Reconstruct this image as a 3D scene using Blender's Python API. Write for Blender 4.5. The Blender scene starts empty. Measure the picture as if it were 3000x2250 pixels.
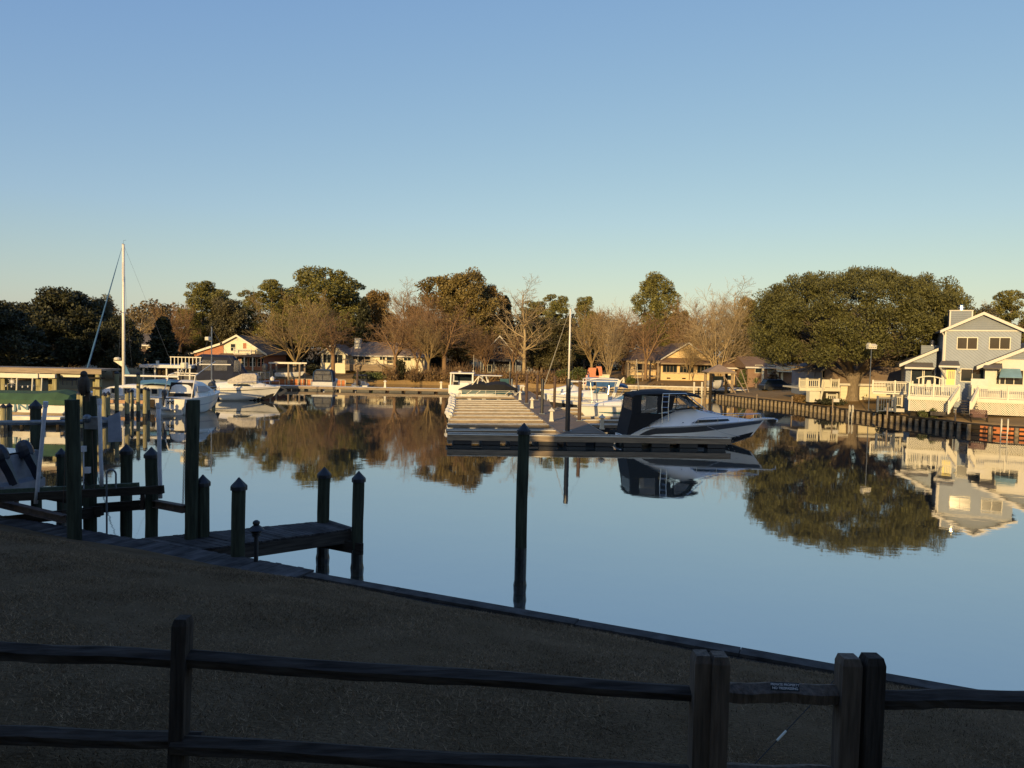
import bpy, math, random
import numpy as np
from mathutils import Vector, Matrix
S = bpy.context.scene
COL = S.collection
R = math.radians
# ------------------------------------------------------------------ camera, sky, sun
F, EYE = 2170.0, 5.6
PITCH, ROLL = R(2.507), R(1.2)
CR = Matrix.Rotation(R(90) - PITCH, 3, 'X') @ Matrix.Rotation(ROLL, 3, 'Z')
cam = bpy.data.cameras.new('camera'); cam.sensor_width = 36; cam.lens = F / 3000 * 36
cam.clip_end = 3000; cam.clip_start = 0.1
co = bpy.data.objects.new('camera', cam); COL.objects.link(co)
co.matrix_world = Matrix.Translation((0, 0, EYE)) @ CR.to_4x4()
S.camera = co
SUN_EL, SUN_AZ = R(11.5), R(21)         # light travels towards +Y, turned 21 degrees to +X
w = bpy.data.worlds.new('World'); S.world = w; w.use_nodes = True
nt = w.node_tree; bg = nt.nodes['Background']
sky = nt.nodes.new('ShaderNodeTexSky'); sky.sky_type = 'NISHITA'; sky.sun_disc = False
sky.sun_elevation = SUN_EL; sky.sun_rotation = math.pi + SUN_AZ
sky.air_density = 1.0; sky.dust_density = .8; sky.ozone_density = 1.3
sp_ = nt.nodes.new('ShaderNodeSeparateColor'); cb_ = nt.nodes.new('ShaderNodeCombineColor'); nt.links.new(sky.outputs[0], sp_.inputs[0])
for i_, (g_, k_) in enumerate(((.82, .881), (.66, 1.164), (.25, 2.376))):      # the sky's own tone: softer towards the horizon
    pw_ = nt.nodes.new('ShaderNodeMath'); pw_.operation = 'POWER'; pw_.inputs[1].default_value = g_; nt.links.new(sp_.outputs[i_], pw_.inputs[0])
    mu_ = nt.nodes.new('ShaderNodeMath'); mu_.operation = 'MULTIPLY'; mu_.inputs[1].default_value = k_; nt.links.new(pw_.outputs[0], mu_.inputs[0]); nt.links.new(mu_.outputs[0], cb_.inputs[i_])
tcw = nt.nodes.new('ShaderNodeTexCoord'); sxw = nt.nodes.new('ShaderNodeSeparateXYZ'); nt.links.new(tcw.outputs['Generated'], sxw.inputs[0])
hz = nt.nodes.new('ShaderNodeMapRange'); hz.inputs[1].default_value = 0.0; hz.inputs[2].default_value = .17; nt.links.new(sxw.outputs[2], hz.inputs[0])
hr = nt.nodes.new('ShaderNodeValToRGB'); hr.color_ramp.elements[0].color = (1.0, .97, .74, 1); hr.color_ramp.elements[1].color = (1, 1, 1, 1); nt.links.new(hz.outputs[0], hr.inputs[0])
mw = nt.nodes.new('ShaderNodeVectorMath'); mw.operation = 'MULTIPLY'; nt.links.new(cb_.outputs[0], mw.inputs[0]); nt.links.new(hr.outputs[0], mw.inputs[1])
nt.links.new(mw.outputs[0], bg.inputs[0]); bg.inputs[1].default_value = 0.15
sl = bpy.data.lights.new('sun', 'SUN'); sl.energy = 4.4; sl.angle = R(0.5); sl.color = (1.0, 0.70, 0.32)
so = bpy.data.objects.new('sun', sl); COL.objects.link(so)
LD = Vector((math.sin(SUN_AZ) * math.cos(SUN_EL), math.cos(SUN_AZ) * math.cos(SUN_EL), -math.sin(SUN_EL)))
so.rotation_euler = LD.to_track_quat('-Z', 'Y').to_euler(); so.location = (-40, -100, 60)
S.view_settings.view_transform = 'Standard'; S.view_settings.look = 'None'
S.view_settings.exposure = 0.35; S.view_settings.gamma = 1.0
S.render.engine = 'CYCLES'
S.cycles.use_denoising = True; S.cycles.max_bounces = 6; S.cycles.transparent_max_bounces = 6
S.cycles.caustics_reflective = False; S.cycles.caustics_refractive = False

def ray(px, py):
    return CR @ Vector(((px - 1500) / F, -(py - 1125) / F, -1))
def W(px, py, z=0.0):                    # photo pixel -> point on the level z
    d = ray(px, py); t = (z - EYE) / d.z
    return Vector((0, 0, EYE)) + d * t
def at(px, py, D):                       # photo pixel -> point at distance D
    d = ray(px, py); t = D / d.y
    return Vector((0, 0, EYE)) + d * t

# ------------------------------------------------------------------ mesh helpers
class MB:
    def __init__(s): s.v = []; s.f = []
    def add(s, vs, fs):
        n = len(s.v); s.v += [tuple(p) for p in vs]; s.f += [tuple(i + n for i in f) for f in fs]; return s
    def hexa(s, p):                      # 8 corners: bottom 4 ccw, top 4
        return s.add(p, [(3, 2, 1, 0), (4, 5, 6, 7), (0, 1, 5, 4), (1, 2, 6, 5), (2, 3, 7, 6), (3, 0, 4, 7)])
    def ab(s, x0, x1, y0, y1, z0, z1):
        return s.hexa([(x0, y0, z0), (x1, y0, z0), (x1, y1, z0), (x0, y1, z0), (x0, y0, z1), (x1, y0, z1), (x1, y1, z1), (x0, y1, z1)])
    def bar(s, a, b, w, h=None, up=(0, 0, 1)):   # box beam from a to b, width w (sideways) height h
        a = Vector(a); b = Vector(b); h = h or w
        d = (b - a).normalized(); u = Vector(up)
        if abs(d.dot(u)) > .99: u = Vector((1, 0, 0))
        sx = d.cross(u).normalized() * w / 2; sz = sx.cross(d).normalized() * h / 2
        return s.hexa([a - sx - sz, a + sx - sz, b + sx - sz, b - sx - sz, a - sx + sz, a + sx + sz, b + sx + sz, b - sx + sz])
    def tube(s, pts, r, n=6, cap=True):
        pts = [Vector(p) for p in pts]; k = len(pts)
        rs = r if isinstance(r, (list, tuple)) else [r] * k
        base = len(s.v); pu = None
        for i, p in enumerate(pts):
            d = (pts[min(i + 1, k - 1)] - pts[max(i - 1, 0)]).normalized()
            u = pu if pu is not None else (Vector((0, 0, 1)) if abs(d.z) < .9 else Vector((1, 0, 0)))
            x = d.cross(u).normalized(); y = x.cross(d).normalized(); pu = y
            for j in range(n):
                t = 2 * math.pi * j / n
                s.v.append(tuple(p + (x * math.cos(t) + y * math.sin(t)) * rs[i]))
        for i in range(k - 1):
            for j in range(n):
                a = base + i * n + j; b = base + i * n + (j + 1) % n
                s.f.append((a, b, b + n, a + n))
        if cap:
            s.f.append(tuple(base + j for j in range(n))[::-1]); s.f.append(tuple(base + (k - 1) * n + j for j in range(n)))
        return s
    def lathe(s, prof, c=(0, 0, 0), n=10):       # prof: (radius, z) from bottom to top
        return s.tube([(c[0], c[1], c[2] + z) for r, z in prof], [max(r, 1e-3) for r, z in prof], n) if False else s._lathe(prof, c, n)
    def _lathe(s, prof, c=(0, 0, 0), n=10):
        base = len(s.v)
        for r, z in prof:
            for j in range(n):
                t = 2 * math.pi * j / n
                s.v.append((c[0] + r * math.cos(t), c[1] + r * math.sin(t), c[2] + z))
        for i in range(len(prof) - 1):
            for j in range(n):
                a = base + i * n + j; b = base + i * n + (j + 1) % n
                s.f.append((a, b, b + n, a + n))
        s.f.append(tuple(base + j for j in range(n))[::-1]); s.f.append(tuple(base + (len(prof) - 1) * n + j for j in range(n)))
        return s
    def prism(s, poly, e):               # polygon (3d points) extruded along e
        n = len(poly); e = Vector(e); P = [Vector(p) for p in poly]
        return s.add(P + [p + e for p in P], [tuple(range(n))[::-1], tuple(range(n, 2 * n))] + [(i, (i + 1) % n, n + (i + 1) % n, n + i) for i in range(n)])
    def rings(s, rs, closed=True, caps=True):
        n = len(rs[0]); base = len(s.v)
        for r in rs: s.v += [tuple(p) for p in r]
        for i in range(len(rs) - 1):
            for j in range(n if closed else n - 1):
                a = base + i * n + j; b = base + i * n + (j + 1) % n
                s.f.append((a, b, b + n, a + n))
        if caps and closed:
            s.f.append(tuple(base + j for j in range(n))[::-1]); s.f.append(tuple(base + (len(rs) - 1) * n + j for j in range(n)))
        return s
    def ball(s, c, rx, ry=None, rz=None, n=8, m=6):
        ry = ry or rx; rz = rz or rx
        return s.rings([[(c[0] + rx * math.sin(math.pi * (i + .02) / (m + .04)) * math.cos(2 * math.pi * j / n), c[1] + ry * math.sin(math.pi * (i + .02) / (m + .04)) * math.sin(2 * math.pi * j / n), c[2] - rz * math.cos(math.pi * i / m)) for j in range(n)] for i in range(m + 1)])
    def build(s, name, m, parent=None, world=False, smooth=False, loc=None):
        vs = s.v
        off = None
        if parent is not None and world: off = parent.location
        elif loc is not None: off = Vector(loc)
        if off is not None: vs = [(a - off[0], b - off[1], c - off[2]) for a, b, c in vs]
        me = bpy.data.meshes.new(name); me.from_pydata(vs, [], s.f)
        me.materials.append(m)
        if smooth: me.polygons.foreach_set('use_smooth', [True] * len(me.polygons))
        me.update()
        o = bpy.data.objects.new(name, me); COL.objects.link(o)
        if parent is not None: o.parent = parent
        elif loc is not None: o.location = loc
        return o

def np_mesh(name, V, faces, mat, k=4):
    me = bpy.data.meshes.new(name); n = len(V); m = len(faces)
    me.vertices.add(n); me.vertices.foreach_set('co', np.asarray(V, dtype=np.float32).ravel())
    me.loops.add(m * k); me.loops.foreach_set('vertex_index', np.asarray(faces, dtype=np.int32).ravel())
    me.polygons.add(m); me.polygons.foreach_set('loop_start', np.arange(0, m * k, k, dtype=np.int32))
    me.update(calc_edges=True); me.materials.append(mat); return me
def tag(o, label, cat, group=None, kind=None):
    if label: o['label'] = label
    if cat: o['category'] = cat
    if group: o['group'] = group
    if kind: o['kind'] = kind
    return o
def thing(name, label, cat, loc=(0, 0, 0), rz=0, group=None):
    o = bpy.data.objects.new(name, None); COL.objects.link(o); o.empty_display_size = .3
    o.location = loc; o.rotation_euler = (0, 0, rz); return tag(o, label, cat, group)
def dup(root, loc, rz=0, label=None, group=None, scale=None):
    def cp(o, par):
        c = o.copy(); COL.objects.link(c); c.parent = par
        for ch in o.children: cp(ch, c)
        return c
    r = cp(root, None); r.location = loc; r.rotation_euler = (0, 0, rz)
    if scale: r.scale = scale
    if label: r['label'] = label
    if group: r['group'] = group
    return r
def struct(o): o['kind'] = 'structure'; return o
def lettering(name, body, size, m, parent, M4, depth=.004):      # real letters standing proud of a surface
    cu = bpy.data.curves.new(name, 'FONT'); cu.body = body; cu.size = size; cu.extrude = depth
    cu.align_x = 'CENTER'; cu.align_y = 'CENTER'; cu.offset = size * .012
    t = bpy.data.objects.new(name, cu); COL.objects.link(t)
    me = bpy.data.meshes.new_from_object(t.evaluated_get(bpy.context.evaluated_depsgraph_get()))
    COL.objects.unlink(t); bpy.data.objects.remove(t)
    me.transform(M4); me.materials.clear(); me.materials.append(m)
    o = bpy.data.objects.new(name, me); COL.objects.link(o); o.parent = parent; return o

# ------------------------------------------------------------------ materials
def mat(name, c, rough=.7, metal=0, var=.25, scale=6, stretch=(1, 1, 1), bump=0, c2=None, island=0, spec=None):
    m = bpy.data.materials.new(name); m.use_nodes = True; N = m.node_tree.nodes; L = m.node_tree.links
    b = N['Principled BSDF']; b.inputs['Roughness'].default_value = rough; b.inputs['Metallic'].default_value = metal
    if spec is not None: b.inputs['Specular IOR Level'].default_value = spec
    tc = N.new('ShaderNodeTexCoord'); mp = N.new('ShaderNodeMapping'); mp.inputs['Scale'].default_value = stretch
    L.new(tc.outputs['Object'], mp.inputs[0])
    nz = N.new('ShaderNodeTexNoise'); nz.inputs['Scale'].default_value = scale; nz.inputs['Detail'].default_value = 5
    L.new(mp.outputs[0], nz.inputs[0])
    rp = N.new('ShaderNodeValToRGB'); rp.color_ramp.elements[0].position = .3; rp.color_ramp.elements[1].position = .7
    d = c2 or tuple(x * (1 - var) for x in c); e = tuple(min(1, x * (1 + var * .6)) for x in c)
    rp.color_ramp.elements[0].color = (*d, 1); rp.color_ramp.elements[1].color = (*e, 1)
    L.new(nz.outputs[0], rp.inputs[0]); out = rp.outputs[0]
    if island:
        g = N.new('ShaderNodeNewGeometry'); mr = N.new('ShaderNodeMapRange')
        mr.inputs[3].default_value = 1 - island; mr.inputs[4].default_value = 1 + island
        L.new(g.outputs['Random Per Island'], mr.inputs[0])
        mx = N.new('ShaderNodeVectorMath'); mx.operation = 'SCALE'
        L.new(out, mx.inputs[0]); L.new(mr.outputs[0], mx.inputs['Scale']); out = mx.outputs[0]
    L.new(out, b.inputs['Base Color'])
    if bump:
        bp = N.new('ShaderNodeBump'); bp.inputs['Strength'].default_value = bump; bp.inputs['Distance'].default_value = .03
        L.new(nz.outputs[0], bp.inputs['Height']); L.new(bp.outputs[0], b.inputs['Normal'])
    return m
def brickmat(name, c1, c2, mortar, scale=1.0, bw=.22, bh=.075):
    m = mat(name, c1); N = m.node_tree.nodes; L = m.node_tree.links; b = N['Principled BSDF']; b.inputs['Roughness'].default_value = .85
    tc = N.new('ShaderNodeTexCoord'); sp = N.new('ShaderNodeSeparateXYZ'); L.new(tc.outputs['Object'], sp.inputs[0])
    ad = N.new('ShaderNodeMath'); ad.operation = 'ADD'; L.new(sp.outputs[0], ad.inputs[0]); L.new(sp.outputs[1], ad.inputs[1])
    cb = N.new('ShaderNodeCombineXYZ'); L.new(ad.outputs[0], cb.inputs[0]); L.new(sp.outputs[2], cb.inputs[1])
    bk = N.new('ShaderNodeTexBrick'); bk.inputs['Scale'].default_value = scale; bk.inputs['Brick Width'].default_value = bw
    bk.inputs['Row Height'].default_value = bh; bk.inputs['Mortar Size'].default_value = .006
    bk.inputs['Color1'].default_value = (*c1, 1); bk.inputs['Color2'].default_value = (*c2, 1); bk.inputs['Mortar'].default_value = (*mortar, 1)
    L.new(cb.outputs[0], bk.inputs[0]); L.new(bk.outputs[0], b.inputs['Base Color']); return m
def siding(name, c, pitch, axis=(0, 0, 1), rough=.6, var=.08):   # boards: a groove every pitch metres along axis
    m = mat(name, c, rough, var=var, scale=1.2); N = m.node_tree.nodes; L = m.node_tree.links; b = N['Principled BSDF']
    tc = N.new('ShaderNodeTexCoord'); dp = N.new('ShaderNodeVectorMath'); dp.operation = 'DOT_PRODUCT'; dp.inputs[1].default_value = axis
    L.new(tc.outputs['Object'], dp.inputs[0])
    dv = N.new('ShaderNodeMath'); dv.operation = 'DIVIDE'; dv.inputs[1].default_value = pitch; L.new(dp.outputs['Value'], dv.inputs[0])
    fr = N.new('ShaderNodeMath'); fr.operation = 'FRACT'; L.new(dv.outputs[0], fr.inputs[0])
    bp = N.new('ShaderNodeBump'); bp.inputs['Strength'].default_value = .8; bp.inputs['Distance'].default_value = .02
    L.new(fr.outputs[0], bp.inputs['Height']); L.new(bp.outputs[0], b.inputs['Normal'])
    gt = N.new('ShaderNodeMath'); gt.operation = 'GREATER_THAN'; gt.inputs[1].default_value = .13; L.new(fr.outputs[0], gt.inputs[0])
    mr = N.new('ShaderNodeMapRange'); mr.inputs[3].default_value = .62; mr.inputs[4].default_value = 1; L.new(gt.outputs[0], mr.inputs[0])
    src = b.inputs['Base Color'].links[0].from_socket
    mx = N.new('ShaderNodeVectorMath'); mx.operation = 'SCALE'; L.new(src, mx.inputs[0]); L.new(mr.outputs[0], mx.inputs['Scale'])
    L.new(mx.outputs[0], b.inputs['Base Color']); return m
def glassmat(name, c=(.016, .024, .03), rough=.12):
    m = mat(name, c, rough, var=.3, scale=.8); m.node_tree.nodes['Principled BSDF'].inputs['IOR'].default_value = 1.35; return m
class M: pass
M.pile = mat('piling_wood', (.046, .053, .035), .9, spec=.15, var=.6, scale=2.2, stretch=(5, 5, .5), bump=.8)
M.pile_lit = mat('sunlit_piling_wood', (.30, .27, .14), .85, var=.45, scale=2.5, stretch=(5, 5, .6), bump=.6)  # paler copy of the piling wood, sunlight put into its colour
M.wet = mat('wet_algae_wood', (.018, .017, .013), .35, var=.5, scale=9, bump=.6)
M.cap = mat('black_plastic_cap', (.011, .012, .014), .5, var=.3)
M.deckwood = mat('weathered_boards', (.072, .064, .058), .9, spec=.15, var=.55, scale=3, stretch=(1.2, 1.2, 1.2), bump=.3)
M.beam = mat('weathered_beam', (.07, .06, .05), .9, spec=.15, var=.5, scale=3, stretch=(.5, .5, 6), bump=.35)
M.darkwood = mat('dark_old_wood', (.036, .029, .022), .9, spec=.15, var=.5, scale=4, stretch=(.6, .6, 4), bump=.3)
M.fence = mat('split_rail_wood', (.064, .052, .042), .9, spec=.15, var=.6, scale=5, stretch=(.5, 5, 5), bump=.6)
M.fencedark = mat('dark_fence_post_wood', (.055, .045, .037), .9, spec=.15, var=.6, scale=6, stretch=(5, 5, .4), bump=.7)
M.fencepost = mat('fence_post_wood', (.125, .09, .062), .85, var=.5, scale=6, stretch=(5, 5, .4), bump=.6)
M.dockwood = mat('floating_dock_boards', (.165, .12, .08), .8, var=.35, scale=2, stretch=(.4, 6, 1), bump=.2)
M.gelbright = mat('bright_white_gelcoat', (.86, .85, .81), .25, var=.04, scale=1.5)  # paler gelcoat, soft sunlight on the big cruiser put into its colour
M.dockside = mat('dock_fascia_timber', (.27, .205, .135), .75, var=.35, scale=2, stretch=(.5, 3, 5), bump=.15)
M.docktop = mat('finger_edge_boards', (.70, .65, .53), .7, var=.22, scale=3, stretch=(.5, 5, 1))
M.float = mat('black_float', (.015, .015, .016), .5)
M.white = mat('white_paint', (.60, .56, .44), .5, var=.06, scale=3)
M.cream = siding('cream_siding', (.78, .70, .50), .16)
M.gel = mat('white_gelcoat', (.72, .70, .64), .28, var=.06, scale=1.5)
M.gelgrey = mat('grey_gelcoat', (.45, .46, .47), .35, var=.08)
M.stripe = mat('charcoal_hull_stripe', (.06, .06, .063), .35, var=.15)
M.teal = mat('teal_hull_stripe', (.05, .14, .18), .35, var=.12)
M.navy = mat('navy_canvas', (.008, .012, .03), .8, var=.3, scale=2)
M.bluecanvas = mat('blue_canvas', (.03, .10, .24), .8, var=.25, scale=2)
M.skycanvas = mat('sky_blue_canvas', (.06, .16, .27), .8, var=.2, scale=2)
M.awning = mat('teal_awning_cloth', (.17, .29, .33), .8, var=.15, scale=2)
M.green = mat('green_boat_cover', (.028, .075, .035), .8, var=.25, scale=1.5)
M.black = mat('black_canvas', (.007, .007, .008), .9, var=.3, scale=2)
M.vinyl = mat('clear_vinyl_panel', (.20, .20, .20), .12, var=.3, scale=2)
M.vinyl.node_tree.nodes['Principled BSDF'].inputs['Alpha'].default_value = .4
M.engine = mat('dark_engine_cowl', (.02, .024, .035), .3, var=.3)
M.steel = mat('stainless_tube', (.62, .62, .62), .25, 1, var=.1)
M.alu = mat('painted_mast', (.72, .68, .58), .4, var=.1)
M.galv = mat('galvanised_metal', (.16, .18, .20), .5, .6, var=.3, scale=8)
M.rust = mat('rusty_steel_pile', (.075, .045, .03), .75, var=.55, scale=3, stretch=(2, 2, .6), bump=.3)
M.blacksteel = mat('black_steel_pile', (.022, .021, .022), .45, var=.4, scale=3)
M.pvc = mat('white_pvc', (.52, .53, .56), .4, var=.12, scale=8)
M.carpet = mat('green_bunk_carpet', (.05, .07, .045), .95, var=.4, scale=12)
M.glass = glassmat('window_glass')
M.blinds = mat('window_blinds', (.15, .145, .085), .35, var=.15, scale=2)
M.tealglass = glassmat('tinted_cabin_glass', (.05, .11, .13))
M.brick = brickmat('red_brick', (.42, .145, .06), (.33, .11, .05), (.4, .28, .19))
M.ybrick = brickmat('yellow_brick', (.70, .51, .26), (.58, .41, .20), (.72, .6, .4))
M.rbrick = brickmat('orange_block_wall', (.55, .19, .06), (.46, .15, .05), (.2, .1, .06), bw=.5, bh=.2)
M.roof = brickmat('brown_shingles', (.21, .13, .07), (.165, .10, .055), (.1, .07, .05), bw=.3, bh=.14)
M.roofgrey = brickmat('grey_shingles', (.135, .12, .105), (.11, .10, .09), (.06, .055, .05), bw=.3, bh=.14)
M.rooftan = brickmat('tan_shingles', (.30, .22, .15), (.25, .18, .125), (.16, .12, .085), bw=.3, bh=.14)
M.bluegrey = siding('blue_grey_lap_siding', (.19, .22, .26), .18)
M.diag = siding('diagonal_plank_siding', (.27, .31, .36), .20, axis=(.64, 0, .77))
M.bluesid = siding('slate_blue_siding', (.17, .20, .26), .18)
M.darksid = siding('shade_dark_siding', (.05, .055, .07), .18)  # blue-grey siding darkened, shade on the gabled house put into the colour
M.bbrick = brickmat('brown_brick', (.26, .15, .085), (.21, .12, .07), (.25, .18, .12))
M.trim = mat('pale_trim', (.56, .53, .46), .55, var=.06)
M.yellowdoor = mat('yellow_door_paint', (.80, .66, .20), .5, var=.06)
M.stone = mat('seawall_concrete', (.46, .38, .26), .85, var=.35, scale=2.5, bump=.2)
M.pink = mat('faded_orange_tarp', (.60, .22, .11), .8, var=.25)
M.carpaint = mat('dark_car_paint', (.02, .025, .035), .25, var=.1)
M.rubber = mat('black_rubber', (.015, .015, .015), .8)
M.shiny = mat('white_vinyl_fender', (.62, .60, .56), .3, var=.25, scale=3)
M.owl = mat('brown_plastic_owl', (.045, .030, .020), .7, var=.5, scale=14)
M.bark = mat('grey_brown_bark', (.20, .155, .105), .9, var=.4, scale=4, stretch=(3, 3, .6))
M.twig = mat('winter_twigs', (.26, .185, .085), .9, var=.25, scale=.3)
M.twigpale = mat('pale_winter_twigs', (.36, .27, .145), .9, var=.2, scale=.3)
M.twigred = mat('russet_winter_twigs', (.23, .14, .07), .9, var=.25, scale=.3)
def leafmat(n, c, var=.35, isl=.45): return mat(n, c, .6, var=var, scale=.5, island=isl, spec=.3)
M.pine = leafmat('pine_needles', (.15, .14, .036))
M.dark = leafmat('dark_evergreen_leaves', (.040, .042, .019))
M.oakleaf = leafmat('live_oak_leaves', (.095, .092, .027))
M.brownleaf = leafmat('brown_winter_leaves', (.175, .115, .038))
M.oliveleaf = leafmat('olive_brown_leaves', (.155, .118, .038))
M.scrub = leafmat('brown_scrub', (.17, .11, .05))
M.hedge = leafmat('green_shrub_leaves', (.09, .105, .03))
M.palm = leafmat('palm_fronds', (.16, .17, .05))
# ------------------------------------------------------------------ water, ground
def water():
    m = bpy.data.materials.new('still_water'); m.use_nodes = True; N = m.node_tree.nodes; L = m.node_tree.links
    b = N['Principled BSDF']; b.inputs['Base Color'].default_value = (.035, .040, .034, 1)
    b.inputs['Roughness'].default_value = .028; b.inputs['IOR'].default_value = 8.5
    tc = N.new('ShaderNodeTexCoord'); out = []
    for sc, st, wgt in ((.55, (1, 1, 1), .012), (2.6, (.8, 1.2, 1), .0026), (.12, (1, 1, 1), .03)):
        mp = N.new('ShaderNodeMapping'); mp.inputs['Scale'].default_value = st; L.new(tc.outputs['Object'], mp.inputs[0])
        nz = N.new('ShaderNodeTexNoise'); nz.inputs['Scale'].default_value = sc; nz.inputs['Detail'].default_value = 2; L.new(mp.outputs[0], nz.inputs[0])
        mu = N.new('ShaderNodeMath'); mu.operation = 'MULTIPLY'; mu.inputs[1].default_value = wgt; L.new(nz.outputs[0], mu.inputs[0]); out.append(mu.outputs[0])
    a = out[0]
    for o in out[1:]:
        ad = N.new('ShaderNodeMath'); L.new(a, ad.inputs[0]); L.new(o, ad.inputs[1]); a = ad.outputs[0]
    bp = N.new('ShaderNodeBump'); bp.inputs['Strength'].default_value = 1; bp.inputs['Distance'].default_value = .32
    L.new(a, bp.inputs['Height']); L.new(bp.outputs[0], b.inputs['Normal'])
    q = MB(); q.add([(-500, -60, 0), (500, -60, 0), (500, 500, 0), (-500, 500, 0)], [(0, 1, 2, 3)])
    struct(q.build('water', m))
water()

def groundmat(name, c1, c2, c3, s=.5, fine=14, bump=.5):
    m = bpy.data.materials.new(name); m.use_nodes = True; N = m.node_tree.nodes; L = m.node_tree.links
    b = N['Principled BSDF']; b.inputs['Roughness'].default_value = .95; b.inputs['Specular IOR Level'].default_value = .1
    tc = N.new('ShaderNodeTexCoord')
    n1 = N.new('ShaderNodeTexNoise'); n1.inputs['Scale'].default_value = s; n1.inputs['Detail'].default_value = 6; L.new(tc.outputs['Object'], n1.inputs[0])
    n2 = N.new('ShaderNodeTexNoise'); n2.inputs['Scale'].default_value = fine; n2.inputs['Detail'].default_value = 6; L.new(tc.outputs['Object'], n2.inputs[0])
    r = N.new('ShaderNodeValToRGB'); r.color_ramp.elements[0].position = .35; r.color_ramp.elements[1].position = .65
    r.color_ramp.elements[0].color = (*c1, 1); r.color_ramp.elements[1].color = (*c2, 1); L.new(n1.outputs[0], r.inputs[0])
    mx = N.new('ShaderNodeMix'); mx.data_type = 'RGBA'; L.new(n2.outputs[0], mx.inputs[0]); L.new(r.outputs[0], mx.inputs[6]); mx.inputs[7].default_value = (*c3, 1)
    L.new(mx.outputs[2], b.inputs['Base Color'])
    bp = N.new('ShaderNodeBump'); bp.inputs['Strength'].default_value = bump; bp.inputs['Distance'].default_value = .08; L.new(n2.outputs[0], bp.inputs['Height']); L.new(bp.outputs[0], b.inputs['Normal'])
    return m
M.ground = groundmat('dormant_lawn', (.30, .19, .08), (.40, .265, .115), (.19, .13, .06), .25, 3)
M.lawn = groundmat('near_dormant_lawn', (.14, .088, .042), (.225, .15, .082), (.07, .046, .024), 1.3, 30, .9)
# shoreline seen from above, left to right, with the way inland at each point
BULK = [W(x, y, 0) for x, y in ((2104, 1170), (2320, 1197), (2438, 1213.6), (2640, 1240), (2817, 1263), (2917, 1273), (3000, 1278))]
BULK += [Vector((42, 50, 0)), Vector((48, 40, 0))]
SHORE = [((-120, 0), (-1, 0)), ((-78, 40), (-1, .1)), ((-58, 62), (-.8, .6)), ((-46, 76), (-.5, .8)), ((-39, 84), (-.7, .7)), ((-41, 104), (-.6, .8)), ((-38, 115), (-.2, 1)),
         ((-20, 118.5), (0, 1)), ((0, 117), (0, 1)), ((6, 114), (0, 1)), ((27, 113), (.05, 1)), ((33, 112), (.2, 1)), ((34, 104), (.6, .8)), ((27.5, 97.5), (.8, .7))]
SHORE += [((b.x, b.y), (.97, .24)) for b in BULK[:7]] + [((BULK[7].x, BULK[7].y), (1, .1)), ((BULK[8].x, BULK[8].y), (1, 0)), ((90, 0), (1, 0))]
def ground():
    q = MB(); n = 7; rows = []
    for (p, d) in SHORE:
        d = Vector((d[0], d[1], 0)).normalized(); b = Vector((p[0], p[1], 0))
        rows.append([b + d * t + Vector((0, 0, z)) for t, z in ((.25, -2), (.25, .55), (3, .72), (9, 1.25), (22, 1.9), (70, 2.2), (1500, 3))])
    for r in rows: q.v += [tuple(p) for p in r]
    for i in range(len(rows) - 1):
        for j in range(n - 1):
            a = i * n + j; q.f.append((a + n, a, a + 1, a + n + 1))
    struct(q.build('ground', M.ground, smooth=True))
ground()
def bank_z(x, y):                            # height of the bank at a point
    best = (1e9, 0)
    for (p, d), (p2, d2) in zip(SHORE[:-1], SHORE[1:]):
        ax, ay = p; bx, by = p2; L2 = (bx - ax) ** 2 + (by - ay) ** 2; t = max(0, min(1, ((x - ax) * (bx - ax) + (y - ay) * (by - ay)) / L2))
        best = min(best, (math.hypot(x - ax - (bx - ax) * t, y - ay - (by - ay) * t), 0))
    return float(np.interp(best[0], (.25, 3, 9, 22, 70), (.55, .72, 1.25, 1.9, 2.2)))
# near bank: the lawn falls from the fence to the bulkhead
B0, B1 = W(885, 1683, 1.08), W(2450, 1962, 1.08)
BU = Vector((B1.x - B0.x, B1.y - B0.y, 0)).normalized(); BN = Vector((BU.y, -BU.x, 0))
if BN.y > 0: BN = -BN
def shore_pt(t, s, z): p = B0 + BU * t + BN * s; return Vector((p.x, p.y, z))
def lawn_z(s): return 1.0 + 1.62 * (1 - (1 - min(max(s, 0), 8.5) / 8.5) ** 1.8)
rng = random.Random(5); npr = np.random.default_rng(5)
def lawn():
    q = MB(); T = np.linspace(-40, 40, 81); SS = [0.05, .3, .7, 1.2, 2, 3, 4, 5, 6, 7, 8.5, 12, 30, 90]
    for t in T:
        for s in SS:
            p = shore_pt(t, s, lawn_z(s) + (.02 * math.sin(t * 1.3 + s) if s < 12 else 0)); q.v.append(tuple(p))
    k = len(SS)
    for i in range(len(T) - 1):
        for j in range(k - 1): q.f.append((i * k + j, i * k + j + 1, (i + 1) * k + j + 1, (i + 1) * k + j))
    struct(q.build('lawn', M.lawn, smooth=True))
lawn()
M.blade = mat('dry_grass_blades', (.22, .146, .08), .95, var=.4, scale=.9, island=.75, spec=.1)
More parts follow.
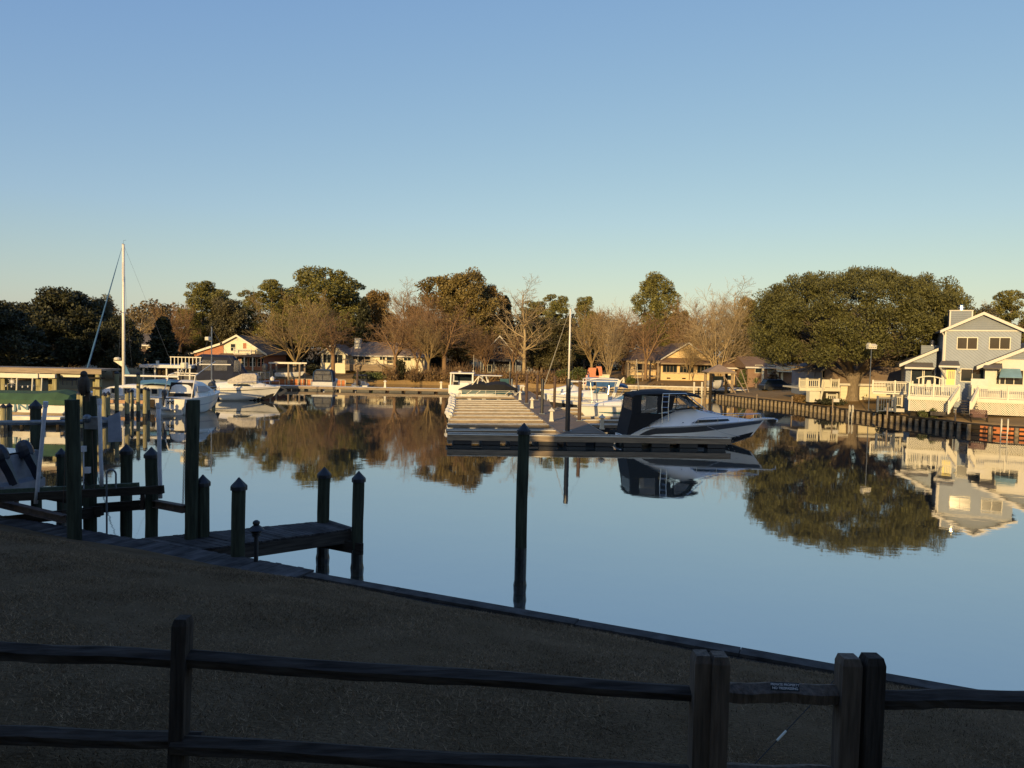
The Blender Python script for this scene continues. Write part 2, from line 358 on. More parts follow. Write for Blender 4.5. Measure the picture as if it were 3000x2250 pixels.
def grass():
    n = 420000
    t = npr.uniform(-9, 14, n); s = npr.uniform(.1, 9.3, n)
    x = B0.x + BU.x * t + BN.x * s; y = B0.y + BU.y * t + BN.y * s
    keep = (np.abs(x) < .74 * y + .6) & (y > 4.6) & ~((t < -1.2) & (s < 1.6)); x, y, s, t = x[keep], y[keep], s[keep], t[keep]
    dens = np.sin(x * 1.7 + 1.3 * np.sin(y * 1.1)) + np.sin(y * 2.3 + x * .6) + npr.normal(0, 1.0, len(x))
    k2 = dens > -.9; x, y, s, t = x[k2], y[k2], s[k2], t[k2]
    z = 1.0 + 1.62 * (1 - (1 - np.clip(s, 0, 8.5) / 8.5) ** 1.8) + .02 * np.sin(t * 1.3 + s)
    n = len(x); h = npr.uniform(.008, .034, n); a = npr.uniform(0, 2 * math.pi, n); wd = npr.uniform(.0022, .005, n); ln = npr.normal(0, .03, (n, 2))
    V = np.zeros((n, 3, 3)); V[:, 0] = np.stack([x - np.cos(a) * wd, y - np.sin(a) * wd, z - .005], 1); V[:, 1] = np.stack([x + np.cos(a) * wd, y + np.sin(a) * wd, z - .005], 1)
    V[:, 2] = np.stack([x + ln[:, 0], y + ln[:, 1], z + h], 1)
    o = bpy.data.objects.new('dry_grass', np_mesh('dry_grass', V.reshape(-1, 3), np.arange(3 * n).reshape(n, 3), M.blade, 3)); COL.objects.link(o)
    tag(o, 'short dry brown grass blades over the near lawn', 'grass', kind='stuff')
grass()

# ------------------------------------------------------------------ bulkhead, walkway, pier of the near bank
bk = thing('wooden_bulkhead', 'weathered timber bulkhead with a flat cap board along the near lawn', 'bulkhead', shore_pt(0, 0, 0))
q = MB(); t = -1.0
while t < 15:
    ln = rng.uniform(2.6, 3.6); e = .012
    a = shore_pt(t + e, .0, 1.085 + rng.uniform(-.006, .006)); b = shore_pt(t + ln, .0, 1.085 + rng.uniform(-.006, .006)); q.bar(a, b, .27, .05); t += ln
q.build('cap_board', M.deckwood, bk, world=True)
q = MB(); q.bar(shore_pt(-14, -.03, .3), shore_pt(15, -.03, .3), .08, 1.5); q.build('plank_wall', M.darkwood, bk, world=True)
q = MB(); q.bar(shore_pt(-1.3, .2, 1.0), shore_pt(15, .2, 1.0), .09, .13); q.build('wale', M.darkwood, bk, world=True)
M.plank = mat('boardwalk_planks', (.07, .064, .062), .9, spec=.15, var=.5, scale=2.5, stretch=(1.2, 1.2, 1), island=.35, bump=.3)
bw = thing('boardwalk', 'weathered grey plank walkway along the lawn edge at lower left', 'boardwalk', shore_pt(-6, .6, 0))
q = MB(); t = -14.0
while t < .1:
    s1 = 1.5 if t < -1.15 else 1.5 - (t + 1.15) * .95
    if s1 > .2: q.bar(shore_pt(t, -.22 + rng.uniform(-.03, .03), 1.12 + rng.uniform(-.005, .005)), shore_pt(t - (.5 if t < -1 else .4) * .0, s1 + rng.uniform(-.02, .02), 1.12), .135, .04)
    t += .145
q.build('deck_planks', M.plank, bw, world=True)
q = MB(); q.bar(shore_pt(-14, 1.42, 1.04), shore_pt(-1.2, 1.42, 1.04), .05, .12); q.bar(shore_pt(-14, -.1, 1.03), shore_pt(0, -.1, 1.03), .06, .13); q.build('edge_joist', M.darkwood, bw, world=True)

def pile_parts(par, x, y, ztop, dia, capped, lean=(0, 0), wood=None, band=.55, zb=-1.2, n=12, world=True, capm=None):
    r = dia / 2; P = []; zz = [-.0, band * .5, band, band + .25]
    z = band + .25; rr = random.Random(int(x * 97 + y * 31))
    while z < ztop - .5: z += .45; zz.append(z)
    zz[-1] = min(zz[-1], ztop); zz = [k for k in zz if k < ztop - .08] + [ztop]
    def ax(z): return (x + lean[0] * z + .006 * math.sin(z * 2.1 + x), y + lean[1] * z, z)
    up = [k for k in zz if k >= band - .01]
    q = MB(); q.tube([ax(k) for k in up], [r * rr.uniform(.965, 1.03) for k in up], n); o = q.build('post', wood or M.pile, par, world, smooth=False)
    q = MB(); kk = [zb, -.1, .05, .18, .3, band + .02]; q.tube([ax(k) for k in kk], [r * f for f in (1, 1, 1.10, 1.16, 1.02, 1.012)], n); q.build('wet_base', M.wet, par, world)
    if capped:
        a = ax(ztop); q = MB(); c = r + .018
        q._lathe([(c, -.10), (c + .012, -.10), (c + .012, -.02), (c, .0), (c * .5, c * .52), (.012, c * 1.02), (.004, c * 1.03)], a, n); q.build('cap', capm or M.cap, par, world)
def piling(px, ytop, D, dia, capped, label, lean=(0, 0), wood=None, group='pilings of the near boat lift', band=.55):
    p = at(px, ytop, D); t = thing('piling', label, 'piling', (p.x - lean[0] * p.z, p.y - lean[1] * p.z, 0), 0, group)
    pile_parts(t, t.location.x, t.location.y, p.z - (dia * .5 if capped else 0), dia, capped, lean, wood, band); return t
piling(104, 1173, 21, .27, True, 'dark green capped piling behind the leftmost slanted white guide pipe')
piling(212, 1171, 16.5, .30, False, 'thick flat-topped dark piling rising from the boardwalk, left of the owl', (-.012, 0), band=.9)
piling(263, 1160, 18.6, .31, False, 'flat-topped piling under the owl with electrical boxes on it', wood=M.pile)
piling(180, 1315, 22, .26, True, 'short capped piling half hidden behind the thick flat-topped piling')
piling(370, 1303, 19, .28, True, 'short capped piling right of the looped ladder rail')
piling(444, 1312, 18, .29, True, 'short capped piling below the third white guide pipe')
piling(566, 1172, 17, .29, False, 'tall flat-topped dark piling beside the hanging chain', (.014, 0), band=.7)
piling(595, 1393, 17.2, .29, True, 'short capped piling touching the tall flat-topped piling')
piling(1535, 1242, 17, .27, True, 'lone tall capped piling standing in the water beyond the lawn', (.004, 0), group=None, band=1.05)

pr = thing('pier', 'short plank pier running out from the boardwalk on four capped posts', 'pier', W(700, 1600, 0))
PZ = 1.12
A_, Bp, Cp, Dp = W(318, 1586, PZ), W(500, 1622, PZ), W(1040, 1547, PZ), W(966, 1524, PZ)
q = MB(); nP = 46
for i in range(nP):
    f0, f1 = (i + .06) / nP, (i + .94) / nP; dz = rng.uniform(-.006, .006)
    a, b, c, d = [A_.lerp(Dp, f0), Bp.lerp(Cp, f0), Bp.lerp(Cp, f1), A_.lerp(Dp, f1)]
    k = rng.uniform(-.02, .02); o = (b - a).normalized() * k; b = b + o; c = c + o
    q.hexa([p + Vector((0, 0, dz - .04)) for p in (a, b, c, d)] + [p + Vector((0, 0, dz)) for p in (a, b, c, d)])
q.build('deck_planks', M.plank, pr, world=True)
inn = (A_ - Bp).normalized()
for off, nm in ((.05, 'stringer'), (.85, 'stringer')):
    a, b = Bp + inn * off, Cp + inn * off * .5; q = MB(); q.bar(a + Vector((0, 0, -.20)), b + Vector((0, 0, -.20)), .07, .30); q.build(nm, M.beam, pr, world=True)
for (px, yt, D, dia) in ((696, 1402, 15.6, .29), (947, 1372, 18.9, .31), (1049, 1383, 18.1, .29)):
    p = at(px, yt, D); pile_parts(pr, p.x, p.y, p.z - .14, dia, True, ((.012 if px < 1000 else .006), 0), band=.62)
I_, J_, H_ = at(947, 1580, 18.9), at(1049, 1580, 18.1), at(696, 1630, 15.6)
q = MB(); a = Vector((I_.x - .25, I_.y, .70)); b = Vector((J_.x + .15, J_.y, .70)); q.bar(a + Vector((0, -.2, 0)), b + Vector((0, -.2, 0)), .08, .28); q.build('cross_beam', M.darkwood, pr, world=True)
q = MB(); a = Vector((H_.x - 1.5, H_.y + .75, .62)); b = Vector((H_.x + .28, H_.y + .22, .62)); q.bar(a, b, .09, .30); q.build('cross_beam', M.darkwood, pr, world=True)

pl = at(750, 1665, 15.2); lamp = thing('path_light', 'black mushroom-topped path light standing at the boardwalk end', 'path light', (pl.x, pl.y, 1.05))
q = MB(); q._lathe([(.045, -.3), (.045, .62)], (0, 0, 0), 12); q.build('post', M.cap, lamp)
q = MB(); q._lathe([(.055, .60), (.085, .62), (.085, .66), (.07, .67), (.105, .69), (.105, .71), (.06, .72)], (0, 0, 0), 14); q.build('collar', M.cap, lamp)
q = MB(); q._lathe([(.16, .745), (.168, .755), (.12, .80), (.07, .84), (.055, .85)], (0, 0, 0), 16); q.build('shade', M.cap, lamp, smooth=False)
q = MB(); q._lathe([(.05, .72), (.05, .76)], (0, 0, 0), 10)._lathe([(.05, .85), (.075, .88), (.07, .92), (.03, .95), (.008, .955)], (0, 0, 0), 12); q.build('finial', M.cap, lamp)

# ------------------------------------------------------------------ boat lift on the near left
lf = thing('boat_lift', 'timber cradle boat lift with carpeted bunks hung between the near pilings', 'boat lift', at(300, 1560, 18.2).xy.to_3d())
def cable(a, b, r=.008): q = MB(); q.tube([a, b], r, 5); return q
for a, b in ((at(-60, 1452, 19.2), at(192, 1511, 16.9)), (at(418, 1460, 18.4), at(543, 1482, 16.9))):
    q = MB(); q.bar(a, b, .16, .025); q.bar(a + Vector((0, 0, -.15)), b + Vector((0, 0, -.15)), .16, .025); q.bar(a + Vector((0, 0, -.075)), b + Vector((0, 0, -.075)), .025, .14)
    q.build('cross_beam', M.rust, lf, world=True)
for ya, yb, Da, Db, h in ((1447, 1424, 18.9, 18.3, .17), (1462, 1434, 18.0, 17.5, .19)):
    q = MB(); q.bar(at(-70, ya, Da), at(405 if ya < 1460 else 478, yb, Db), .11, h)
    q.build('bunk', M.carpet if ya < 1460 else M.darkwood, lf, world=True)
q = MB()
for px, D in ((48, 18.5), (418, 18)): p = at(px, 1470, D); q.bar(p + Vector((0, 0, -.2)), p + Vector((0, 0, .22)), .08, .08, up=(0, 1, 0))
q.build('bunk_bracket', M.rust, lf, world=True)
for a, b in ((at(105, 1475, 17.8), at(134, 1180, 17.8)), (at(298, 1425, 18.1), at(291, 1172, 18.1)), (at(470, 1460, 17.6), at(464, 1184, 17.6))):
    q = MB(); d = (b - a); nn = 6; q.tube([a + d * (i / nn) + Vector((.004 * math.sin(i * 2.2), 0, 0)) for i in range(nn + 1)], .047, 10); g = q.build('guide_post', M.pvc, lf, world=True, smooth=True)
    q = MB(); q.tube([b - d.normalized() * .1, b + d.normalized() * .03], .057, 10); q.build('pipe_cap', M.pvc, lf, world=True) .parent = g
    bpy.data.objects[-1] if False else None
q = MB(); q.tube([at(-60, 1239, 20.4), at(258, 1236, 18.9)], .066, 10); q.build('drive_pipe', M.galv, lf, world=True, smooth=True)
m0 = at(295, 1240, 18.4); q = MB(); q.ab(m0.x - .34, m0.x + .05, m0.y - .12, m0.y + .12, m0.z - .14, m0.z + .16); q.ball((m0.x - .28, m0.y - .1, m0.z + .12), .11); q.tube([(m0.x - .2, m0.y, m0.z + .03), (m0.x + .3, m0.y, m0.z + .03)], .12, 10)
q.build('gearbox', M.galv, lf, world=True)
q = MB(); a = at(316, 1208, 18.2); b = at(346, 1296, 18.2); q.hexa([(a.x, a.y, b.z), (b.x, a.y + .15, b.z), (b.x, a.y + .2, b.z), (a.x, a.y + .05, b.z), (a.x, a.y, a.z - .1), (b.x - .05, a.y + .15, a.z), (b.x - .05, a.y + .2, a.z), (a.x, a.y + .05, a.z - .1)]); q.build('motor_cover', mat('blue_grey_metal', (.24, .26, .31), .5, var=.2), lf, world=True)
for a, b in ((at(-40, 1532, 18.6), at(300, 1496, 18.2)), (at(-40, 1420, 21), at(250, 1470, 20)), (at(190, 1512, 17.5), at(292, 1500, 18.4)), (at(268, 1490, 18.6), at(430, 1478, 18.6))):
    q = MB(); q.bar(a, b, .09, .24); q.build('brace', M.darkwood, lf, world=True)
a, b = at(541, 1312, 16.8), at(536, 1476, 16.8); q = MB(); nL = 34
for i in range(nL):
    p = a.lerp(b, (i + .5) / nL); h = (b - a).length / nL * .66
    if i % 2: q.tube([p + Vector((-.016, 0, -h * .6)), p + Vector((-.022, 0, 0)), p + Vector((-.016, 0, h * .6)), p + Vector((.016, 0, h * .6)), p + Vector((.022, 0, 0)), p + Vector((.016, 0, -h * .6)), p + Vector((-.016, 0, -h * .6))], .006, 4)
    else: q.bar(p + Vector((0, 0, -h)), p + Vector((0, 0, h)), .012, .03, up=(0, 1, 0))
q.build('chain', M.rust, lf, world=True)
for a, b in ((at(545, 1180, 16.85), at(541, 1312, 16.8)), (at(546, 1180, 16.9), at(546, 1474, 16.9)), (at(198, 1180, 16.6), at(184, 1505, 16.9)), (at(270, 1262, 18.2), at(277, 1445, 18.2)), (at(240, 1440, 18.4), at(226, 1486, 17.6))):
    cable(a, b).build('cable', M.rust, lf, world=True)
e1 = at(245, 1315, 18.35)
eb = thing('electrical_box', 'pale junction box on the owl piling, upper of the two', 'electrical box', e1, 0, 'electrical boxes on the owl piling')
q = MB(); q.ab(-.05, .05, -.05, .05, -.07, .07); q.build('case', M.pvc, eb)
q = MB(); q.tube([(.0, 0, -.07), (.0, 0, -1.0)], .015, 6); q.build('conduit', M.pvc, eb)
e2 = at(257, 1377, 18.35)
eb = thing('electrical_box', 'pale socket box on the owl piling with a dangling black cord, lower of the two', 'electrical box', e2, 0, 'electrical boxes on the owl piling')
q = MB(); q.ab(-.06, .06, -.05, .04, -.075, .075); q.build('case', M.pvc, eb)
q = MB(); q.tube([(-.02, -.04, -.07), (-.05, -.06, -.25), (.08, -.06, -.4), (.2, -.04, -.55)], .009, 5); q.tube([(.02, -.04, -.07), (-.05, -.06, -.3), (-.14, -.06, -.5)], .009, 5); q.build('cord', M.rubber, eb)

ld = at(313, 1590, 17.4); dl = thing('dock_ladder', 'dark swim ladder with two looped grab rails beyond the boardwalk', 'ladder', (ld.x, ld.y, 0))
zt = at(326, 1376, 17.4).z; w2 = .22
q = MB(); arc = [(w2 / 2 - w2 / 2 * math.cos(math.pi * k / 8), 0, zt - w2 / 2 + w2 / 2 * math.sin(math.pi * k / 8)) for k in range(9)]
q.tube([(0, 0, -.3)] + arc + [(w2, 0, zt - .45)], .022, 8); q.build('grab_rail', M.galv, dl)
q = MB(); q.tube([(-.62, .1, -.3), (-.62, .1, .8)], .02, 8); q.build('grab_rail', M.galv, dl)
for k, z in enumerate((-.05, .25, .55)): q = MB(); q.bar((0, 0, z), (-.62, .1, z), .05, .03); q.build('rung', M.galv, dl)

ob = at(246, 1157, 17.9)
ow = thing('owl_figure', 'dark brown owl-shaped bird figure perched on the piling top', 'owl decoy', ob)
q = MB(); prof = [(.045, -.02), (.075, .03), (.12, .12), (.135, .24), (.125, .36), (.098, .43), (.088, .455)]
q.rings([[(r * .84 * math.cos(2 * math.pi * j / 14) - .03 + z * .06, r * .85 * math.sin(2 * math.pi * j / 14), z) for j in range(14)] for r, z in prof]); q.build('body', M.owl, ow, smooth=True)
q = MB(); q.ball((.005, -.01, .50), .078, .085, .088, 12, 8); q.add([(.005, -.10, .50), (-.02, -.085, .52), (.03, -.085, .52), (.005, -.085, .46)], [(0, 1, 3), (0, 3, 2), (0, 2, 1)]); q.build('head', M.owl, ow, smooth=True)
q = MB(); q.hexa([(.02, .03, -.16), (.10, .03, -.16), (.10, .08, -.16), (.02, .08, -.16), (.0, .03, .1), (.11, .03, .1), (.11, .09, .1), (.0, .09, .1)]); q.build('tail', M.owl, ow)
for s in (-1, 1): q = MB(); q.ball((s * .098 - .015, .02, .24), .032, .085, .19, 8, 6); q.build('wing', M.owl, ow, smooth=True)

# ------------------------------------------------------------------ split rail fence of the near lawn
fx = at(1500, 2300, 4.7); fn = thing('split_rail_fence', 'dark weathered split rail fence across the near lawn', 'fence', (fx.x, fx.y, 2.3))
def fence_post(px, yt, D, wd, dp, m, chamfer=.02, lean=0):
    p = at(px, yt, D); a = wd / 2; b = dp / 2; z1 = p.z; q = MB(); rr = random.Random(px)
    def ring(z, k=1): s = lean * (z1 - z); return [(p.x - a * k - s, p.y - b * k, z), (p.x + a * k - s, p.y - b * k, z), (p.x + a * k - s, p.y + b * k, z), (p.x - a * k - s, p.y + b * k, z)]
    zs = [1.9, 2.6, 3.0, 3.4, z1 - .045, z1]; ks = [1, 1.02, .98, 1.0, 1, .8]
    q.rings([ring(z, k) for z, k in zip(zs, ks)]); q.build('post', m, fn, world=True)
fence_post(536, 1808, 4.95, .098, .12, M.fencedark, lean=.03)
fence_post(2055, 1912, 4.62, .108, .13, M.fencepost); fence_post(2107, 1916, 4.60, .108, .13, M.fencepost)
fence_post(2487, 1922, 4.62, .125, .12, M.fencepost); fence_post(2556, 1920, 4.62, .122, .12, M.fencedark)
def rail(pts, m=None, seed=0):
    rr = random.Random(seed); n = 14; P = []
    for i in range(len(pts) - 1):
        a, b = pts[i], pts[i + 1]
        for k in range(n): P.append((a[0].lerp(b[0], k / n), a[1] + (b[1] - a[1]) * k / n))
    P.append(pts[-1]); q = MB(); rs = []
    for i, (p, h) in enumerate(P):
        j = lambda s: rr.uniform(-s, s); dz = .006 * math.sin(i * .7 + seed)
        rs.append([(p.x, p.y - .045 + j(.005), p.z - h * .36 + dz + j(.004)), (p.x, p.y + .05, p.z - h * .5 + dz), (p.x, p.y + .055, p.z + h * .38 + dz), (p.x, p.y + .01, p.z + h * .5 + dz + j(.005)), (p.x, p.y - .052 + j(.006), p.z + h * .16 + dz)])
    q.rings(rs); q.build('rail', m or M.fence, fn, world=True)
rail([(at(-120, 1903, 5.1), .125), (at(545, 1933, 4.98), .115)], seed=1)
rail([(at(525, 1931, 4.97), .125), (at(2040, 2032, 4.66), .085)], seed=2)
rail([(at(2122, 2028, 4.64), .12), (at(2470, 2036, 4.64), .125)], M.fencepost, seed=3)
rail([(at(2570, 2048, 4.66), .11), (at(3150, 2053, 4.66), .115)], seed=4)
rail([(at(-120, 2152, 5.1), .13), (at(590, 2172, 4.98), .10)], seed=5)
rail([(at(505, 2183, 4.92), .125), (at(2040, 2272, 4.62), .10)], seed=6)
rail([(at(2122, 2268, 4.62), .11), (at(2470, 2275, 4.62), .11)], M.fencepost, seed=7)
rail([(at(2570, 2280, 4.64), .11), (at(3150, 2286, 4.64), .11)], seed=8)
sp = at(2299.5, 2011.5, 4.553)
sg = thing('no_trespassing_sign', 'small black sign with white lettering fixed to the fence rail', 'sign', sp)
sg.rotation_euler = (R(-32), 0, 0)
sg.rotation_euler = (R(-22), R(1.4), 0)
q = MB(); q.ab(-.09, .09, -.002, .002, -.025, .025); q.build('plate', M.cap, sg)
M.ink = mat('white_sign_lettering', (.75, .75, .75), .5, var=.02)
for tx, z in (('PRIVATE PROPERTY', .0105), ('NO TRESPASSING', -.0105)):
    lettering('lettering', tx, .0205, M.ink, sg, Matrix.Translation((0, -.0035, z)) @ Matrix.Rotation(R(90), 4, 'X'), .0008)
gw = thing('guy_wire', 'thin slanting guy wire with a white sleeve behind the right fence gate posts', 'guy wire', at(2205, 2245, 5.5))
a, b = at(2205, 2245, 5.5), at(2470, 1965, 6.4); q = MB(); q.tube([a, b], .004, 6); q.build('wire', M.rubber, gw, world=True)
q = MB(); q.tube([a.lerp(b, .24), a.lerp(b, .335)], .009, 8); q.build('sleeve', M.white, gw, world=True)
# ------------------------------------------------------------------ floating dock with finger piers
DAX = Vector((-.0765, 1, 0)).normalized(); DL0 = Vector((2.95, 47.1, 0))          # left edge of the main walkway
def dk(D, off=0): return DL0 + Vector((DAX.x / DAX.y, 1, 0)) * (D - 47.1) + Vector((off, 0, 0))
ZD = .62
fd = thing('floating_dock', 'floating marina dock of grey boards with many narrow finger piers', 'dock', (4, 47, 0))
a, b, c, d = dk(45.5), dk(45.9, 2.75), dk(93, 2.75), dk(93)
q = MB(); N_ = 150
for i in range(N_):
    f0, f1 = (i + .04) / N_, (i + .96) / N_; z = ZD + rng.uniform(-.004, .004)
    P = [a.lerp(d, f0), b.lerp(c, f0), b.lerp(c, f1), a.lerp(d, f1)]
    q.hexa([p + Vector((0, 0, z - .05)) for p in P] + [p + Vector((0, 0, z)) for p in P])
q.build('walkway', M.dockwood, fd, world=True)
for off in (-.06, 2.8):
    q = MB(); q.bar(dk(45.6, off) + Vector((0, 0, .52)), dk(93, off) + Vector((0, 0, .52)), .1, .26); q.build('walkway_fascia', M.dockside, fd, world=True)
q = MB(); q.bar(dk(46, 1.4) + Vector((0, 0, .15)), dk(92.5, 1.4) + Vector((0, 0, .15)), 2.3, .5); q.build('walkway_float', M.float, fd, world=True)
def finger(p0, p1, wdt, nm='finger_pier', fh=.19):     # p0 outer end, p1 at the walkway, measured along the near edge
    u = (p1 - p0).normalized(); n = Vector((-u.y, u.x, 0))
    if n.y < 0: n = -n
    q = MB(); L = (p1 - p0).length; k = max(4, int(L / .145))
    for i in range(k):
        o = p0 + u * (L * (i + .5) / k) + Vector((0, 0, ZD - .015 + rng.uniform(-.003, .003))); q.bar(o + n * .07, o + n * (wdt - .07), .135, .04)
    top = q.build(nm, M.dockwood, fd, world=True)
    q = MB(); q.bar(p0 + Vector((0, 0, .605 - fh / 2)) + n * .05, p1 + Vector((0, 0, .605 - fh / 2)) + n * .05, .06, fh); q.bar(p0 + Vector((0, 0, .605 - fh / 2)) + n * (wdt - .05), p1 + Vector((0, 0, .605 - fh / 2)) + n * (wdt - .05), .06, fh); q.bar(p0 + Vector((0, 0, .605 - fh / 2)) - u * .03, p0 + n * wdt + Vector((0, 0, .605 - fh / 2)) - u * .03, .06, fh)
    o = q.build('fascia', M.dockside, None); o.data.transform(Matrix.Translation(-fd.location)); o.parent = top
    q = MB(); q.bar(p0 + Vector((0, 0, ZD + .005)) + n * .035 - u * .05, p1 + Vector((0, 0, ZD + .005)) + n * .035, .12, .045); q.bar(p0 + Vector((0, 0, ZD + .005)) + n * (wdt - .035) - u * .05, p1 + Vector((0, 0, ZD + .005)) + n * (wdt - .035), .12, .045)
    o = q.build('edge_board', M.docktop, None); o.data.transform(Matrix.Translation(-fd.location)); o.parent = top
    q = MB(); m = max(2, int(L / 1.6))
    for i in range(m):
        o = p0 + u * (L * (i + .5) / m) + n * wdt / 2; q.bar(o - u * .55 + Vector((0, 0, .43 - fh / 2 - .17 + .13 - .03)), o + u * .55 + Vector((0, 0, .43 - fh / 2 - .17 + .13 - .03)), wdt * .75, .34)
    o = q.build('float', M.float, None); o.data.transform(Matrix.Translation(-fd.location)); o.parent = top
fl, fr = Vector((-3.72, 43.7, 0)), Vector((13.3, 44.5, 0)); finger(fl, fr, .95, fh=.33)
LFD = [47.1, 50.7, 54, 57.3, 60.4, 63.5, 66.4, 69.3, 72.1, 75, 81]
ends = []
for i, D in enumerate(LFD):
    p1 = dk(D, -.08); lx = at(1318 + min(i, 6) * 2.4, 1250, D).x; p0 = Vector((lx, D - .55 - .12 * 6, 0)); finger(p0, p1, .78); ends.append(p0)
for D, L in ((51.4, 7), (54.6, 7), (57.6, 7), (62, 7.5), (66, 7.5), (71, 7.5), (77, 7), (84, 7)):
    p1 = dk(D, 2.9); p0 = p1 + Vector((L, .9, 0)); finger(p0, p1, .8)
for i, p in enumerate(ends[3:], 3):         # corner bumpers on the outer ends
    f = thing('dock_bumper', 'glossy white bumper bundle on a finger pier end, number %s from the front' % ['', '', '', 'four', 'five', 'six', 'seven', 'eight', 'nine', 'ten', 'eleven'][i], 'dock bumper', (p.x - .15, p.y + .3, ZD), 0, 'white bumpers on the finger pier ends')
    f['label'] = 'glossy white bumper on the outer end of the %s finger pier' % ['', '', '', 'fourth', 'fifth', 'sixth', 'seventh', 'eighth', 'ninth', 'tenth', 'farthest'][i]
    q = MB(); q.tube([(0, -.3, .05), (0, .3, .05)], [.24, .26], 10); q.build('roller', M.shiny, f, smooth=False)
    q = MB(); q.ball((-.22, rng.uniform(-.2, .2), .22), .2, .22, .2, 7, 5); q.build('float_ball', M.shiny, f)
    q = MB(); q.bar((0, -.34, .05), (.3, -.34, .0), .05, .05); q.build('bracket', M.galv, f)
def dock_pile(px, yt, D, dia, label, m):
    p = at(px, yt, D); o = thing('dock_pile', label, 'dock pile', (p.x, p.y, 0), 0, 'steel piles through the floating dock')
    q = MB(); q.tube([(0, 0, -1.5), (0, 0, p.z * .5), (.0, 0, p.z)], [dia / 2] * 3, 14); q.build('pile', m, o, smooth=False)
    q = MB(); q.ab(-dia * .9, dia * .9, -dia * .9, dia * .9, ZD + .004, ZD + .06); q.build('guide_collar', M.galv, o)
for (px, yt, D, dia, lb, m) in ((1666, 1110, 46.6, .30, 'black steel pile nearest on the floating dock, below the white mast', M.blacksteel), (1700, 1117, 54.2, .27, 'rusty dock pile between the black pile and the white cruiser', M.rust),
    (1590, 1110, 59.6, .25, 'dark dock pile on the left walkway edge, third from the front', M.blacksteel), (1626, 1104, 65, .25, 'brown dock pile left of the tall white mast', M.rust), (1544, 1097, 71.5, .27, 'reddish rust dock pile standing beyond the second pedestal', M.rust),
    (1575, 1099, 77, .24, 'thin brown dock pile far up the walkway', M.rust), (1514, 1096, 86, .25, 'farthest thin rusty dock pile before the brown bank', M.rust), (1494, 1090, 92, .25, 'dark pile at the far end of the floating dock', M.blacksteel), (1500, 1110, 90, .2, 'short grey pile behind the covered boat', M.galv)):
    dock_pile(px, yt, D, dia, lb, m)
def pedestal(loc, label, h=1.0, sc=1.0):
    o = thing('power_pedestal', label, 'power pedestal', loc, 0, 'white power pedestals on the docks')
    q = MB(); q.rings([[(sx * r, sy * r, z) for sx, sy in ((-1, -1), (1, -1), (1, 1), (-1, 1))] for r, z in ((.16, 0), (.16, .08), (.13, .1), (.095, h * .7), (.12, h * .74))]); q.build('column', M.white, o)
    q = MB(); q.rings([[(sx * r, sy * r, z) for sx, sy in ((-1, -1), (1, -1), (1, 1), (-1, 1))] for r, z in ((.21, h * .74), (.21, h * .78), (.09, h * .9), (.05, h * .92))]); q.build('roof', M.white, o)
    q = MB(); q._lathe([(.05, h * .9), (.06, h * .94), (.05, h * .98), (.01, h)], (0, 0, 0), 8); q.build('lamp_finial', M.white, o)
for px, py, D, lb in ((1615, 1238, 53.5, 'white power pedestal beside the finger pier end, casting a thin shadow'), (1558, 1197, 65.5, 'second white power pedestal up the walkway'), (1523, 1171, 76.5, 'third white power pedestal up the walkway near the covered boat'), (1533, 1146, 90, 'small white power pedestal far up the floating dock'), (1763, 1268, 48.6, 'shaded grey power pedestal at the stern of the big cruiser'), (1501, 1140, 91.5, 'smallest white power pedestal at the far dock end')):
    p = at(px, py, D); pedestal((p.x, p.y, ZD), lb)
# far walkway along the bank
xa, xb = at(760, 1140, 97).x, at(1420, 1150, 97).x
fw = thing('far_dock', 'long pale floating walkway across the far water below the houses', 'dock', (-20, 97, 0))
q = MB(); q.ab(xa, xb, 96.2, 97.8, .42, .55); q.build('deck', M.docktop, fw, world=True)
q = MB(); q.ab(xa, xb, 96.12, 96.18, .22, .53); q.build('fascia', M.dockside, fw, world=True)
q = MB()
for i in range(14): x = xa + (xb - xa) * (i + .5) / 14; q.ab(x - .8, x + .8, 96.3, 97.7, -.3, .3)
q.build('float', M.float, fw, world=True)
for px, lb in ((1128, 'white power pedestal on the far walkway, left one'), (1292, 'white power pedestal on the far walkway next to the pilothouse boat')):
    p = at(px, 1138, 97); pedestal((p.x, 97, .55), lb)

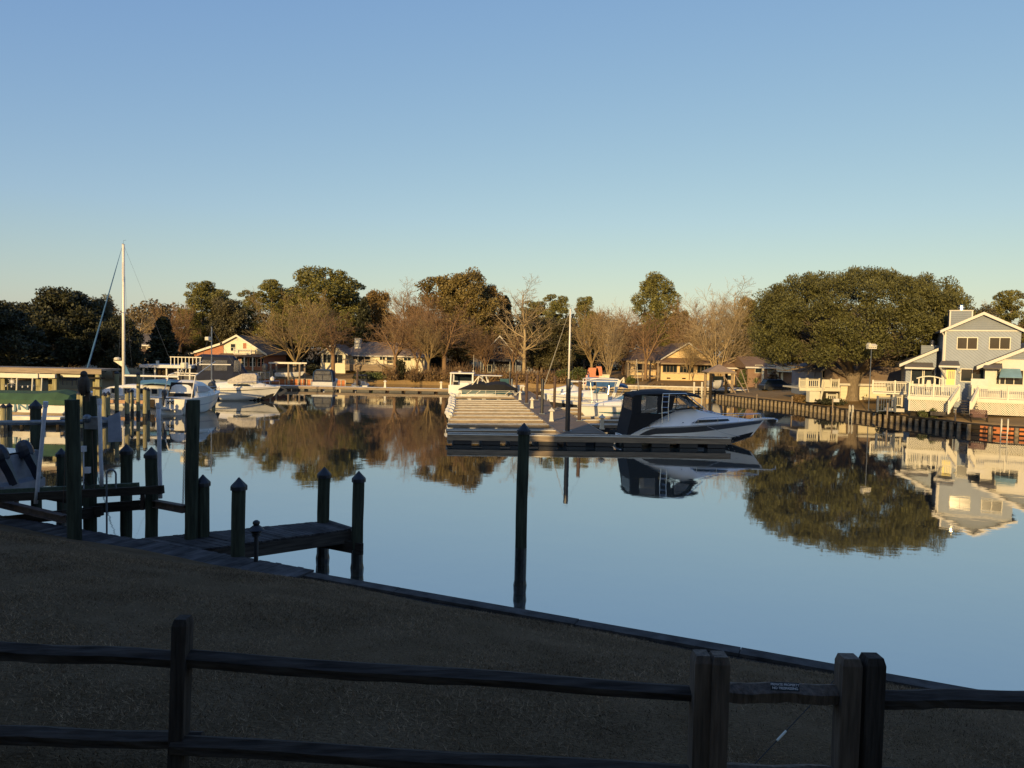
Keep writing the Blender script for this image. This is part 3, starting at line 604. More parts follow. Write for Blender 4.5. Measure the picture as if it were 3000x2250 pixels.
# ------------------------------------------------------------------ boats
class Hull:
    def __init__(s, L, B, Fs, Fb, draft=.45, rake=1.3, full=2.4):
        s.L, s.B, s.Fs, s.Fb, s.dr, s.rk, s.full = L, B, Fs, Fb, draft, rake, full
    dip = 0
    def sheer(s, t): return s.Fs + (s.Fb - s.Fs) * t ** 1.5 - s.dip * max(0, 1 - t / .17) ** 1.3
    def half(s, t): return s.B / 2 * max(0, 1 - max(0, (t - .35) / .65) ** s.full) * (.92 + .08 * min(1, t * 4))
    def pt(s, t, u, side, off=0):
        e = max(0, (t - .4) / .6); b = s.half(t); zs = s.sheer(t); zc = .06 + zs * .5 * e ** 2; zk = -s.dr + (s.dr + s.Fb * .3) * e ** 3
        c = b * (.88 - .5 * e ** 1.4)
        if u < .35: f = u / .35; y, z = c * f, zk + (zc - zk) * f
        else: f = (u - .35) / .65; y, z = c + (b - c) * (f * .75 + .25 * f * f), zc + (zs - zc) * f
        zf = max(0, min(1, (z + s.dr) / (s.Fb + s.dr))); x = (s.L - s.rk) * t + s.rk * t ** 3 * zf
        return Vector((x, side * (y + off), z))
    def mesh(s, n=18):
        q = MB(); us = (0, .18, .35, .5, .67, .84, 1); rs = []
        for i in range(n + 1):
            t = i / n * .995; rs.append([s.pt(t, u, 1) for u in us][::-1] + [s.pt(t, u, -1) for u in us[1:]])
        q.rings(rs, closed=False); k = len(rs[0]); q.f.append(tuple(range(k))); return q
    def deck(s, t0=0, t1=.99, crown=.08, z=0, n=14, inset=.0):
        q = MB(); rs = []
        for i in range(n + 1):
            t = t0 + (t1 - t0) * i / n; a = s.pt(t, 1, 1); h = max(a.y - inset, .01)
            rs.append([(a.x, h * f, a.z + z + crown * (1 - f * f)) for f in (1, .5, 0, -.5, -1)])
        q.rings(rs, closed=False); return q
    def band(s, u0, u1, side, t0=.0, t1=.99, off=.012, n=22):
        f0 = u0 if callable(u0) else (lambda t: u0); f1 = u1 if callable(u1) else (lambda t: u1); q = MB(); rs = []
        for i in range(n + 1):
            t = t0 + (t1 - t0) * i / n; rs.append([s.pt(t, f0(t), side, -.02), s.pt(t, f0(t), side, off), s.pt(t, (f0(t) + f1(t)) / 2, side, off), s.pt(t, f1(t), side, off), s.pt(t, f1(t), side, -.02)])
        return q.rings(rs, closed=False)
    def rail(s, t0, t1, h, side=1, n=10, inset=.06, posts=True):
        q = MB(); P = []
        for i in range(n + 1):
            t = t0 + (t1 - t0) * i / n; p = s.pt(t, 1, side); P.append(Vector((p.x, p.y - side * min(inset, abs(p.y)), p.z + h * min(1, i / 1.2 + .05))))
            if posts and i % 3 == 1: q.tube([(P[-1].x, P[-1].y, p.z), P[-1]], .014, 5)
        q.tube(P, .017, 6); return q
def boat(name, label, stern, bow, cat='motor boat', group=None, z=0):
    s, b = Vector((stern[0], stern[1], 0)), Vector((bow[0], bow[1], 0)); d = b - s
    return thing(name, label, cat, (s.x, s.y, z), math.atan2(d.y, d.x), group), d.length
def cabin(h, secs, name, m, par, n=9, power=.5, smooth=True):      # secs: (x, halfwidth, zbase, ztop)
    q = MB(); rs = []
    for x, hw, z0, z1 in secs:
        r = []
        for j in range(n):
            f = -1 + 2 * j / (n - 1); y = hw * f; zz = z0 + (z1 - z0) * max(0, (1 - abs(f) ** 5)) ** power; r.append((x, y * (1 - .12 * (zz - z0) / max(.1, z1 - z0 + .01)), zz))
        rs.append(r)
    q.rings(rs, closed=False); k = n; base = 0
    q.f.append(tuple(range(k))[::-1]); q.f.append(tuple((len(rs) - 1) * k + j for j in range(k))); return q.build(name, m, par, smooth=smooth)
def outboard(par, x, y, z, sc=1.0, name='outboard_motor', tilt=0, m=None):
    q = MB(); T = Matrix.Rotation(tilt, 3, 'Y')
    def tr(p): v = T @ (Vector(p) * sc); return (v.x + x, v.y + y, v.z + z)
    q.rings([[tr((-.2 + .3 * k * math.cos(6.283 * j / 10), .22 * k * math.sin(6.283 * j / 10), zz)) for j in range(10)] for k, zz in ((.75, .2), (.98, .27), (1.05, .45), (1.0, .62), (.8, .78), (.4, .86))])
    o = q.build(name, m or M.engine, par)
    q = MB(); q.rings([[tr((a, b, zz)) for a, b in ((-.42, -.09 * k), (-.42, .09 * k), (-.12, .1 * k), (-.12, -.1 * k))] for k, zz in ((.5, -.75), (.7, -.3), (1.2, 0), (1.4, .25))]); l = q.build('drive_leg', M.engine, par); l.parent = o
    return o

# --- the big white express cruiser in front
H = Hull(9.9, 3.1, 1.06, 1.50, .5, 1.7, 2.2); H.dip = .62
bt, L = boat('express_cruiser', 'large white express cruiser with charcoal stripe and black canvas at the front finger pier', (6.9, 46.5), (16.3, 47.4), 'cabin cruiser')
bt.scale = (.955, 1, 1.06)
H.mesh(26).build('hull', M.gelbright, bt, smooth=True)
H.deck(0, .99, .05).build('deck', M.gelbright, bt, smooth=True)
for sd in (1, -1):
    H.band(lambda t: .26 + .47 * min(1, t / .22) ** .55 + .06 * t, lambda t: .50 + .455 * min(1, t / .22) ** .6, sd, .015, .985).build('hull_stripe', M.stripe, bt)
    H.band(.955, 1.0, sd, .12, .99, .03).build('rub_rail', M.gelgrey, bt)
    H.band(.05, .33, sd, .3, .985, .004).build('bottom_paint', M.black, bt)
    H.rail(.5, .97, .38, sd).build('bow_rail', M.steel, bt)
    q = MB(); a, b = 4.3, 7.0; zz = lambda x: 1.42 + .1 * (7.4 - x) / 3
    q.hexa([(a, sd * 1.26, 1.33), (b, sd * .98, 1.47), (b, sd * 1.0, 1.47), (a, sd * 1.29, 1.33), (a + .5, sd * 1.19, 1.52), (b - .1, sd * .93, 1.58), (b - .1, sd * .96, 1.58), (a + .5, sd * 1.23, 1.52)]) ; q.build('cabin_window', M.glass, bt)
    H.band(.99, 1.0, sd, .05, .3, .035).build('gunwale_cap', M.gelbright, bt)
cabin(H, [(1.6, 1.38, 1.0, 1.42), (2.3, 1.38, 1.04, 1.62), (3.3, 1.36, 1.08, 2.02), (4.1, 1.30, 1.12, 2.22), (5.0, 1.22, 1.16, 2.06), (6.2, 1.02, 1.24, 1.82), (7.4, .76, 1.32, 1.64), (8.6, .40, 1.40, 1.52), (9.3, .15, 1.44, 1.48)], 'cabin_top', M.gelbright, bt)
q = MB(); q.rings([[(x, -hw, z), (x, hw, z), (x, hw * .96, z + .05), (x, -hw * .96, z + .05)] for x, hw, z in ((-.45, 1.0, .2), (-.4, 1.2, .2), (.1, 1.3, .2))]); q.build('swim_platform', M.gelbright, bt)
q = MB(); q.rings([[(x, -.16 * k, z), (x, .16 * k, z), (x, .16 * k, z + .06), (x, -.16 * k, z + .06)] for x, k, z in ((9.0, 1.2, 1.49), (9.9, 1, 1.52), (10.5, .7, 1.54))]); q.build('bow_pulpit', M.gelbright, bt)
q = MB(); q.tube([(9.7, .1, 1.60), (10.3, 0, 1.58), (10.75, 0, 1.50), (10.7, 0, 1.36)], .03, 6); q.build('anchor', M.steel, bt)
# canvas enclosure
def wall(pts, th, nm, m, par=bt): q = MB(); q.prism(pts, th); return q.build(nm, m, par)
for sd in (-1, 1):
    Y = 1.36 * sd; th = (0, -.03 * sd, 0)
    wall([(.02, Y, .42), (.75, Y, .70), (1.6, Y, 1.30), (2.35, Y, 1.66), (2.35, Y, 1.86), (.35, Y, 1.90)], th, 'lower_curtain', M.black)
    wall([(.35, Y, 1.903), (.62, Y, 1.903), (.62, Y * .94, 2.93), (.55, Y * .94, 2.93)], th, 'curtain_strip', M.black)
    wall([(.62, Y, 1.903), (.95, Y, 1.903), (1.0, Y * .94, 2.9), (.62, Y * .94, 2.93)], th, 'corner_curtain', M.black)
    wall([(.98, Y, 1.903), (2.0, Y, 1.90), (2.05, Y * .94, 2.88), (1.03, Y * .94, 2.9)], th, 'side_window', M.vinyl)
    wall([(2.0, Y, 1.863), (3.0, Y, 2.1), (3.2, Y * .94, 2.93), (2.05, Y * .94, 2.9)], th, 'side_curtain', M.black)
    wall([(2.35, Y, 1.665), (3.2, Y * .985, 2.02), (2.36, Y, 1.86)], th, 'coaming_curtain', M.black)
    wall([(3.24, Y * .97, 2.16), (4.35, Y * .9, 2.30), (4.0, Y * .88, 2.7), (3.32, Y * .92, 2.92)], th, 'wing_window', M.vinyl)
    q = MB(); q.tube([(2.35, sd * 1.42, 1.3), (2.30, sd * 1.40, 2.2), (2.36, sd * 1.32, 3.02), (3.9, sd * 1.25, 3.06), (5.3, sd * 1.0, 2.16)], .028, 7); q.tube([(2.75, sd * 1.42, 1.4), (2.72, sd * 1.40, 2.2), (2.78, sd * 1.32, 3.0)], .026, 7)
    for z in (1.62, 1.92, 2.24, 2.56, 2.86): q.tube([(2.31, sd * 1.41, z), (2.74, sd * 1.41, z)], .018, 6)
    q.build('ladder_arch', M.steel, bt)
    q = MB(); q.bar((3.1, sd * 1.31, 2.10), (4.95, sd * 1.06, 2.24), .05, .07); q.bar((4.95, sd * 1.06, 2.2), (3.9, sd * 1.18, 2.95), .05, .05); q.bar((3.25, sd * 1.28, 2.12), (3.3, sd * 1.24, 2.95), .05, .04); q.build('windscreen_frame', M.black, bt)
q = MB(); q.hexa([(4.98, -1.06, 2.2), (5.0, -1.06, 2.2), (5.0, 1.06, 2.2), (4.98, 1.06, 2.2), (3.95, -1.12, 2.9), (3.97, -1.12, 2.9), (3.97, 1.12, 2.9), (3.95, 1.12, 2.9)]); q.build('windscreen', M.glass, bt)
q = MB(); q.prism([(.425, -1.1, 1.95), (.425, .9, 1.95), (.47, .9, 2.75), (.47, -1.05, 2.75)], (-.05, 0, 0)); q.build('aft_window', M.vinyl, bt)
wall([(.02, -1.33, .42), (.02, 1.33, .42), (.36, 1.34, 1.9), (.36, -1.34, 1.9)], (.03, 0, 0), 'aft_lower_curtain', M.black)
wall([(.36, -1.33, 1.905), (.36, 1.33, 1.905), (.50, 1.26, 2.9), (.50, -1.26, 2.9)], (.03, 0, 0), 'aft_curtain', M.black)
q = MB(); rs = []
for x, z, hw in ((.38, 2.86, 1.27), (.7, 2.99, 1.32), (1.5, 3.06, 1.34), (2.6, 3.09, 1.33), (3.8, 3.07, 1.28), (4.6, 2.98, 1.2), (5.0, 2.88, 1.1)):
    rs.append([(x, -hw, z - .05), (x, -hw * .6, z + .05), (x, 0, z + .09), (x, hw * .6, z + .05), (x, hw, z - .05), (x, hw, z - .12), (x, 0, z - .02), (x, -hw, z - .12)])
q.rings(rs); q.build('bimini_top', M.black, bt, smooth=False)
q = MB(); q.tube([(5.2, -.9, 2.02), (6.6, -.55, 1.80)], .02, 6); q.tube([(5.2, -.45, 2.10), (6.6, -.3, 1.84)], .02, 6)
for f in (.1, .35, .6, .85): q.tube([(5.2 + 1.4 * f, -.9 + .35 * f, 2.02 - .22 * f), (5.2 + 1.4 * f, -.45 + .15 * f, 2.10 - .26 * f)], .015, 5)
q.build('deck_grab_rail', M.steel, bt)
q = MB(); q.tube([(5.3, -1.48, 1.18), (6.4, -1.62, .8), (7.4, -1.7, .62)], .012, 5); q.build('mooring_line', M.gelgrey, bt)
q = MB(); q._lathe([(.05, 0), (.05, .03)], (3.75, -1.34, 1.36), 10); q.build('vent', M.black, bt)

# --- white cruiser moored bow to the walkway, behind
H = Hull(8.2, 2.7, 1.62, 1.40, .4, 1.5, 2.2); bt, L = boat('cabin_cruiser', 'white cabin cruiser with teal stripe, bow pointing to the walkway', (13.2, 60.4), (5.05, 58.8), 'cabin cruiser')
H.mesh().build('hull', M.gel, bt, smooth=True); H.deck(0, .99, .1).build('deck', M.gel, bt, smooth=True)
for sd in (1, -1):
    H.band(lambda t: .655 - .1 * max(0, t - .6), lambda t: .80 - .42 * max(0, t - .55), sd, .0, .86).build('hull_stripe', M.teal, bt); H.band(.93, 1, sd, 0, .99, .025).build('rub_rail', M.gelgrey, bt); H.rail(.45, .96, .4, sd).build('bow_rail', M.steel, bt)
    q = MB(); q._lathe([(.16, -.01), (.16, .02)], (0, 0, 0), 10); o = q.build('porthole', M.black, bt); o.rotation_euler = (R(90), 0, 0); o.location = (3.6, sd * 1.30, .72); o.scale = (1.6, .6, 1)
cabin(H, [(1.2, 1.2, 1.5, 2.0), (3.0, 1.2, 1.5, 2.1), (4.4, 1.1, 1.45, 2.0), (5.6, .85, 1.4, 1.8), (7.0, .4, 1.35, 1.5)], 'cabin_top', M.gel, bt)
q = MB(); q.hexa([(3.0, -1.14, 2.0), (4.7, -.9, 1.95), (4.7, .9, 1.95), (3.0, 1.14, 2.0), (2.8, -1.0, 2.6), (3.2, -.8, 2.62), (3.2, .8, 2.62), (2.8, 1.0, 2.6)]); q.build('windscreen', M.tealglass, bt)
q = MB(); q.tube([(2.8, -1.02, 2.62), (3.25, -.8, 2.64), (3.25, .8, 2.64), (2.8, 1.02, 2.62)], .03, 6); q.tube([(4.7, -.92, 1.96), (3.25, -.8, 2.64)], .03, 6); q.tube([(4.7, .92, 1.96), (3.25, .8, 2.64)], .03, 6); q.build('windscreen_frame', M.gel, bt)
q = MB(); q.tube([(3.3, .9, 2.1), (3.6, .9, 5.2)], .018, 5); q.build('antenna', M.white, bt)
q = MB(); q.rings([[(x, -1.25, 2.15), (x, 1.25, 2.15), (x, 1.2, z), (x, -1.2, z)] for x, z in ((-.1, 2.3), (.8, 2.8), (2.6, 2.7))]); q.build('aft_cover', M.navy, bt)
# --- dark hulled centre console
H = Hull(8.6, 2.6, .85, 1.3, .4, 1.2, 2.3); M.darkhull = mat('dark_boat_hull', (.03, .032, .036), .3, var=.1); bt, L = boat('fishing_boat', 'dark grey hulled fishing boat with T-top moored beyond the white cruiser', (11.6, 69.6), (3.35, 67.6), 'fishing boat')
H.mesh().build('hull', M.darkhull, bt, smooth=True); H.deck(0, .99, .05).build('deck', M.gel, bt, smooth=True)
for sd in (1, -1): H.band(.8, 1.02, sd, 0, .99, .03).build('gunwale', M.gel, bt); H.rail(.55, .96, .3, sd).build('bow_rail', M.steel, bt)
q = MB(); q.ab(2.9, 4.0, -.5, .5, 1.0, 1.9); q.build('console', M.gel, bt)
q = MB(); q.hexa([(3.9, -.5, 1.9), (4.05, -.5, 1.9), (4.05, .5, 1.9), (3.9, .5, 1.9), (3.6, -.42, 2.4), (3.65, -.42, 2.4), (3.65, .42, 2.4), (3.6, .42, 2.4)]); q.build('windscreen', M.tealglass, bt)
q = MB(); q.ab(2.0, 4.6, -1.05, 1.05, 3.0, 3.09); q.build('t_top', M.gel, bt)
q = MB()
for x, y in ((2.5, -.6), (2.5, .6), (4.0, -.6), (4.0, .6)): q.tube([(x, y, 1.0), (x + (.2 if x > 3 else -.2), y * 1.3, 3.0)], .03, 6)
q.build('top_frame', M.steel, bt)
outboard(bt, -.1, -.35, .75, 1.1); outboard(bt, -.1, .35, .75, 1.1)
# --- boats with blue canvas, further up
H = Hull(8.5, 2.8, 1.0, 1.45, .4, 1.3, 2.3); bt, L = boat('walkaround_boat', 'white boat with a dark blue canvas hardtop skirt behind the fishing boat', (12.3, 75.2), (4.0, 73.4), 'motor boat')
H.mesh().build('hull', M.gel, bt, smooth=True); H.deck(0, .99, .08).build('deck', M.gel, bt, smooth=True)
cabin(H, [(3.0, 1.0, 1.1, 1.7), (4.4, 1.0, 1.15, 1.95), (5.8, .8, 1.2, 1.8), (7.2, .4, 1.3, 1.5)], 'cabin_top', M.gel, bt)
q = MB(); q.rings([[(x, -hw, z), (x, hw, z), (x, hw, z + .1), (x, -hw, z + .1)] for x, hw, z in ((2.0, 1.2, 3.0), (4.3, 1.2, 3.05), (4.9, 1.0, 2.98))]); q.build('hardtop', M.gel, bt)
for sd in (-1, 1): q = MB(); q.prism([(2.0, sd * 1.19, 2.3), (4.3, sd * 1.19, 2.3), (4.4, sd * 1.19, 2.99), (2.0, sd * 1.19, 2.99)], (0, -.03 * sd, 0)); q.build('side_canvas', M.bluecanvas, bt); q = MB(); q.bar((2.6, sd * 1.15, 1.2), (1.9, sd * 1.2, 3.0), .3, .06, up=(0, 1, 0)); q.build('arch_leg', M.gel, bt)
q = MB(); q.prism([(4.6, -1.1, 2.3), (4.6, 1.1, 2.3), (4.5, 1.1, 2.95), (4.5, -1.1, 2.95)], (.03, 0, 0)); q.build('front_canvas', M.bluecanvas, bt)
H = Hull(7.0, 2.5, .8, 1.15, .35, 1.1, 2.3); bt, L = boat('bimini_boat', 'white runabout under a bright navy bimini, right of the other canvas boats', (13.4, 79.5), (6.6, 79.0), 'motor boat')
H.mesh().build('hull', M.gel, bt, smooth=True); H.deck(0, .99, .08).build('deck', M.gel, bt, smooth=True)
q = MB(); q.rings([[(x, -1.15, z), (x, -.6, z + .12), (x, .6, z + .12), (x, 1.15, z), (x, 1.12, z - .22), (x, -1.12, z - .22)] for x, z in ((1.2, 2.15), (1.5, 2.3), (2.8, 2.34), (3.1, 2.2))]); q.build('bimini_top', M.bluecanvas, bt)
q = MB()
for sd in (-1, 1): q.tube([(2.2, sd * 1.15, .95), (1.4, sd * 1.1, 2.2)], .02, 5); q.tube([(2.2, sd * 1.15, .95), (3.0, sd * 1.1, 2.2)], .02, 5)
q.build('bimini_frame', M.steel, bt)
q = MB(); q.rings([[(x, -hw, .9), (x, hw, .9), (x, hw * .8, z), (x, -hw * .8, z)] for x, hw, z in ((3.2, 1.0, 1.7), (4.2, .9, 1.35), (5.6, .5, 1.2))]); q.build('windscreen', M.tealglass, bt); outboard(bt, -.1, 0, .7)
H = Hull(7.4, 2.5, .9, 1.3, .4, 1.1, 2.3); bt, L = boat('motor_boat', 'white open boat with a windscreen arch at the far left of the right slips', (10.5, 86.6), (3.4, 85.5), 'motor boat')
H.mesh().build('hull', M.gel, bt, smooth=True); H.deck(0, .99, .08).build('deck', M.gel, bt, smooth=True)
cabin(H, [(2.6, .95, 1.0, 1.5), (3.6, .95, 1.0, 2.0), (4.6, .8, 1.05, 1.7), (6.4, .35, 1.1, 1.3)], 'cabin_top', M.gel, bt)
q = MB(); q.tube([(1.8, -1.1, 1.0), (2.0, -1.0, 2.6), (2.0, 1.0, 2.6), (1.8, 1.1, 1.0)], .06, 6); q.build('radar_arch', M.gel, bt); outboard(bt, -.1, 0, .7, 1.1)
q = MB(); q.hexa([(3.9, -.8, 1.9), (4.0, -.8, 1.9), (4.0, .8, 1.9), (3.9, .8, 1.9), (3.3, -.7, 2.4), (3.36, -.7, 2.4), (3.36, .7, 2.4), (3.3, .7, 2.4)]); q.build('windscreen', M.tealglass, bt)
# --- sailing boat with the bare white mast in the slips
def sailboat(name, label, stern, bow, L, B, mastx, zt, furl, fm, r=.09, boomz=2.6, boomL=3.5, spread=.6):
    H = Hull(L, B, .9, 1.25, .6, 1.3, 2.0); bt, l = boat(name, label, stern, bow, 'sailing boat')
    H.mesh().build('hull', M.gel, bt, smooth=True); H.deck(0, .99, .1).build('deck', M.gel, bt, smooth=True)
    q = MB(); q.rings([[(x, -hw, .95), (x, hw, .95), (x, hw * .85, z), (x, -hw * .85, z)] for x, hw, z in ((L * .28, B * .32, 1.45), (L * .5, B * .33, 1.6), (L * .68, B * .24, 1.5), (L * .76, B * .12, 1.25))]); q.build('cabin_trunk', M.gel, bt)
    q = MB(); q.tube([(mastx, 0, 1.2), (mastx, 0, zt)], [r, r * .85], 10); ms = q.build('mast', M.alu, bt, smooth=True)
    q = MB(); q.tube([(mastx, -.2, zt), (mastx, .2, zt)], .03, 5); q.tube([(mastx, 0, zt), (mastx, 0, zt + .3), (mastx - .25, 0, zt + .35)], .012, 4); q.build('masthead_vane', M.galv, bt).parent = ms
    q = MB(); q.tube([(mastx, -spread, zt * .58), (mastx, spread, zt * .58)], .03, 6); q.build('spreader', M.alu, bt).parent = ms
    q = MB(); q.tube([(mastx - .1, 0, boomz), (mastx - boomL, 0, boomz - .02)], .085, 8); q.build('boom', M.alu, bt)
    a, b = Vector((L - .1, 0, 1.3)), Vector((mastx + .08, 0, zt - .15)); q = MB(); q.tube([a, a.lerp(b, .1), a.lerp(b, .3), a.lerp(b, .8), a.lerp(b, .93), b], [.015, furl, furl * 1.1, furl * .55, .02, .012], 7); q.build('furled_jib', fm, bt)
    q = MB(); q.tube([(.1, 0, .95), (mastx, 0, zt)], .008, 4); q.build('backstay', M.galv, bt)
    for sd in (-1, 1): q = MB(); q.tube([(mastx - .2, sd * B * .47, 1.0), (mastx - .05, sd * spread, zt * .58), (mastx, 0, zt - .3)], .007, 4); q.build('shroud', M.galv, bt)
    return bt
p = at(1664, 1100, 77.5)
sailboat('sloop', 'white sloop with tall bare mast rising behind the black dock pile', (p.x + 5.2, 78.6), (p.x - 2.9, 77.0), 8.2, 2.6, 5.2, 10.2, .05, mat('grey_sail_cover', (.25, .23, .18), .8), r=.10)
# --- boats beyond the left fingers
H = Hull(6.8, 2.5, .75, .95, .35, .9, 2.6); x0 = at(1345, 1150, 84.5).x; bt, L = boat('covered_cabin_boat', 'white boat wrapped in a black cover at the head of the finger piers', (x0, 84.3), (x0 + 6.8, 84.3), 'motor boat')
H.mesh().build('hull', M.gel, bt, smooth=True)
q = MB(); rs = []
for x, hw, z in ((.0, 1.1, 1.25), (.7, 1.2, 1.55), (1.5, 1.2, 1.9), (2.4, 1.15, 2.2), (3.2, 1.15, 2.0), (4.2, 1.15, 2.2), (5.2, 1.05, 2.15), (6.0, .8, 1.7), (6.7, .3, 1.35)): rs.append([(x, -hw, 1.12), (x, -hw * .92, 1.12 + (z - 1.12) * .7), (x, 0, z), (x, hw * .92, 1.12 + (z - 1.12) * .7), (x, hw, 1.12)])
q.rings(rs); q.build('boat_cover', M.black, bt)
for sd in (-1, 1):
    q = MB(); q.hexa([(.4, sd * 1.2, .72), (6.0, sd * .95, .84), (6.0, sd * 1.0, .84), (.4, sd * 1.26, .72), (.4, sd * 1.16, 1.13), (5.9, sd * .85, 1.13), (5.9, sd * .9, 1.13), (.4, sd * 1.22, 1.13)]); q.build('side_panel', M.tealglass, bt)
    q = MB()
    for x in (.15, .9, 1.9, 3.1, 4.2, 5.2): q.bar((x, sd * 1.28, .7), (x + (.6 if x in (.9, 1.9, 5.2) else 0), sd * (1.28 - .03 * x), 1.16), .05, .07)
    q.tube([(.1, sd * 1.29, .95), (6.3, sd * 1.08, 1.02)], .025, 5); q.tube([(.1, sd * 1.29, 1.16), (6.3, sd * 1.05, 1.18)], .025, 5); q.build('side_rail', M.white, bt)
q = MB(); q.bar((1.5, -.6, 1.7), (2.3, -.9, 2.75), .16, .1); q.bar((2.3, -.9, 2.75), (3.1, -.6, 2.0), .16, .1); q.bar((2.1, -1.0, 1.9), (2.3, -.95, 2.8), .14, .1); q.build('tower_arch', M.white, bt)
x0 = at(1353, 1140, 92.5).x; bt = thing('pilothouse_boat', 'white pilothouse boat seen stern on, left of the black covered boat', 'motor boat', (x0, 91, 0), R(90))
H = Hull(8, 3.3, 1.0, 1.5, .4, 1.2, 2.5); H.mesh().build('hull', M.gel, bt, smooth=True); H.deck(0, .99, .05).build('deck', M.gel, bt)
q = MB(); q.ab(-.05, .06, -1.55, 1.55, .3, 1.35); q.build('transom', M.gel, bt)
q = MB(); q.bar((1.0, -1.4, 1.0), (1.2, -1.35, 2.75), .16, .2); q.bar((1.0, 1.4, 1.0), (1.2, 1.35, 2.75), .16, .2); q.ab(1.0, 4.2, -1.5, 1.5, 2.7, 2.84); q.build('hardtop', M.gel, bt)
q = MB(); q.ab(3.4, 4.0, -1.3, 1.3, 1.0, 2.69); q.build('pilothouse', M.gelgrey, bt)
q = MB(); q.ab(3.36, 3.395, -1.1, 1.1, 1.75, 2.6); q.build('windscreen', M.glass, bt)
q = MB(); q.ab(.6, 1.4, -.9, .2, 1.0, 1.65); q.build('helm_seat', M.gel, bt); q = MB(); q.ab(.5, 1.2, .45, 1.0, 1.0, 1.7); q.build('console', M.black, bt)
q = MB(); q.tube([(1.4, -1.4, 2.8), (1.4, -1.42, 5.1)], .02, 5); q.ball((1.4, -1.4, 3.05), .12); q.build('antenna', M.white, bt); q = MB(); q._lathe([(.2, 0), (.22, .1), (.15, .2)], (2, .3, 2.85)); q.build('radar_dome', M.white, bt)
x0 = at(1445, 1130, 95).x; bt = thing('t_top_boat', 'white centre console boat with flat T-top behind the black covered boat', 'motor boat', (x0 - 3.3, 95.5, 0), R(-3))
H = Hull(7.2, 2.5, .9, 1.3, .4, 1.1, 2.3); H.mesh().build('hull', M.gel, bt, smooth=True); H.deck(0, .99, .05).build('deck', M.gel, bt)
q = MB(); q.ab(.6, 4.4, -1.1, 1.1, 2.42, 2.5); q.build('t_top', M.gel, bt); q = MB()
for x, y in ((1.5, -.7), (1.5, .7), (2.8, -.7), (2.8, .7), (2.2, -.7)): q.bar((x, y, .9), (x + (.5 if x < 2 else -.4), y * 1.2, 2.42), .12, .1)
q.build('top_frame', M.gel, bt); q = MB(); q.ab(4.2, 5.4, -.6, .6, 1.0, 2.1); q.build('console', M.hedge if False else M.tealglass, bt); outboard(bt, -.1, 0, .8)
# --- two boats behind the far walkway
x0 = at(950, 1130, 100.5).x; bt = thing('cuddy_cruiser', 'shaded blue white cruiser with tall clear canvas, stern to the far walkway', 'motor boat', (x0, 99.2, 0), R(92))
H = Hull(7.5, 3.0, .95, 1.4, .4, 1.2, 2.4); H.mesh().build('hull', M.gel, bt, smooth=True); H.deck(0, .99, .05).build('deck', M.gel, bt)
q = MB(); q.rings([[(x, -hw, 1.0), (x, hw, 1.0), (x, hw * .9, z), (x, hw * .6, z + .3), (x, -hw * .6, z + .3), (x, -hw * .9, z)] for x, hw, z in ((.5, 1.35, 2.3), (2.4, 1.35, 2.35), (3.6, 1.1, 1.6))]); q.build('canvas_enclosure', M.navy, bt)
q = MB(); q.ab(.46, .495, -1.1, -.05, 1.2, 1.9); q.ab(.46, .495, .05, 1.1, 1.2, 1.9); q.build('aft_window', M.vinyl, bt); q = MB(); q.ab(-.04, .05, -1.4, 1.4, .1, 1.0); q.build('transom', M.gelgrey, bt)
q = MB(); q.ab(.42, .455, -.95, .95, 2.0, 2.4); q.build('upper_window', M.vinyl, bt); q = MB(); q.tube([(.45, -1.35, 1), (.47, -1.2, 2.3), (.47, -.8, 2.62), (.47, .8, 2.62), (.47, 1.2, 2.3), (.45, 1.35, 1)], .03, 5); q.build('canvas_frame', M.bluecanvas, bt)
x0 = at(1057, 1130, 100.5).x; bt = thing('runabout', 'small white runabout with raised canopy behind the far walkway, right of the shaded cruiser', 'motor boat', (x0, 99.6, 0), R(97))
H = Hull(5.5, 2.3, .6, .95, .35, .9, 2.3); H.mesh().build('hull', M.gel, bt, smooth=True); H.deck(0, .99, .05).build('deck', M.gel, bt)
q = MB(); q.rings([[(x, -.9, .7), (x, .9, .7), (x, .8, z), (x, -.8, z)] for x, z in ((.6, 1.25), (2.6, 1.4), (3.4, .9))]); q.build('windscreen', M.vinyl, bt)
q = MB(); q.tube([(1, -.95, .7), (.8, -.8, 1.9), (.8, .8, 1.9), (1, .95, .7)], .03, 5); q.ab(.6, 2.2, -.85, .85, 1.9, 2.0); q.build('canopy', M.navy, bt); outboard(bt, -.1, 0, .5, .9)
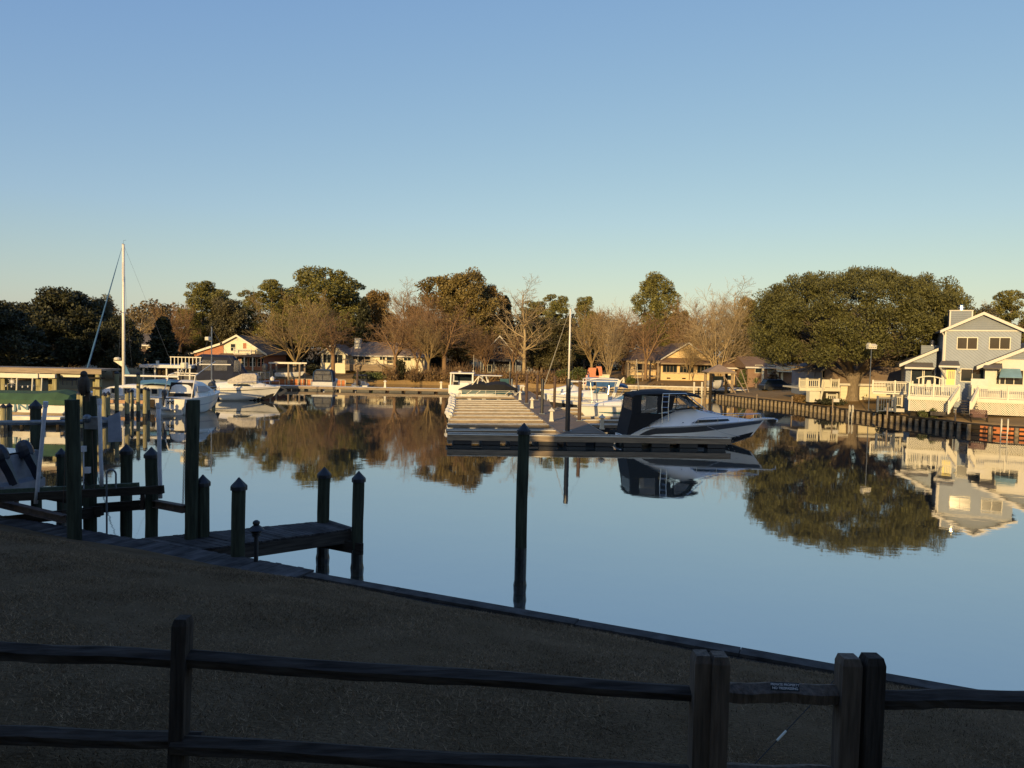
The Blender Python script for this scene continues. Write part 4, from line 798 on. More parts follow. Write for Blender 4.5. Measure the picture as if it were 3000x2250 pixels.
# ------------------------------------------------------------------ left marina
for px, yt, D, dia, cp, lb in ((342, 1086, 57, .30, True, 'tall capped lit piling left of the lit cabin windows'), (405, 1089, 57, .28, True, 'tall capped lit piling before the blue canvas, right one'), (373, 1140, 55, .32, True, 'medium capped piling between the two tall ones'), (387, 1140, 59, .24, True, 'thin dark capped piling behind the medium one'),
        (425, 1133, 55, .30, True, 'capped piling at the stern of the motor yacht'), (434, 1136, 58, .28, True, 'capped piling tucked behind the stern piling'), (305, 1149, 52, .32, True, 'short capped piling right of the boathouse post, left of a pair'), (317, 1147, 53, .28, True, 'short capped piling of the pair, right one'),
        (626, 1112, 72, .34, True, 'dark capped piling between the two white cruisers'), (9, 1183, 46, .34, True, 'yellowish capped piling at the left picture edge'), (27, 1181, 46.5, .32, True, 'yellowish capped piling before the boat lettering'),
        (232, 1145, 49, .32, True, 'lit capped piling stub left of the owl'), (292, 1112, 56, .36, False, 'flat topped piling with light fittings under the boathouse corner'), (240, 1153, 45, .22, False, 'thin lit post below the owl')):
    p = at(px, yt, D); t = thing('piling', lb, 'piling', (p.x, p.y, 0), 0, 'sunlit pilings of the left marina')
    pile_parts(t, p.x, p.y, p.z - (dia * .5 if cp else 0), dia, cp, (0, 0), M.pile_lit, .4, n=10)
# flat roofed boathouse
D = 53; bh = thing('boathouse', 'open flat-roofed boathouse on square posts over the green covered boat', 'boathouse', (-32, D, 0))
xr = at(297, 1090, D).x; zt = at(150, 1083, D).z; xl = -46
q = MB(); q.ab(xl, xr, D, D + 2.6, zt - .04, zt + .10); q.build('roof', M.dockside, bh, world=True)
q = MB(); q.ab(xl, xr + .02, D - .05, D - .002, zt - .26, zt + .06); q.build('fascia', M.beam if False else M.dockside, bh, world=True)
q = MB(); q.ab(xl, at(121, 1100, D).x, D - .4, D - .06, zt - .62, zt - .30); q.build('white_beam', M.white, bh, world=True)
q = MB(); q.ab(at(122, 1100, D).x, at(168, 1100, D).x, D - .3, D - .06, zt - .58, zt - .31); q.build('white_beam', M.white, bh, world=True)
q = MB(); q.ab(at(170, 1096, D).x, at(236, 1096, D).x, D + .3, D + .45, zt - .52, zt - .34); q.build('pipe_rack', M.white, bh, world=True)
for px, w in ((6, .3), (110, .32), (158, .30), (284, .3)):
    x = at(px, 1150, D).x; q = MB(); q.ab(x - w / 2, x + w / 2, D + .05, D + .05 + w, -1, zt - .05); q.build('post', M.pile_lit, bh, world=True)
for px in (20, 150, 280):
    x = at(px, 1150, D + 2.2).x; q = MB(); q.ab(x - .15, x + .15, D + 2.1, D + 2.4, -1, zt - .05); q.build('post', M.pile_lit, bh, world=True)
for px0, px1 in ((50, 47), (96, 92), (123, 119)):
    q = MB(); q.tube([at(px0, 1108, D - .6), at(px1, 1185, D - .6)], .055, 8); q.build('guide_post', M.white, bh, world=True)
q = MB(); q.ab(at(262, 1110, D).x, at(300, 1110, D).x, D - .2, D + .3, at(270, 1105, D).z - .1, at(270, 1105, D).z); q.ab(at(270, 1110, D).x, at(300, 1110, D).x, D - .2, D - .1, at(270, 1135, D).z - .1, at(270, 1135, D).z + .05); q.build('shelf', M.darkwood, bh, world=True)
s0 = at(35, 1118, D - .3); st = thing('star_decoration', 'silver starburst ornament hanging under the boathouse roof', 'decoration', s0)
q = MB()
for k in range(12): a = math.pi * 2 * k / 12; l = .34 if k % 2 else .24; q.tube([(0, 0, 0), (l * math.cos(a), 0, l * math.sin(a))], [.035, .004], 5)
q.build('spikes', M.shiny, st); q = MB(); q.tube([(0, 0, 0), (0, 0, zt - .3 - s0.z)], .006, 4); q.build('hanger', M.galv, st)
sl_ = thing('light_string', 'sagging string of small white bulbs under the boathouse roof', 'string lights', at(60, 1128, D - .45)); q = MB(); P = [at(px, 1126 + 4 * (1 - ((px - 58) / 48) ** 2), D - .45) for px in range(10, 108, 8)]; q.tube(P, .012, 4); q.build('wire', M.galv, sl_, world=True)
for p in P[1:-1:2]: q = MB(); q._lathe([(.05, -.14), (.05, -.06), (.02, 0)], p, 6); q.build('bulb', M.shiny, sl_, world=True)
# green covered boat held over the water
gz = .35; x1 = at(206, 1200, 50).x; bt = thing('covered_boat', 'white boat with a green canvas cover and large letters on its side, in the boathouse', 'motor boat', (x1, 51.2, gz), R(180))
H = Hull(9.5, 2.6, .95, 1.15, .3, 1.2, 2.4); H.mesh().build('hull', M.gel, bt, smooth=True)
q = MB(); rs = []
for x, hw, z in ((-.1, 1.0, 1.2), (.2, 1.25, 1.75), (1.0, 1.35, 2.0), (2.4, 1.35, 1.85), (4.2, 1.35, 1.85), (6, 1.3, 1.85), (8, .9, 1.7), (9.3, .2, 1.3)): rs.append([(x, -hw, 1.0), (x, -hw, 1.0 + (z - 1) * .35), (x, -hw * .75, 1.0 + (z - 1) * .85), (x, 0, z), (x, hw * .75, 1.0 + (z - 1) * .85), (x, hw, 1.0 + (z - 1) * .35), (x, hw, 1.0)])
q.rings(rs); q.build('boat_cover', M.green, bt)
for sd in (-1, 1): H.band(.42, .62, sd, 0, .8, .015).build('hull_stripe', M.dockside, bt)
outboard(bt, -.25, 0, .75, 1.15)
_p = bt.matrix_basis.inverted() @ at(62, 1195, 49.9)
lettering('lettering', 'JN', .62, M.teal, bt, Matrix.Translation((_p.x, 1.315, .82)) @ Matrix.Rotation(R(180), 4, 'Z') @ Matrix.Rotation(R(90), 4, 'X') @ Matrix.Scale(1.7, 4, (1, 0, 0)), .006)
ldk = thing('boathouse_dock', 'low pale dock edge in front of the green covered boat', 'dock', (-33, 49, 0)); xr_ = at(180, 1215, 48.6).x
q = MB(); q.ab(-48, xr_, 48.5, 49.3, .60, .68); q.build('deck', M.docktop, ldk, world=True); q = MB(); q.ab(-48, xr_, 48.44, 48.5, .32, .66); q.build('fascia', M.docktop, ldk, world=True)
for k in range(6): x = xr_ - .4 - k * 2.4; q = MB(); q.tube([(x, 48.9, -1), (x, 48.9, .6)], .12, 8); q.build('support_post', M.darkwood, ldk, world=True)
# near lifted boat with outboards at the left edge
bt = thing('lifted_boat', 'white boat stern with two dark outboards, cut by the left picture edge', 'motor boat', (at(32, 1400, 19.6).x, 19.6, 1.62), R(176))
M.gelshade = mat('shaded_white_hull', (.20, .21, .24), .4, var=.2); H = Hull(6.5, 2.3, .95, 1.25, .35, 1.0, 2.3); H.mesh().build('hull', M.gelshade, bt, smooth=True)  # white hull darkened, its shade put into the colour
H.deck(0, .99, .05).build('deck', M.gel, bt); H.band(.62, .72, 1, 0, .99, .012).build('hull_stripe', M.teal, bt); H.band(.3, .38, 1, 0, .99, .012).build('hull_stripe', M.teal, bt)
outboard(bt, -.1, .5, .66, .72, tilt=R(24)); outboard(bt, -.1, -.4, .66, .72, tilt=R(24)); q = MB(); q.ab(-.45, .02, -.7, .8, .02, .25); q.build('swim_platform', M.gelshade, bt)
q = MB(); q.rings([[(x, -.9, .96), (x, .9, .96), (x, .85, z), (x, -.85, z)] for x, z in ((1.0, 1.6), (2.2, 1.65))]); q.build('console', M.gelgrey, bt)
# timber dock in front of the yacht cabin
D = 62.0; dkx0, dkx1 = at(318, 1180, D).x, at(460, 1180, D).x
td = thing('timber_dock', 'short reddish timber dock beside the lit yacht cabin', 'dock', ((dkx0 + dkx1) / 2, D, 0))
q = MB(); q.ab(dkx0, dkx1, D, D + 1.2, .78, .86); q.build('deck', M.dockside, td, world=True); q = MB(); q.ab(dkx0, dkx1, D - .06, D - .002, .58, .85); q.build('fascia', mat('reddish_fascia', (.42, .25, .14), .8), td, world=True)
q = MB(); q.ab(dkx0 + 3, dkx0 + 3.9, D - .15, D - .07, .3, .95); q.build('ladder_board', M.darkwood, td, world=True)
# the ketch with the tall mast
mt = at(362, 715, 66); sx_ = at(545, 1200, 66).x; sb = sailboat('sailing_yacht', 'white sailing yacht with the tallest mast, rolled blue headsail and blue canvas', (sx_, 66.0), (at(234, 1200, 66).x, 66.02), sx_ - at(234, 1200, 66).x, 3.2, sx_ - at(362, 1100, 66).x, mt.z, .075, M.bluecanvas, r=.14, boomz=2.75, boomL=4.9, spread=.5); mx_ = sx_ - at(362, 1100, 66).x
sb.location.z = 0; ca, sa = math.cos(-sb.rotation_euler.z), math.sin(-sb.rotation_euler.z)
cabin(None, [(1.2, 1.25, .95, 1.9), (3.0, 1.3, .95, 2.0), (5.0, 1.25, .98, 2.0), (6.6, 1.0, 1.0, 1.75), (7.4, .7, 1.05, 1.4)], 'deckhouse', M.gel, sb, power=.35)
for k, x in enumerate((2.2, 3.4, 4.6, 5.8)):
    q = MB(); q.ab(x - .36, x + .36, -.02, .02, 1.12, 1.78); f = q.build('window', M.white, sb); f.location = (0, 1.27 - (.12 if k == 3 else 0), 0)
    q = MB(); q.ab(x - .24, x + .24, .024, .03, 1.24, 1.66); q.build('pane', M.glass, sb).parent = f
q = MB(); rs = []
for x, z in ((.2, 2.2), (1.0, 2.42), (2.4, 2.5), (3.6, 2.38)): rs.append([(x, -1.3, z - .25), (x, -.8, z), (x, .8, z), (x, 1.3, z - .25), (x, 1.28, z - .35), (x, -1.28, z - .35)])
q.rings(rs); q.build('bimini_top', M.skycanvas, sb)
q = MB()
for x in (.6, 3.2): q.tube([(x, -1.28, 1.2), (x, -1.28, 2.1)], .025, 5); q.tube([(x, 1.28, 1.2), (x, 1.28, 2.1)], .025, 5)
q.build('bimini_frame', M.steel, sb); q = MB(); q.prism([(mx_ + .9, 0, 4.05), (mx_, .0, 3.45), (mx_, 0, 4.05)], (0, .06, 0)); q.build('mast_pennant', M.white, sb)
q = MB(); q._lathe([(.28, 0), (.3, .1), (.22, .22), (.05, .25)], (mx_ + .55, 0, 4.12), 10); q.build('radar_dome', M.white, sb)
q = MB(); q.prism([(mx_ - .15, .02, 2.85), (mx_ - .6, .02, 2.85), (mx_ - .2, .02, 3.7)], (0, .05, 0)); q.build('sail_cover', M.skycanvas, sb)
# white motor yacht with radar dome
bt, L = boat('motor_yacht', 'tall white motor yacht with radar dome, sunlit stern quarter behind the pilings', (at(497, 1200, 59).x, 59.0), (at(497, 1200, 59).x + 1.25, 66.0), 'motor yacht')
H = Hull(L, 2.9, 1.25, 1.55, .45, 1.0, 2.6); H.mesh().build('hull', M.gel, bt, smooth=True); H.deck(0, .99, .08).build('deck', M.gel, bt, smooth=True)
for sd in (1, -1): H.band(.66, .70, sd, 0, .99, .02).build('rub_rail', M.gelgrey, bt); H.rail(.5, .97, .45, sd).build('bow_rail', M.steel, bt)
cabin(H, [(1.5, 1.25, 1.2, 2.3), (2.3, 1.25, 1.25, 2.7), (3.6, 1.2, 1.3, 2.5), (4.8, .95, 1.4, 1.95), (5.9, .45, 1.45, 1.6)], 'cabin_top', M.gel, bt)
for sd in (1, -1): q = MB(); q.prism([(1.9, sd * 1.22, 1.75), (4.0, sd * 1.12, 1.75), (3.2, sd * 1.10, 2.2), (1.9, sd * 1.14, 2.25)], (0, .03 * sd, 0)); q.build('cabin_window', M.gelgrey, bt)
q = MB(); q.prism([(1.45, -1.2, 1.2), (1.45, 1.2, 1.2), (1.6, 1.0, 2.5), (1.6, -1.0, 2.5)], (.04, 0, 0)); q.build('cockpit_curtain', M.black, bt)
q = MB()
for sd in (-1, 1): q.tube([(.9, sd * 1.3, 1.25), (1.6, sd * 1.2, 3.1), (2.2, sd * 1.1, 3.25)], .045, 6); q.tube([(1.6, sd * 1.2, 3.1), (5.4, sd * .6, 4.2)], .03, 5)
q.tube([(1.6, -1.2, 3.1), (1.6, 1.2, 3.1)], .045, 6); q.tube([(2.2, -1.1, 3.25), (2.2, 1.1, 3.25)], .045, 6); q.build('radar_arch', M.alu, bt)
q = MB(); q._lathe([(.25, 0), (.3, .08), (.3, .4), (.25, .48)], (1.9, 0, 3.65), 12); q.build('radar_dome', M.white, bt); q = MB(); q.bar((1.6, -.25, 3.1), (1.9, -.2, 3.66), .05, .05); q.bar((2.2, .25, 3.2), (1.9, .2, 3.66), .05, .05); q.bar((1.6, .25, 3.1), (1.9, .2, 3.66), .05, .05); q.build('dome_bracket', M.white, bt)
q = MB(); q.rings([[(x, -.6, z), (x, .6, z), (x, .5, z + h), (x, -.5, z + h)] for x, z, h in ((-.35, .4, .08), (-.05, .4, .08))]); q.build('swim_platform', M.gelgrey, bt)
outboard(bt, .2, .5, 1.3, .8, 'stowed_engine')
lettering('lettering', 'XXI', .38, M.black, bt, Matrix.Translation((-.02, -.1, .95)) @ Matrix.Rotation(R(-90), 4, 'Z') @ Matrix.Rotation(R(90), 4, 'X'), .02)
# second cruiser, bow to the right
bt, L = boat('white_cruiser', 'white sailing cruiser with dark waterline and bow anchor, bow pointing right', (at(612, 1160, 76).x, 76), (at(822, 1160, 77).x, 77.2), 'cabin cruiser')
H = Hull(L, 2.9, 1.25, 1.45, .45, 1.3, 2.2); H.mesh().build('hull', M.gel, bt, smooth=True); H.deck(0, .99, .08).build('deck', M.gel, bt, smooth=True)
for sd in (1, -1): H.band(.84, .88, sd, 0, .99, .02).build('hull_line', M.black, bt); H.band(.02, .37, sd, 0, .98, .006).build('bottom_paint', M.black, bt); H.rail(.45, .98, .6, sd).build('bow_rail', M.steel, bt)
cabin(H, [(.4, 1.1, 1.2, 1.75), (2.0, 1.15, 1.25, 1.9), (3.4, 1.05, 1.3, 2.35), (4.4, .9, 1.3, 2.0), (5.6, .6, 1.35, 1.7), (6.6, .3, 1.4, 1.5)], 'cabin_top', M.gel, bt)
q = MB(); q.rings([[(x, -hw, 1.8), (x, hw, 1.8), (x, hw * .9, z), (x, -hw * .9, z)] for x, hw, z in ((2.0, 1.0, 2.1), (3.4, 1.0, 2.75), (4.6, .8, 2.78), (4.8, .8, 2.6))]); q.build('spray_hood', mat('tan_canvas', (.46, .42, .36), .8), bt)
for sd in (1, -1): q = MB(); q.prism([(2.6, sd * 1.09, 1.5), (4.3, sd * .98, 1.5), (4.0, sd * .96, 1.72), (2.6, sd * 1.06, 1.72)], (0, .02 * sd, 0)); q.build('cabin_window', M.glass, bt)
q = MB(); q.bar((L - .3, 0, 1.5), (L + .55, 0, 1.1), .08, .12); q.bar((L + .55, 0, 1.1), (L - .25, 0, .55), .06, .3); q.build('anchor', M.engine, bt)
q = MB(); q.tube([(.25, 0, 1.2), (.25, 0, 7.5)], .06, 7); m_ = q.build('mast', M.white, bt); q = MB(); q._lathe([(.3, 0), (.32, .08), (.32, .3), (.26, .36)], (-.1, 0, 6.1), 10); q.bar((.25, 0, 6.0), (-.15, 0, 6.1), .06); q.build('radar', M.white, bt).parent = m_
q = MB(); q.tube([(.25, 0, 7.3), (3.2, 0, 2.4)], .012, 4); q.tube([(.25, 0, 7.3), (-.9, 0, 3.6)], .012, 4); q.build('stay', M.galv, bt)
q = MB(); q.tube([(4.9, -.5, 1.5), (4.9, -.5, 2.9), (5.6, -.5, 2.9), (5.6, -.5, 1.5)], .03, 5); q.tube([(5.0, .5, 1.5), (5.0, .5, 2.9), (5.9, .5, 2.9), (5.9, .5, 1.5)], .03, 5); q.tube([(4.9, -.5, 2.4), (5.0, .5, 2.4)], .025, 5); q.build('stern_frame', M.steel, bt)
outboard(bt, 5.7, 0, 3.0, .95, 'raised_outboard'); q = MB(); q._lathe([(.05, -.2), (.22, -.1), (.24, .15), (.05, .3)], (6.3, -.2, 2.2), 8); q.build('fender', M.shiny, bt)
# tender with raised outboard
bt, L = boat('tender', 'grey tender with a black tilted outboard between the yachts', (at(612, 1140, 67).x, 67.5), (at(545, 1140, 66).x, 67), 'dinghy'); bt.location.z = .7
H = Hull(3.2, 1.6, .5, .75, .25, .6, 2.2); H.mesh().build('hull', M.gelgrey, bt, smooth=True); H.deck(0, .98, .05).build('seat_deck', M.gelgrey, bt); outboard(bt, -.05, 0, .55, 1.15, tilt=R(18))
# navy enclosed motor yacht behind
bt, L = boat('navy_canvas_yacht', 'motor yacht with a large navy canvas enclosure behind the white cruiser', (at(560, 1140, 86).x, 86), (at(735, 1140, 88).x, 88), 'motor yacht')
H = Hull(L, 3.3, 1.5, 1.9, .5, 1.3, 2.2); H.mesh().build('hull', M.gelgrey, bt, smooth=True); H.deck(0, .99, .06).build('deck', M.gel, bt, smooth=True)
q = MB(); q.rings([[(x, -hw, 1.6), (x, hw, 1.6), (x, hw * .92, z - .25), (x, hw * .7, z), (x, -hw * .7, z), (x, -hw * .92, z - .25)] for x, hw, z in ((.7, 1.5, 4.3), (1.2, 1.5, 4.55), (3.0, 1.5, 4.5), (4.6, 1.45, 4.45), (5.6, 1.2, 3.3), (6.4, .9, 2.1))]); q.build('canvas_enclosure', M.navy, bt)
for sd in (-1, 1):
    for a, b in ((1.3, 2.3), (2.6, 4.0)): q = MB(); q.prism([(a, sd * 1.515, 2.7), (b, sd * 1.50, 2.7), (b, sd * 1.42, 3.9), (a, sd * 1.43, 3.9)], (0, sd * .02, 0)); q.build('window', M.vinyl, bt)
q = MB(); q.prism([(5.0, -1.2, 2.6), (5.0, -1.45, 3.9), (4.75, -1.4, 3.9), (4.7, -1.5, 2.6)], (.5, 0, 0)); q.build('front_window', M.vinyl, bt); q = MB(); q.bar((1.0, -1.62, 3.4), (4.4, -1.62, 3.4), .06, .12); q.build('grab_rail', M.gel, bt)
# covered slip with a white flat roof, and white houseboat rail
D = 84; x0, x1 = at(408, 1075, D).x, at(560, 1075, D).x; z1 = at(480, 1074, D).z
cs = thing('covered_slip', 'flat white roofed boat shelter with dark openings on the left bank', 'boat shelter', ((x0 + x1) / 2, D, 0))
q = MB(); q.ab(x0, x1, D, D + 5, z1 - .15, z1 + .2); q.build('roof', M.gelgrey, cs, world=True)  # white roof in grey, its shade put into the colour
q = MB(); q.ab(x0 + .3, x1 - .3, D + 2.6, D + 2.7, .7, z1 - .16); q.build('back_wall', M.darksid, cs, world=True)
for k in range(5): x = x0 + .3 + (x1 - x0 - .6) * k / 4; q = MB(); q.ab(x - .08, x + .08, D + .3, D + .46, -1, z1 - .16); q.build('post', M.trim, cs, world=True)
for k in range(2): q = MB(); x = x0 + .9 + k * 1.7; q.ab(x, x + .9, D + 2.54, D + 2.59, 1.4, z1 - .5); q.build('window', M.glass, cs, world=True)
q = MB()
for k in range(9): x = x0 + 3.2 + k * .42; q.ab(x - .04, x + .04, D + .8, D + .88, z1 + .2, z1 + 1.05)
q.ab(x0 + 3.1, x0 + 6.7, D + .78, D + .9, z1 + 1.05, z1 + 1.15); q.build('roof_rail', M.white, cs, world=True)
q = MB(); q.ab(at(435, 1065, D).x - .12, at(435, 1065, D).x + .12, D + 2, D + 2.3, z1 + .2, z1 + .6); q.build('roof_vent', M.white, cs, world=True)
# boat lift by the brick seawall
D = 113; x0, x1 = at(793, 1070, D).x, at(878, 1070, D).x; z1 = at(835, 1066, D).z
bl = thing('bank_boat_lift', 'pale timber boat lift frame with a cradle at the orange seawall', 'boat lift', ((x0 + x1) / 2, D, 0))
for x in (x0, (x0 + x1) / 2 + .5, x1):
    for y in (D, D + 2.8): q = MB(); q.tube([(x, y, -1), (x, y, z1)], .15, 8); q.build('post', M.dockside, bl, world=True)
q = MB(); q.ab(x0 - .3, x1 + .3, D - .1, D + .1, z1, z1 + .22); q.ab(x0 - .3, x1 + .3, D + 2.7, D + 2.9, z1, z1 + .22); q.build('top_beam', M.docktop, bl, world=True)
bt = thing('skiff', 'pale open skiff hanging in the seawall boat lift', 'motor boat', (x0 + .4, D + 1.4, .95), 0); H = Hull(4.4, 1.8, .6, .85, .25, .7, 2.2); H.mesh().build('hull', M.gel, bt, smooth=True); H.deck(0, .98, .04).build('deck', M.gel, bt); outboard(bt, -.1, 0, .4, .8)
bn = at(203, 1113, 78); be = thing('garden_bench', 'dark iron garden bench on the shaded left bank', 'bench', (bn.x, bn.y, bn.z - .45), R(-20))
q = MB(); q.ab(-.75, .75, -.25, .25, .4, .46); q.build('seat', M.engine, be); q = MB(); q.hexa([(-.75, .25, .46), (.75, .25, .46), (.75, .3, .46), (-.75, .3, .46), (-.75, .38, .95), (.75, .38, .95), (.75, .43, .95), (-.75, .43, .95)]); q.build('backrest', M.engine, be)
for x in (-.68, .68): q = MB(); q.bar((x, -.22, -.1), (x, -.22, .62), .06); q.bar((x, .25, -.1), (x, .28, .5), .06); q.bar((x, -.22, .62), (x, .3, .62), .06); q.build('leg', M.engine, be)
# ------------------------------------------------------------------ builders for houses
def gable(par, x0, x1, y0, y1, z0, ze, zr, wm, rm, over=.35, th=.16, xr=None, trim=True, name='wall'):   # gable end towards -Y
    xr = (x0 + x1) / 2 if xr is None else xr
    q = MB(); q.prism([(x0, y0, z0), (x1, y0, z0), (x1, y0, ze), (xr, y0, zr), (x0, y0, ze)], (0, y1 - y0, 0)); wl = q.build(name, wm, par)
    r = None
    for xa in (x0, x1):
        s = (zr - ze) / abs(xr - xa); d = -over if xa < xr else over; q = MB()
        q.prism([(xa + d, y0 - over, ze - over * s + .02), (xr, y0 - over, zr + .02), (xr, y0 - over, zr + .02 + th), (xa + d, y0 - over, ze - over * s + .02 + th)], (0, y1 - y0 + 2 * over, 0)); r = q.build('roof', rm, par)
        if trim:
            q = MB(); q.prism([(xa + d * 1.05, y0 - over - .05, ze - over * s - .06), (xr, y0 - over - .05, zr - .06), (xr, y0 - over - .05, zr + .05 + th), (xa + d * 1.05, y0 - over - .05, ze - over * s + .03 + th)], (0, .047, 0)); q.build('bargeboard', M.trim, par).parent = r
    return wl, r
def eaves(par, x0, x1, y0, y1, z0, ze, zr, wm, rm, over=.4, th=.16, hip=0):      # ridge along X
    q = MB(); q.ab(x0, x1, y0, y1, z0, ze); wl = q.build('wall', wm, par); ym = (y0 + y1) / 2; s = (zr - ze) / (ym - y0)
    a, b = x0 - over, x1 + over; zo = ze - over * s; q = MB()
    q.add([(a, y0 - over, zo + .03), (b, y0 - over, zo + .03), (b - hip, ym, zr), (a + hip, ym, zr), (a, y1 + over, zo + .03), (b, y1 + over, zo + .03), (a, y0 - over, zo - th), (b, y0 - over, zo - th), (b, y1 + over, zo - th), (a, y1 + over, zo - th)],
          [(0, 1, 2, 3), (3, 2, 5, 4), (1, 5, 2), (0, 3, 4), (6, 7, 1, 0), (7, 8, 5, 1), (8, 9, 4, 5), (9, 6, 0, 4), (9, 8, 7, 6)])
    r = q.build('roof', rm, par)
    q = MB(); q.ab(a, b, y0 - over - .04, y0 - over - .003, zo - th - .05, zo + .02); q.build('fascia', M.trim, par).parent = r
    return wl, r
def win(par, x, z, w, h, y=0, mull=2, fm=None, gm=None, name='window', rows=1):      # centre x, sill z, facing -Y at y
    t = .07; q = MB(); fm = fm or M.white
    q.ab(x - w / 2 - t, x + w / 2 + t, y - .06, y - .003, z - t, z); q.ab(x - w / 2 - t, x + w / 2 + t, y - .06, y - .003, z + h, z + h + t)
    q.ab(x - w / 2 - t, x - w / 2, y - .06, y - .003, z, z + h); q.ab(x + w / 2, x + w / 2 + t, y - .06, y - .003, z, z + h)
    for k in range(1, mull): xx = x - w / 2 + w * k / mull; q.ab(xx - .03, xx + .03, y - .055, y - .003, z, z + h)
    for k in range(1, rows): zz = z + h * k / rows; q.ab(x - w / 2, x + w / 2, y - .05, y - .008, zz - .025, zz + .025)
    f = q.build(name, fm, par); q = MB(); q.ab(x - w / 2, x + w / 2, y - .025, y - .002, z, z + h); q.build('pane', gm or M.glass, par).parent = f; return f
def rail_panel(par, a, b, h, m=None, pitch=.13, posts=2, name='railing', bal=.045, low=.1):
    a = Vector(a); b = Vector(b); q = MB(); L = (b - a).length; n = max(2, int(L / pitch)); U = Vector((0, 0, 1))
    q.bar(a + U * h, b + U * h, .12, .06); q.bar(a + U * (h - .12), b + U * (h - .12), .05, .08); q.bar(a + U * low, b + U * low, .05, .08)
    for i in range(n): p = a.lerp(b, (i + .5) / n); q.bar(p + U * low, p + U * (h - .12), bal, bal, up=(0, 1, 0))
    for k in range(posts): p = a.lerp(b, k / max(1, posts - 1) * .998 + .001); q.bar(p + U * -.02, p + U * (h + .12), .13, .13, up=(0, 1, 0))
    return q.build(name, m or M.white, par)
def lattice(par, x0, x1, y, z0, z1, pitch=.17, w=.055, m=None):
    q = MB(); H_ = z1 - z0; x = x0 - H_
    while x < x1:
        for sgn in (1, -1):
            xa, xb = (x, x + H_) if sgn > 0 else (x + H_, x); za, zb = z0, z1
            def clip(xa, za, xb, zb):
                for lim, ge in ((x0, True), (x1, False)):
                    if (xa < lim) == ge and (xb < lim) == ge and xa != lim and xb != lim: return None
                    if (xa < lim) == ge and xa != lim: za += (zb - za) * (lim - xa) / (xb - xa); xa = lim
                    elif (xb < lim) == ge and xb != lim: zb = za + (zb - za) * (lim - xa) / (xb - xa); xb = lim
                return xa, za, xb, zb
            c = clip(xa, za, xb, zb)
            if c and abs(c[0] - c[2]) > .02: q.bar((c[0], y + (.0 if sgn > 0 else .012), c[1]), (c[2], y + (.0 if sgn > 0 else .012), c[3]), w, .01, up=(0, 1, 0))
        x += pitch
    q.ab(x0 - .03, x0 + .05, y - .02, y - .006, z0, z1); q.ab(x1 - .05, x1 + .03, y - .02, y - .006, z0, z1)
    return q.build('lattice_skirt', m or M.white, par)

# ------------------------------------------------------------------ right bank: bulkhead and its furniture
rb = thing('plank_bulkhead', 'long dark timber bulkhead with close set round posts along the right bank', 'bulkhead', BULK[3])
ZB = .62
q = MB()
for a, b in zip(BULK[:-1], BULK[1:]): u = (b - a).normalized(); n = Vector((u.y, -u.x, 0)); n = n if n.x < 0 else -n; q.bar(a + Vector((0, 0, -.2)) - n * .12 - u * .05, b + Vector((0, 0, -.2)) - n * .12 + u * .05, .08, 1.6)
q.build('plank_wall', M.darkwood, rb, world=True)
q = MB()
for a, b in zip(BULK[:-1], BULK[1:]): q.bar(a + Vector((.16, 0, ZB + .06)), b + Vector((.16, 0, ZB + .06)), .42, .06)
q.build('cap_board', M.darkwood, rb, world=True)
q = MB()
for a, b in zip(BULK[:-1], BULK[1:]): q.bar(a + Vector((-.03, 0, .34)), b + Vector((-.03, 0, .34)), .08, .14)
q.build('wale', M.darkwood, rb, world=True)
acc = 0; proto = None; M.bpost = mat('grey_bulkhead_posts', (.26, .205, .13), .85, var=.5, scale=3, bump=.4); cnt = 0
for si, (a, b) in enumerate(zip(BULK[:-1], BULK[1:])):
    L = (b - a).length; u = (b - a) / L; n = Vector((u.y, -u.x, 0)); n = n if n.x < 0 else -n
    while acc < L and cnt < 98:
        p = a + u * acc + n * .16; cnt += 1; sp = .72 if si < 4 else 1.62
        if proto is None:
            q = MB(); q.tube([(0, 0, -.8), (0, 0, .1), (.01, 0, .45), (0, 0, .60)], [.15, .155, .145, .14], 8); proto = q.build('post', M.bpost, rb); o = proto
        else: o = proto.copy(); COL.objects.link(o); o.parent = rb
        o.location = p - rb.location; o.location.z = rng.uniform(-.05, .06); o.rotation_euler = (rng.uniform(-.03, .03), rng.uniform(-.03, .03), rng.uniform(0, 3)); acc += sp
    acc -= L
# orange block wall under the bank nearest to the camera
ow_ = thing('block_wall', 'orange block panels between the bulkhead posts at the right edge', 'wall', BULK[5])
for k in range(9):
    f = 4.55 + k * .32; i0 = min(int(f), 7); a, b = BULK[i0], BULK[i0 + 1]
    if k > 7: break
    u = (b - a).normalized(); n = Vector((u.y, -u.x, 0)); n = n if n.x < 0 else -n; L_ = (b - a).length; p = a + u * L_ * (f - i0); q = MB()
    q.bar(p + n * .0 + Vector((0, 0, .33)), p + u * min(.62, L_ * .3) + Vector((0, 0, .33)), .06, .5); q.build('panel', M.rbrick, ow_, world=True)
def swim_ladder(px, ytop, ywater, wpx, label):
    p = W(px, ywater, 0); D = p.y; zt = at(px, ytop, D).z; w_ = wpx / F * D
    t = thing('swim_ladder', label, 'ladder', (p.x - .2, p.y - .1, 0), 0, 'hooped metal swim ladders on the right bulkhead')
    for s in (-w_ / 2, w_ / 2):
        q = MB(); q.tube([(s, 0, -.3), (s, 0, zt - .14)] + [(s + .24 * (1 - math.cos(math.pi * k / 6)) / 2, .3 * (1 - math.cos(math.pi * k / 6)) / 2, zt - .14 + .14 * math.sin(math.pi * k / 6)) for k in range(1, 7)] + [(s + .24, .3, ZB)], .035, 7); q.build('grab_rail', M.white, t)
    for z in (-.1, .2, .5): q = MB(); q.bar((-w_ / 2, 0, z), (w_ / 2, 0, z), .05, .04); q.build('rung', M.galv, t)
